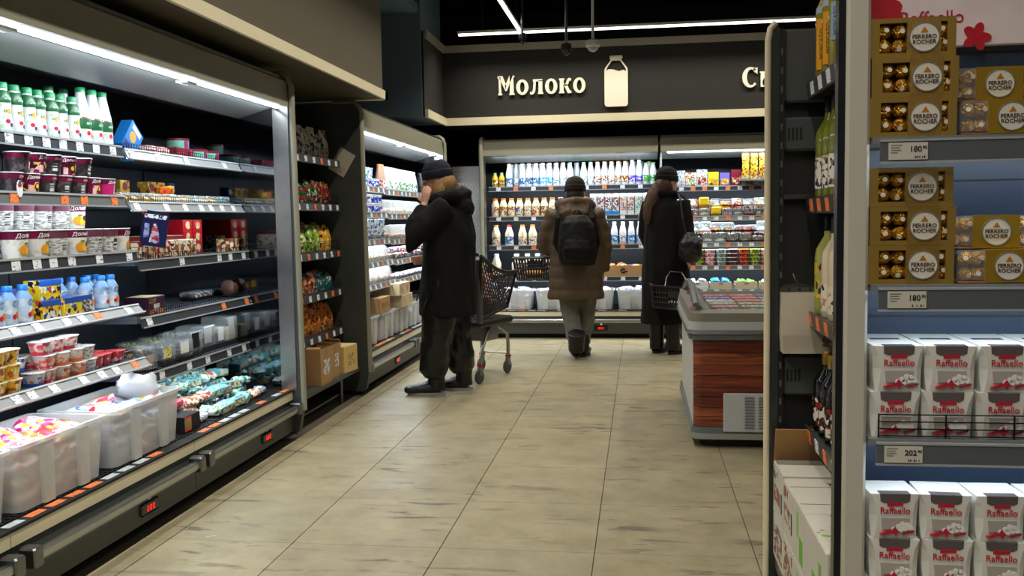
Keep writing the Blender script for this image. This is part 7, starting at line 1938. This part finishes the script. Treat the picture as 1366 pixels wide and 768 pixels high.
for s in (-1, 1):
    MB().tube([(-0.035 + s * 0.13, 0.20, 0.92), (s * 0.19 - 0.02, 0.19, 1.05), (s * 0.15 - 0.01, 0.19, 1.27), (s * 0.13, 0.10, 1.395)], [(0.022, 0.006)] * 4, 8, up=(0, 1, 0)).build('strap', MATS['black_nylon'], bp)
MB().tube([(-0.075, 0.24, 1.30), (-0.05, 0.235, 1.335), (-0.015, 0.235, 1.335), (0.005, 0.24, 1.30)], 0.007, 6).build('carry_loop', MATS['black_nylon'], bp)
MB().tube([(-0.19 + 0.02 * 1, 0.31, 1.05), (-0.035, 0.365, 1.10), (0.12, 0.31, 1.05)], 0.004, 5).build('zip', mat('dark_zip2', (50, 50, 54), 0.35), bp)

# --- person in long black coat with a basket, facing away and toward the deli side
p = thing('person', 'person in long black coat and black beanie holding a dark basket', 'person', (0.245, 8.70, 0.0), (0, 0, PI - 0.55))
tl = Matrix.Rotation(0.05, 4, 'X') @ Matrix.Rotation(-0.35, 4, 'Z')
P = dict(pelvis=(0, 0.0, 0.92), chest=(0, 0.02, 1.26), neck=(0, 0.01, 1.45), head=(0.0, -0.02, 1.575), tilt=tl,
         shL=(0.18, 0.02, 1.365), elL=(0.235, 0.0, 1.10), wrL=(0.20, -0.12, 0.90), shR=(-0.18, 0.02, 1.365), elR=(-0.235, 0.05, 1.09), wrR=(-0.215, 0.02, 0.855),
         hdL=((0, -0.3, -1), (1, 0, 0), (0, -1, 0), 0.5), hdR=((0.05, -0.05, -1), (-1, 0.2, 0), (0, -1, 0), 1.1),
         hipL=(0.095, 0.0, 0.90), hipR=(-0.095, 0.0, 0.90), kneeL=(0.09, -0.01, 0.50), kneeR=(-0.09, 0.0, 0.50), ankL=(0.085, 0.02, 0.085), ankR=(-0.085, 0.02, 0.085), toeL=(0.15, -1, 0), toeR=(-0.15, -1, 0))
body_mesh(P, p, SKIN)
eyes(P['head'], tl, p, None)
c = MB()
c.tube([(0, 0.01, 0.285), (0, 0.01, 0.50), (0, 0.02, 0.80), (0, 0.02, 1.05), (0, 0.02, 1.25), (0, 0.02, 1.36), (0, 0.01, 1.43), (0, 0.0, 1.50)], [(0.25, 0.21), (0.245, 0.20), (0.225, 0.18), (0.205, 0.16), (0.20, 0.15), (0.17, 0.125), (0.10, 0.10), (0.085, 0.095)], 20, up=(0, 1, 0))
sleeve(c, P['shL'], P['elL'], P['wrL'], (0.085, 0.075, 0.068, 0.062, 0.052), (0.1, 0.02, 1.33))
sleeve(c, P['shR'], P['elR'], P['wrR'], (0.085, 0.075, 0.068, 0.062, 0.052), (-0.1, 0.02, 1.33))
coat = fuse('coat', c, 0.013, [CLOTHB], p, 4, folds(0.010, (9, 9, 3)))
col = MB().tube([(0.085, -0.06, 1.46), (0.10, 0.03, 1.475), (0.0, 0.11, 1.48), (-0.10, 0.03, 1.475), (-0.085, -0.06, 1.46)], [0.032, 0.036, 0.038, 0.036, 0.032], 10)
col.build('collar', CLOTHB, coat, smooth=0.9)
tr = MB()
for s in ('L', 'R'):
    tr.tube([V(P['hip' + s]), P['knee' + s], V(P['ank' + s]) + V((0, 0, 0.06))], [0.098, 0.078, 0.058], 14)
fuse('trousers', tr, 0.011, [SATIN], p, 3, folds(0.006))
for s in ('L', 'R'):
    shoe(V(P['ank' + s]) + V((0, 0.02, -0.010)), P['toe' + s], p, LEATH, MATS['black_sole'], 0.27, 0.29, k=1.3)
beanie(V(P['head']), tl, p, knit('black_knit', (12, 12, 13)), 0.05, 0.14)
hr = MB()
hr.tube([(0.045, 0.07, 1.56), (0.085, 0.115, 1.47), (0.105, 0.155, 1.36), (0.10, 0.175, 1.26), (0.095, 0.175, 1.20)], [(0.05, 0.03), (0.058, 0.034), (0.052, 0.03), (0.04, 0.024), (0.02, 0.012)], 12, up=(0, 1, 0))
hr.ball((0.01, 0.035, 1.545), 1, 14, 10, 0, (0.086, 0.092, 0.10))
hr.tube([(0.03, 0.09, 1.53), (0.07, 0.115, 1.46), (0.09, 0.14, 1.38)], [(0.07, 0.035), (0.07, 0.04), (0.05, 0.03)], 12, up=(0, 1, 0))
fuse('hair', hr, 0.008, [mat('brown_hair', (78, 50, 32), 0.55, nz=(90, 0.5))], p, 2, folds(0.003, (60, 60, 6)))
sb = thing('shoulder_bag', 'black soft shoulder bag hanging at the hip of the long coat', 'bag', (0.245, 8.70, 0), (0, 0, PI - 0.55))
b = MB()
b.tube([(-0.295, 0.10, 0.86), (-0.30, 0.10, 0.93), (-0.30, 0.09, 1.03), (-0.285, 0.08, 1.12)], [(0.10, 0.07), (0.15, 0.095), (0.14, 0.085), (0.07, 0.035)], 16, up=(1, 0, 0))
fuse('bag', b, 0.011, [mat('black_soft_leather', (11, 10, 11), 0.5)], sb, 3, folds(0.008, (16, 16, 16)))
MB().tube([(-0.29, 0.16, 1.10), (-0.25, 0.15, 1.25), (-0.20, 0.10, 1.42), (-0.14, 0.04, 1.475), (-0.14, -0.08, 1.44), (-0.22, -0.08, 1.30), (-0.29, 0.02, 1.12)], 0.009, 6).build('strap', MATS['black_soft_leather'], sb)

# ------------------------------------------------------------------ shopping baskets and trolley
BPL = mat('basket_plastic', (44, 45, 46), 0.4)
def hand_basket(label, loc, rot, up=True):
    """slotted plastic basket: origin under the middle of the floor"""
    o = thing('shopping_basket', label, 'basket', loc, rot, 'shopping baskets')
    w0, d0, w1, d1, h = 0.165, 0.105, 0.205, 0.135, 0.205
    MB().cbox(-w0, -d0, 0, w0, d0, 0.008, 0.003).build('basket_floor', BPL, o)
    rim = MB()
    for (a, b) in (((-w1, -d1), (w1, -d1)), ((w1, -d1), (w1, d1)), ((w1, d1), (-w1, d1)), ((-w1, d1), (-w1, -d1))):
        rim.tube([(a[0], a[1], h), (b[0], b[1], h)], 0.009, 6)
    rim.build('rim', BPL, o)
    for (ax, sgn) in (('y', -1), ('y', 1), ('x', -1), ('x', 1)):
        wl = MB()
        n = 15 if ax == 'y' else 10
        for k in range(n + 1):
            f = -1 + 2 * k / n
            p0 = (f * w0, sgn * d0, 0.0) if ax == 'y' else (sgn * w0, f * d0, 0.0)
            p1 = (f * w1, sgn * d1, h) if ax == 'y' else (sgn * w1, f * d1, h)
            wl.tube([p0, p1], 0.0075, 4)
        for zf in (0.05, 0.28, 0.5, 0.72):
            a, b = w0 + (w1 - w0) * zf, d0 + (d1 - d0) * zf
            q0, q1 = ((-a, sgn * b, zf * h), (a, sgn * b, zf * h)) if ax == 'y' else ((sgn * a, -b, zf * h), (sgn * a, b, zf * h))
            wl.tube([q0, q1], 0.0075, 4)
        if ax == 'y':
            wl.prism([(-0.06, 0.11), (0.06, 0.11), (0.06, 0.175), (-0.06, 0.175)], 'y', sgn * 0.127 - 0.004, sgn * 0.127 + 0.004)
        wl.build('slotted_wall', BPL, o)
    for s in (-1, 1):
        if up:
            pts = [(-0.10, s * d1, h), (-0.085, s * 0.06, h + 0.08), (-0.05, s * 0.012, h + 0.132), (0.05, s * 0.012, h + 0.132), (0.085, s * 0.06, h + 0.08), (0.10, s * d1, h)]
        else:
            pts = [(-0.12, s * d1, h), (-0.12, s * (d1 + 0.02), h - 0.05), (-0.1, s * (d1 + 0.02), h - 0.09), (0.1, s * (d1 + 0.02), h - 0.09), (0.12, s * (d1 + 0.02), h - 0.05), (0.12, s * d1, h)]
        MB().tube(pts, 0.006, 6).build('handle', STEELD if up else BPL, o, smooth=0.8)
    return o
# held by the backpacker: handle arch under the left hand
hand_basket('dark slotted basket carried by the person with the backpack', (-0.975, 8.62, 0.70), (0.0, 0.0, 0.12), False)
place(T('orange_packet', 'packet', lump_mesh('orange_packet', 0.18, 0.10, 0.08, mat('orange_wrap', (216, 140, 40), 0.4, nz=(30, 0.3)), 51)), (-0.99, 8.62, 0.71), 0.3, 'orange packet lying in the carried basket')
hand_basket('dark slotted basket hanging from the hand of the long coat', (0.285, 8.475, 0.435), (0.0, 0.10, 0.1), True)
place(T('red_white_packet', 'packet', lump_mesh('red_white_packet', 0.16, 0.10, 0.07, bm_('red_white_wrap', [(190, 40, 40), (230, 226, 216), (230, 226, 216)], 26), 52)), (0.325, 8.475, 0.44), 0.3, 'red and white packet lying in the hanging basket')

ct = thing('shopping_trolley', 'black lattice shopping trolley with a red child seat behind the navy beanie', 'trolley', (-1.30, 7.38, 0.0), (0, 0, -0.40))
# local +Y = travelling direction
def lerp(a, b, f):
    return V(a) * (1 - f) + V(b) * f
bb_ = {'rl': (-0.20, -0.30, 0.50), 'rr': (0.20, -0.30, 0.50), 'fl': (-0.15, 0.20, 0.56), 'fr': (0.15, 0.20, 0.56)}
tt_ = {'rl': (-0.25, -0.34, 0.99), 'rr': (0.25, -0.34, 0.99), 'fl': (-0.19, 0.28, 0.84), 'fr': (0.19, 0.28, 0.84)}
TPL = mat('trolley_plastic', (30, 29, 28), 0.45)
def mid_top(a, b):
    return [lerp(tt_[a], tt_[b], f) - V((0, 0, 0.05 * math.sin(PI * f))) for f in [i / 8 for i in range(9)]]
for a, b, nm in (('rr', 'fr', 'side_wall'), ('rl', 'fl', 'side_wall'), ('fl', 'fr', 'front_wall')):
    wl = MB()
    tp = mid_top(a, b)
    def top_at(f):
        f = min(1, max(0, f))
        k = min(7, int(f * 8))
        return tp[k].lerp(tp[k + 1], f * 8 - k)
    def at_(u, v):
        return lerp(bb_[a], bb_[b], u).lerp(top_at(u), v)
    n = 13 if nm == 'side_wall' else 9
    for k in range(-n, n + 1):
        for sg in (1, -1):
            pts = []
            for i in range(7):
                v = i / 6
                u = (k + (0.5 if sg < 0 else 0)) / n + sg * v * 0.55
                if 0 <= u <= 1:
                    pts.append(at_(u, v))
            if len(pts) > 1:
                wl.tube(pts, 0.0055, 4)
    wl.tube([at_(i / 8, 1.0) for i in range(9)], 0.016, 8)
    wl.tube([at_(i / 8, 0.0) for i in range(9)], 0.016, 8)
    wl.tube([at_(0.0, 0.0), at_(0.0, 1.0)], 0.014, 6)
    wl.tube([at_(1.0, 0.0), at_(1.0, 1.0)], 0.014, 6)
    wl.build(nm, TPL, ct, smooth=0.9)
fl_ = MB()
for k in range(9):
    fl_.tube([lerp(bb_['rl'], bb_['rr'], k / 8), lerp(bb_['fl'], bb_['fr'], k / 8)], 0.007, 4)
for k in range(6):
    fl_.tube([lerp(bb_['rl'], bb_['fl'], k / 5), lerp(bb_['rr'], bb_['fr'], k / 5)], 0.007, 4)
fl_.build('basket_floor', TPL, ct)
st = MB()
for k in range(9):
    x = -0.18 + k * 0.045
    st.tube([(x, -0.315, 0.54), (x * 1.1, -0.33, 0.94)], 0.008, 5)
for k in range(7):
    st.tube([(-0.20, -0.315 - k * 0.003, 0.55 + k * 0.062), (0.20, -0.315 - k * 0.003, 0.55 + k * 0.062)], 0.009, 5)
st.build('child_seat', RED, ct)
MB().cbox(0.195, -0.345, 0.47, 0.232, -0.285, 0.97, 0.01).build('corner_post', mat('post_grey', (86, 88, 86), 0.4), ct)
MB().cbox(-0.232, -0.345, 0.47, -0.195, -0.285, 0.97, 0.01).build('corner_post', MATS['post_grey'], ct)
MB().cbox(-0.21, -0.31, 0.43, 0.21, 0.2, 0.488, 0.015).build('under_tray', TPL, ct)
MB().tube([(-0.24, -0.37, 1.0), (-0.24, -0.42, 1.02), (0.24, -0.42, 1.02), (0.24, -0.37, 1.0)], 0.014, 8).build('push_handle', TPL, ct, smooth=0.9)
CHR = mat('trolley_chrome', (166, 166, 160), 0.3, 0.85)
WHG = mat('wheel_grey', (70, 71, 72), 0.6)
for s in (-1, 1):
    MB().tube([(s * 0.10, 0.0, 0.44), (s * 0.11, 0.12, 0.40), (s * 0.128, 0.23, 0.33), (s * 0.128, 0.24, 0.24), (s * 0.128, 0.24, 0.15)], 0.015, 8).build('front_leg', CHR, ct, smooth=0.9)
    MB().tube([(s * 0.12, 0.0, 0.44), (s * 0.16, -0.14, 0.36), (s * 0.20, -0.27, 0.26), (s * 0.20, -0.30, 0.15)], 0.015, 8).build('rear_leg', CHR, ct, smooth=0.9)
    for (x, y) in ((s * 0.128, 0.24), (s * 0.20, -0.30)):
        cs = MB().cbox(x - 0.016, y - 0.03, 0.06, x + 0.016, y + 0.02, 0.135, 0.008).build('caster_fork', mat('caster_grey', (120, 122, 122), 0.4), ct)
        MB().lathe([(0.026, 0.135), (0.026, 0.15)], 12, (x, y, 0)).build('red_collar', RED, cs)
        wh = MB().lathe([(0.02, -0.012), (0.05, -0.012), (0.056, -0.006), (0.056, 0.006), (0.05, 0.012), (0.02, 0.012)], 18, M=Matrix.Translation((x + 0.002, y - 0.02, 0.056)) @ Matrix.Rotation(PI / 2, 4, 'Y'))
        wh.build('wheel', WHG, ct, smooth=0.6)
MB().tube([(-0.128, 0.24, 0.16), (0.128, 0.24, 0.16)], 0.006, 6).build('cross_bar', CHR, ct)
MB().box(-0.12, -0.1, 0.30, 0.12, 0.1, 0.42).build('lower_crate', mat('striped_grey', (130, 130, 128), 0.5, nz=(60, 0.5)), ct)
for i, (x, y, m, nm, w_, h_) in enumerate(((-0.08, -0.12, RED, 'red carton standing in the trolley basket', 0.14, 0.36), (0.06, -0.02, None, 'red and white bag in the trolley basket', 0.16, 0.24), (0.05, 0.11, None, 'blue pack in the trolley basket', 0.12, 0.16), (-0.07, 0.08, None, 'orange pack in the trolley basket', 0.12, 0.20))):
    v = V((x, y, 0))
    v.rotate(Euler((0, 0, -0.40)))
    mm = m or (bm_('trolley_red_white', [(226, 220, 216), (200, 40, 44), (226, 220, 216)], 20), BLUEBAG, ORNG)[i - 1]
    tag(obj('grocery_pack', bag_mesh('grocery_pack', w_, 0.09, h_, mm, 90 + i), None, (-1.30 + v.x, 7.38 + v.y, 0.60), (0, 0, -0.4 + 0.2 * i)), nm, 'packet', 'groceries in the trolley')
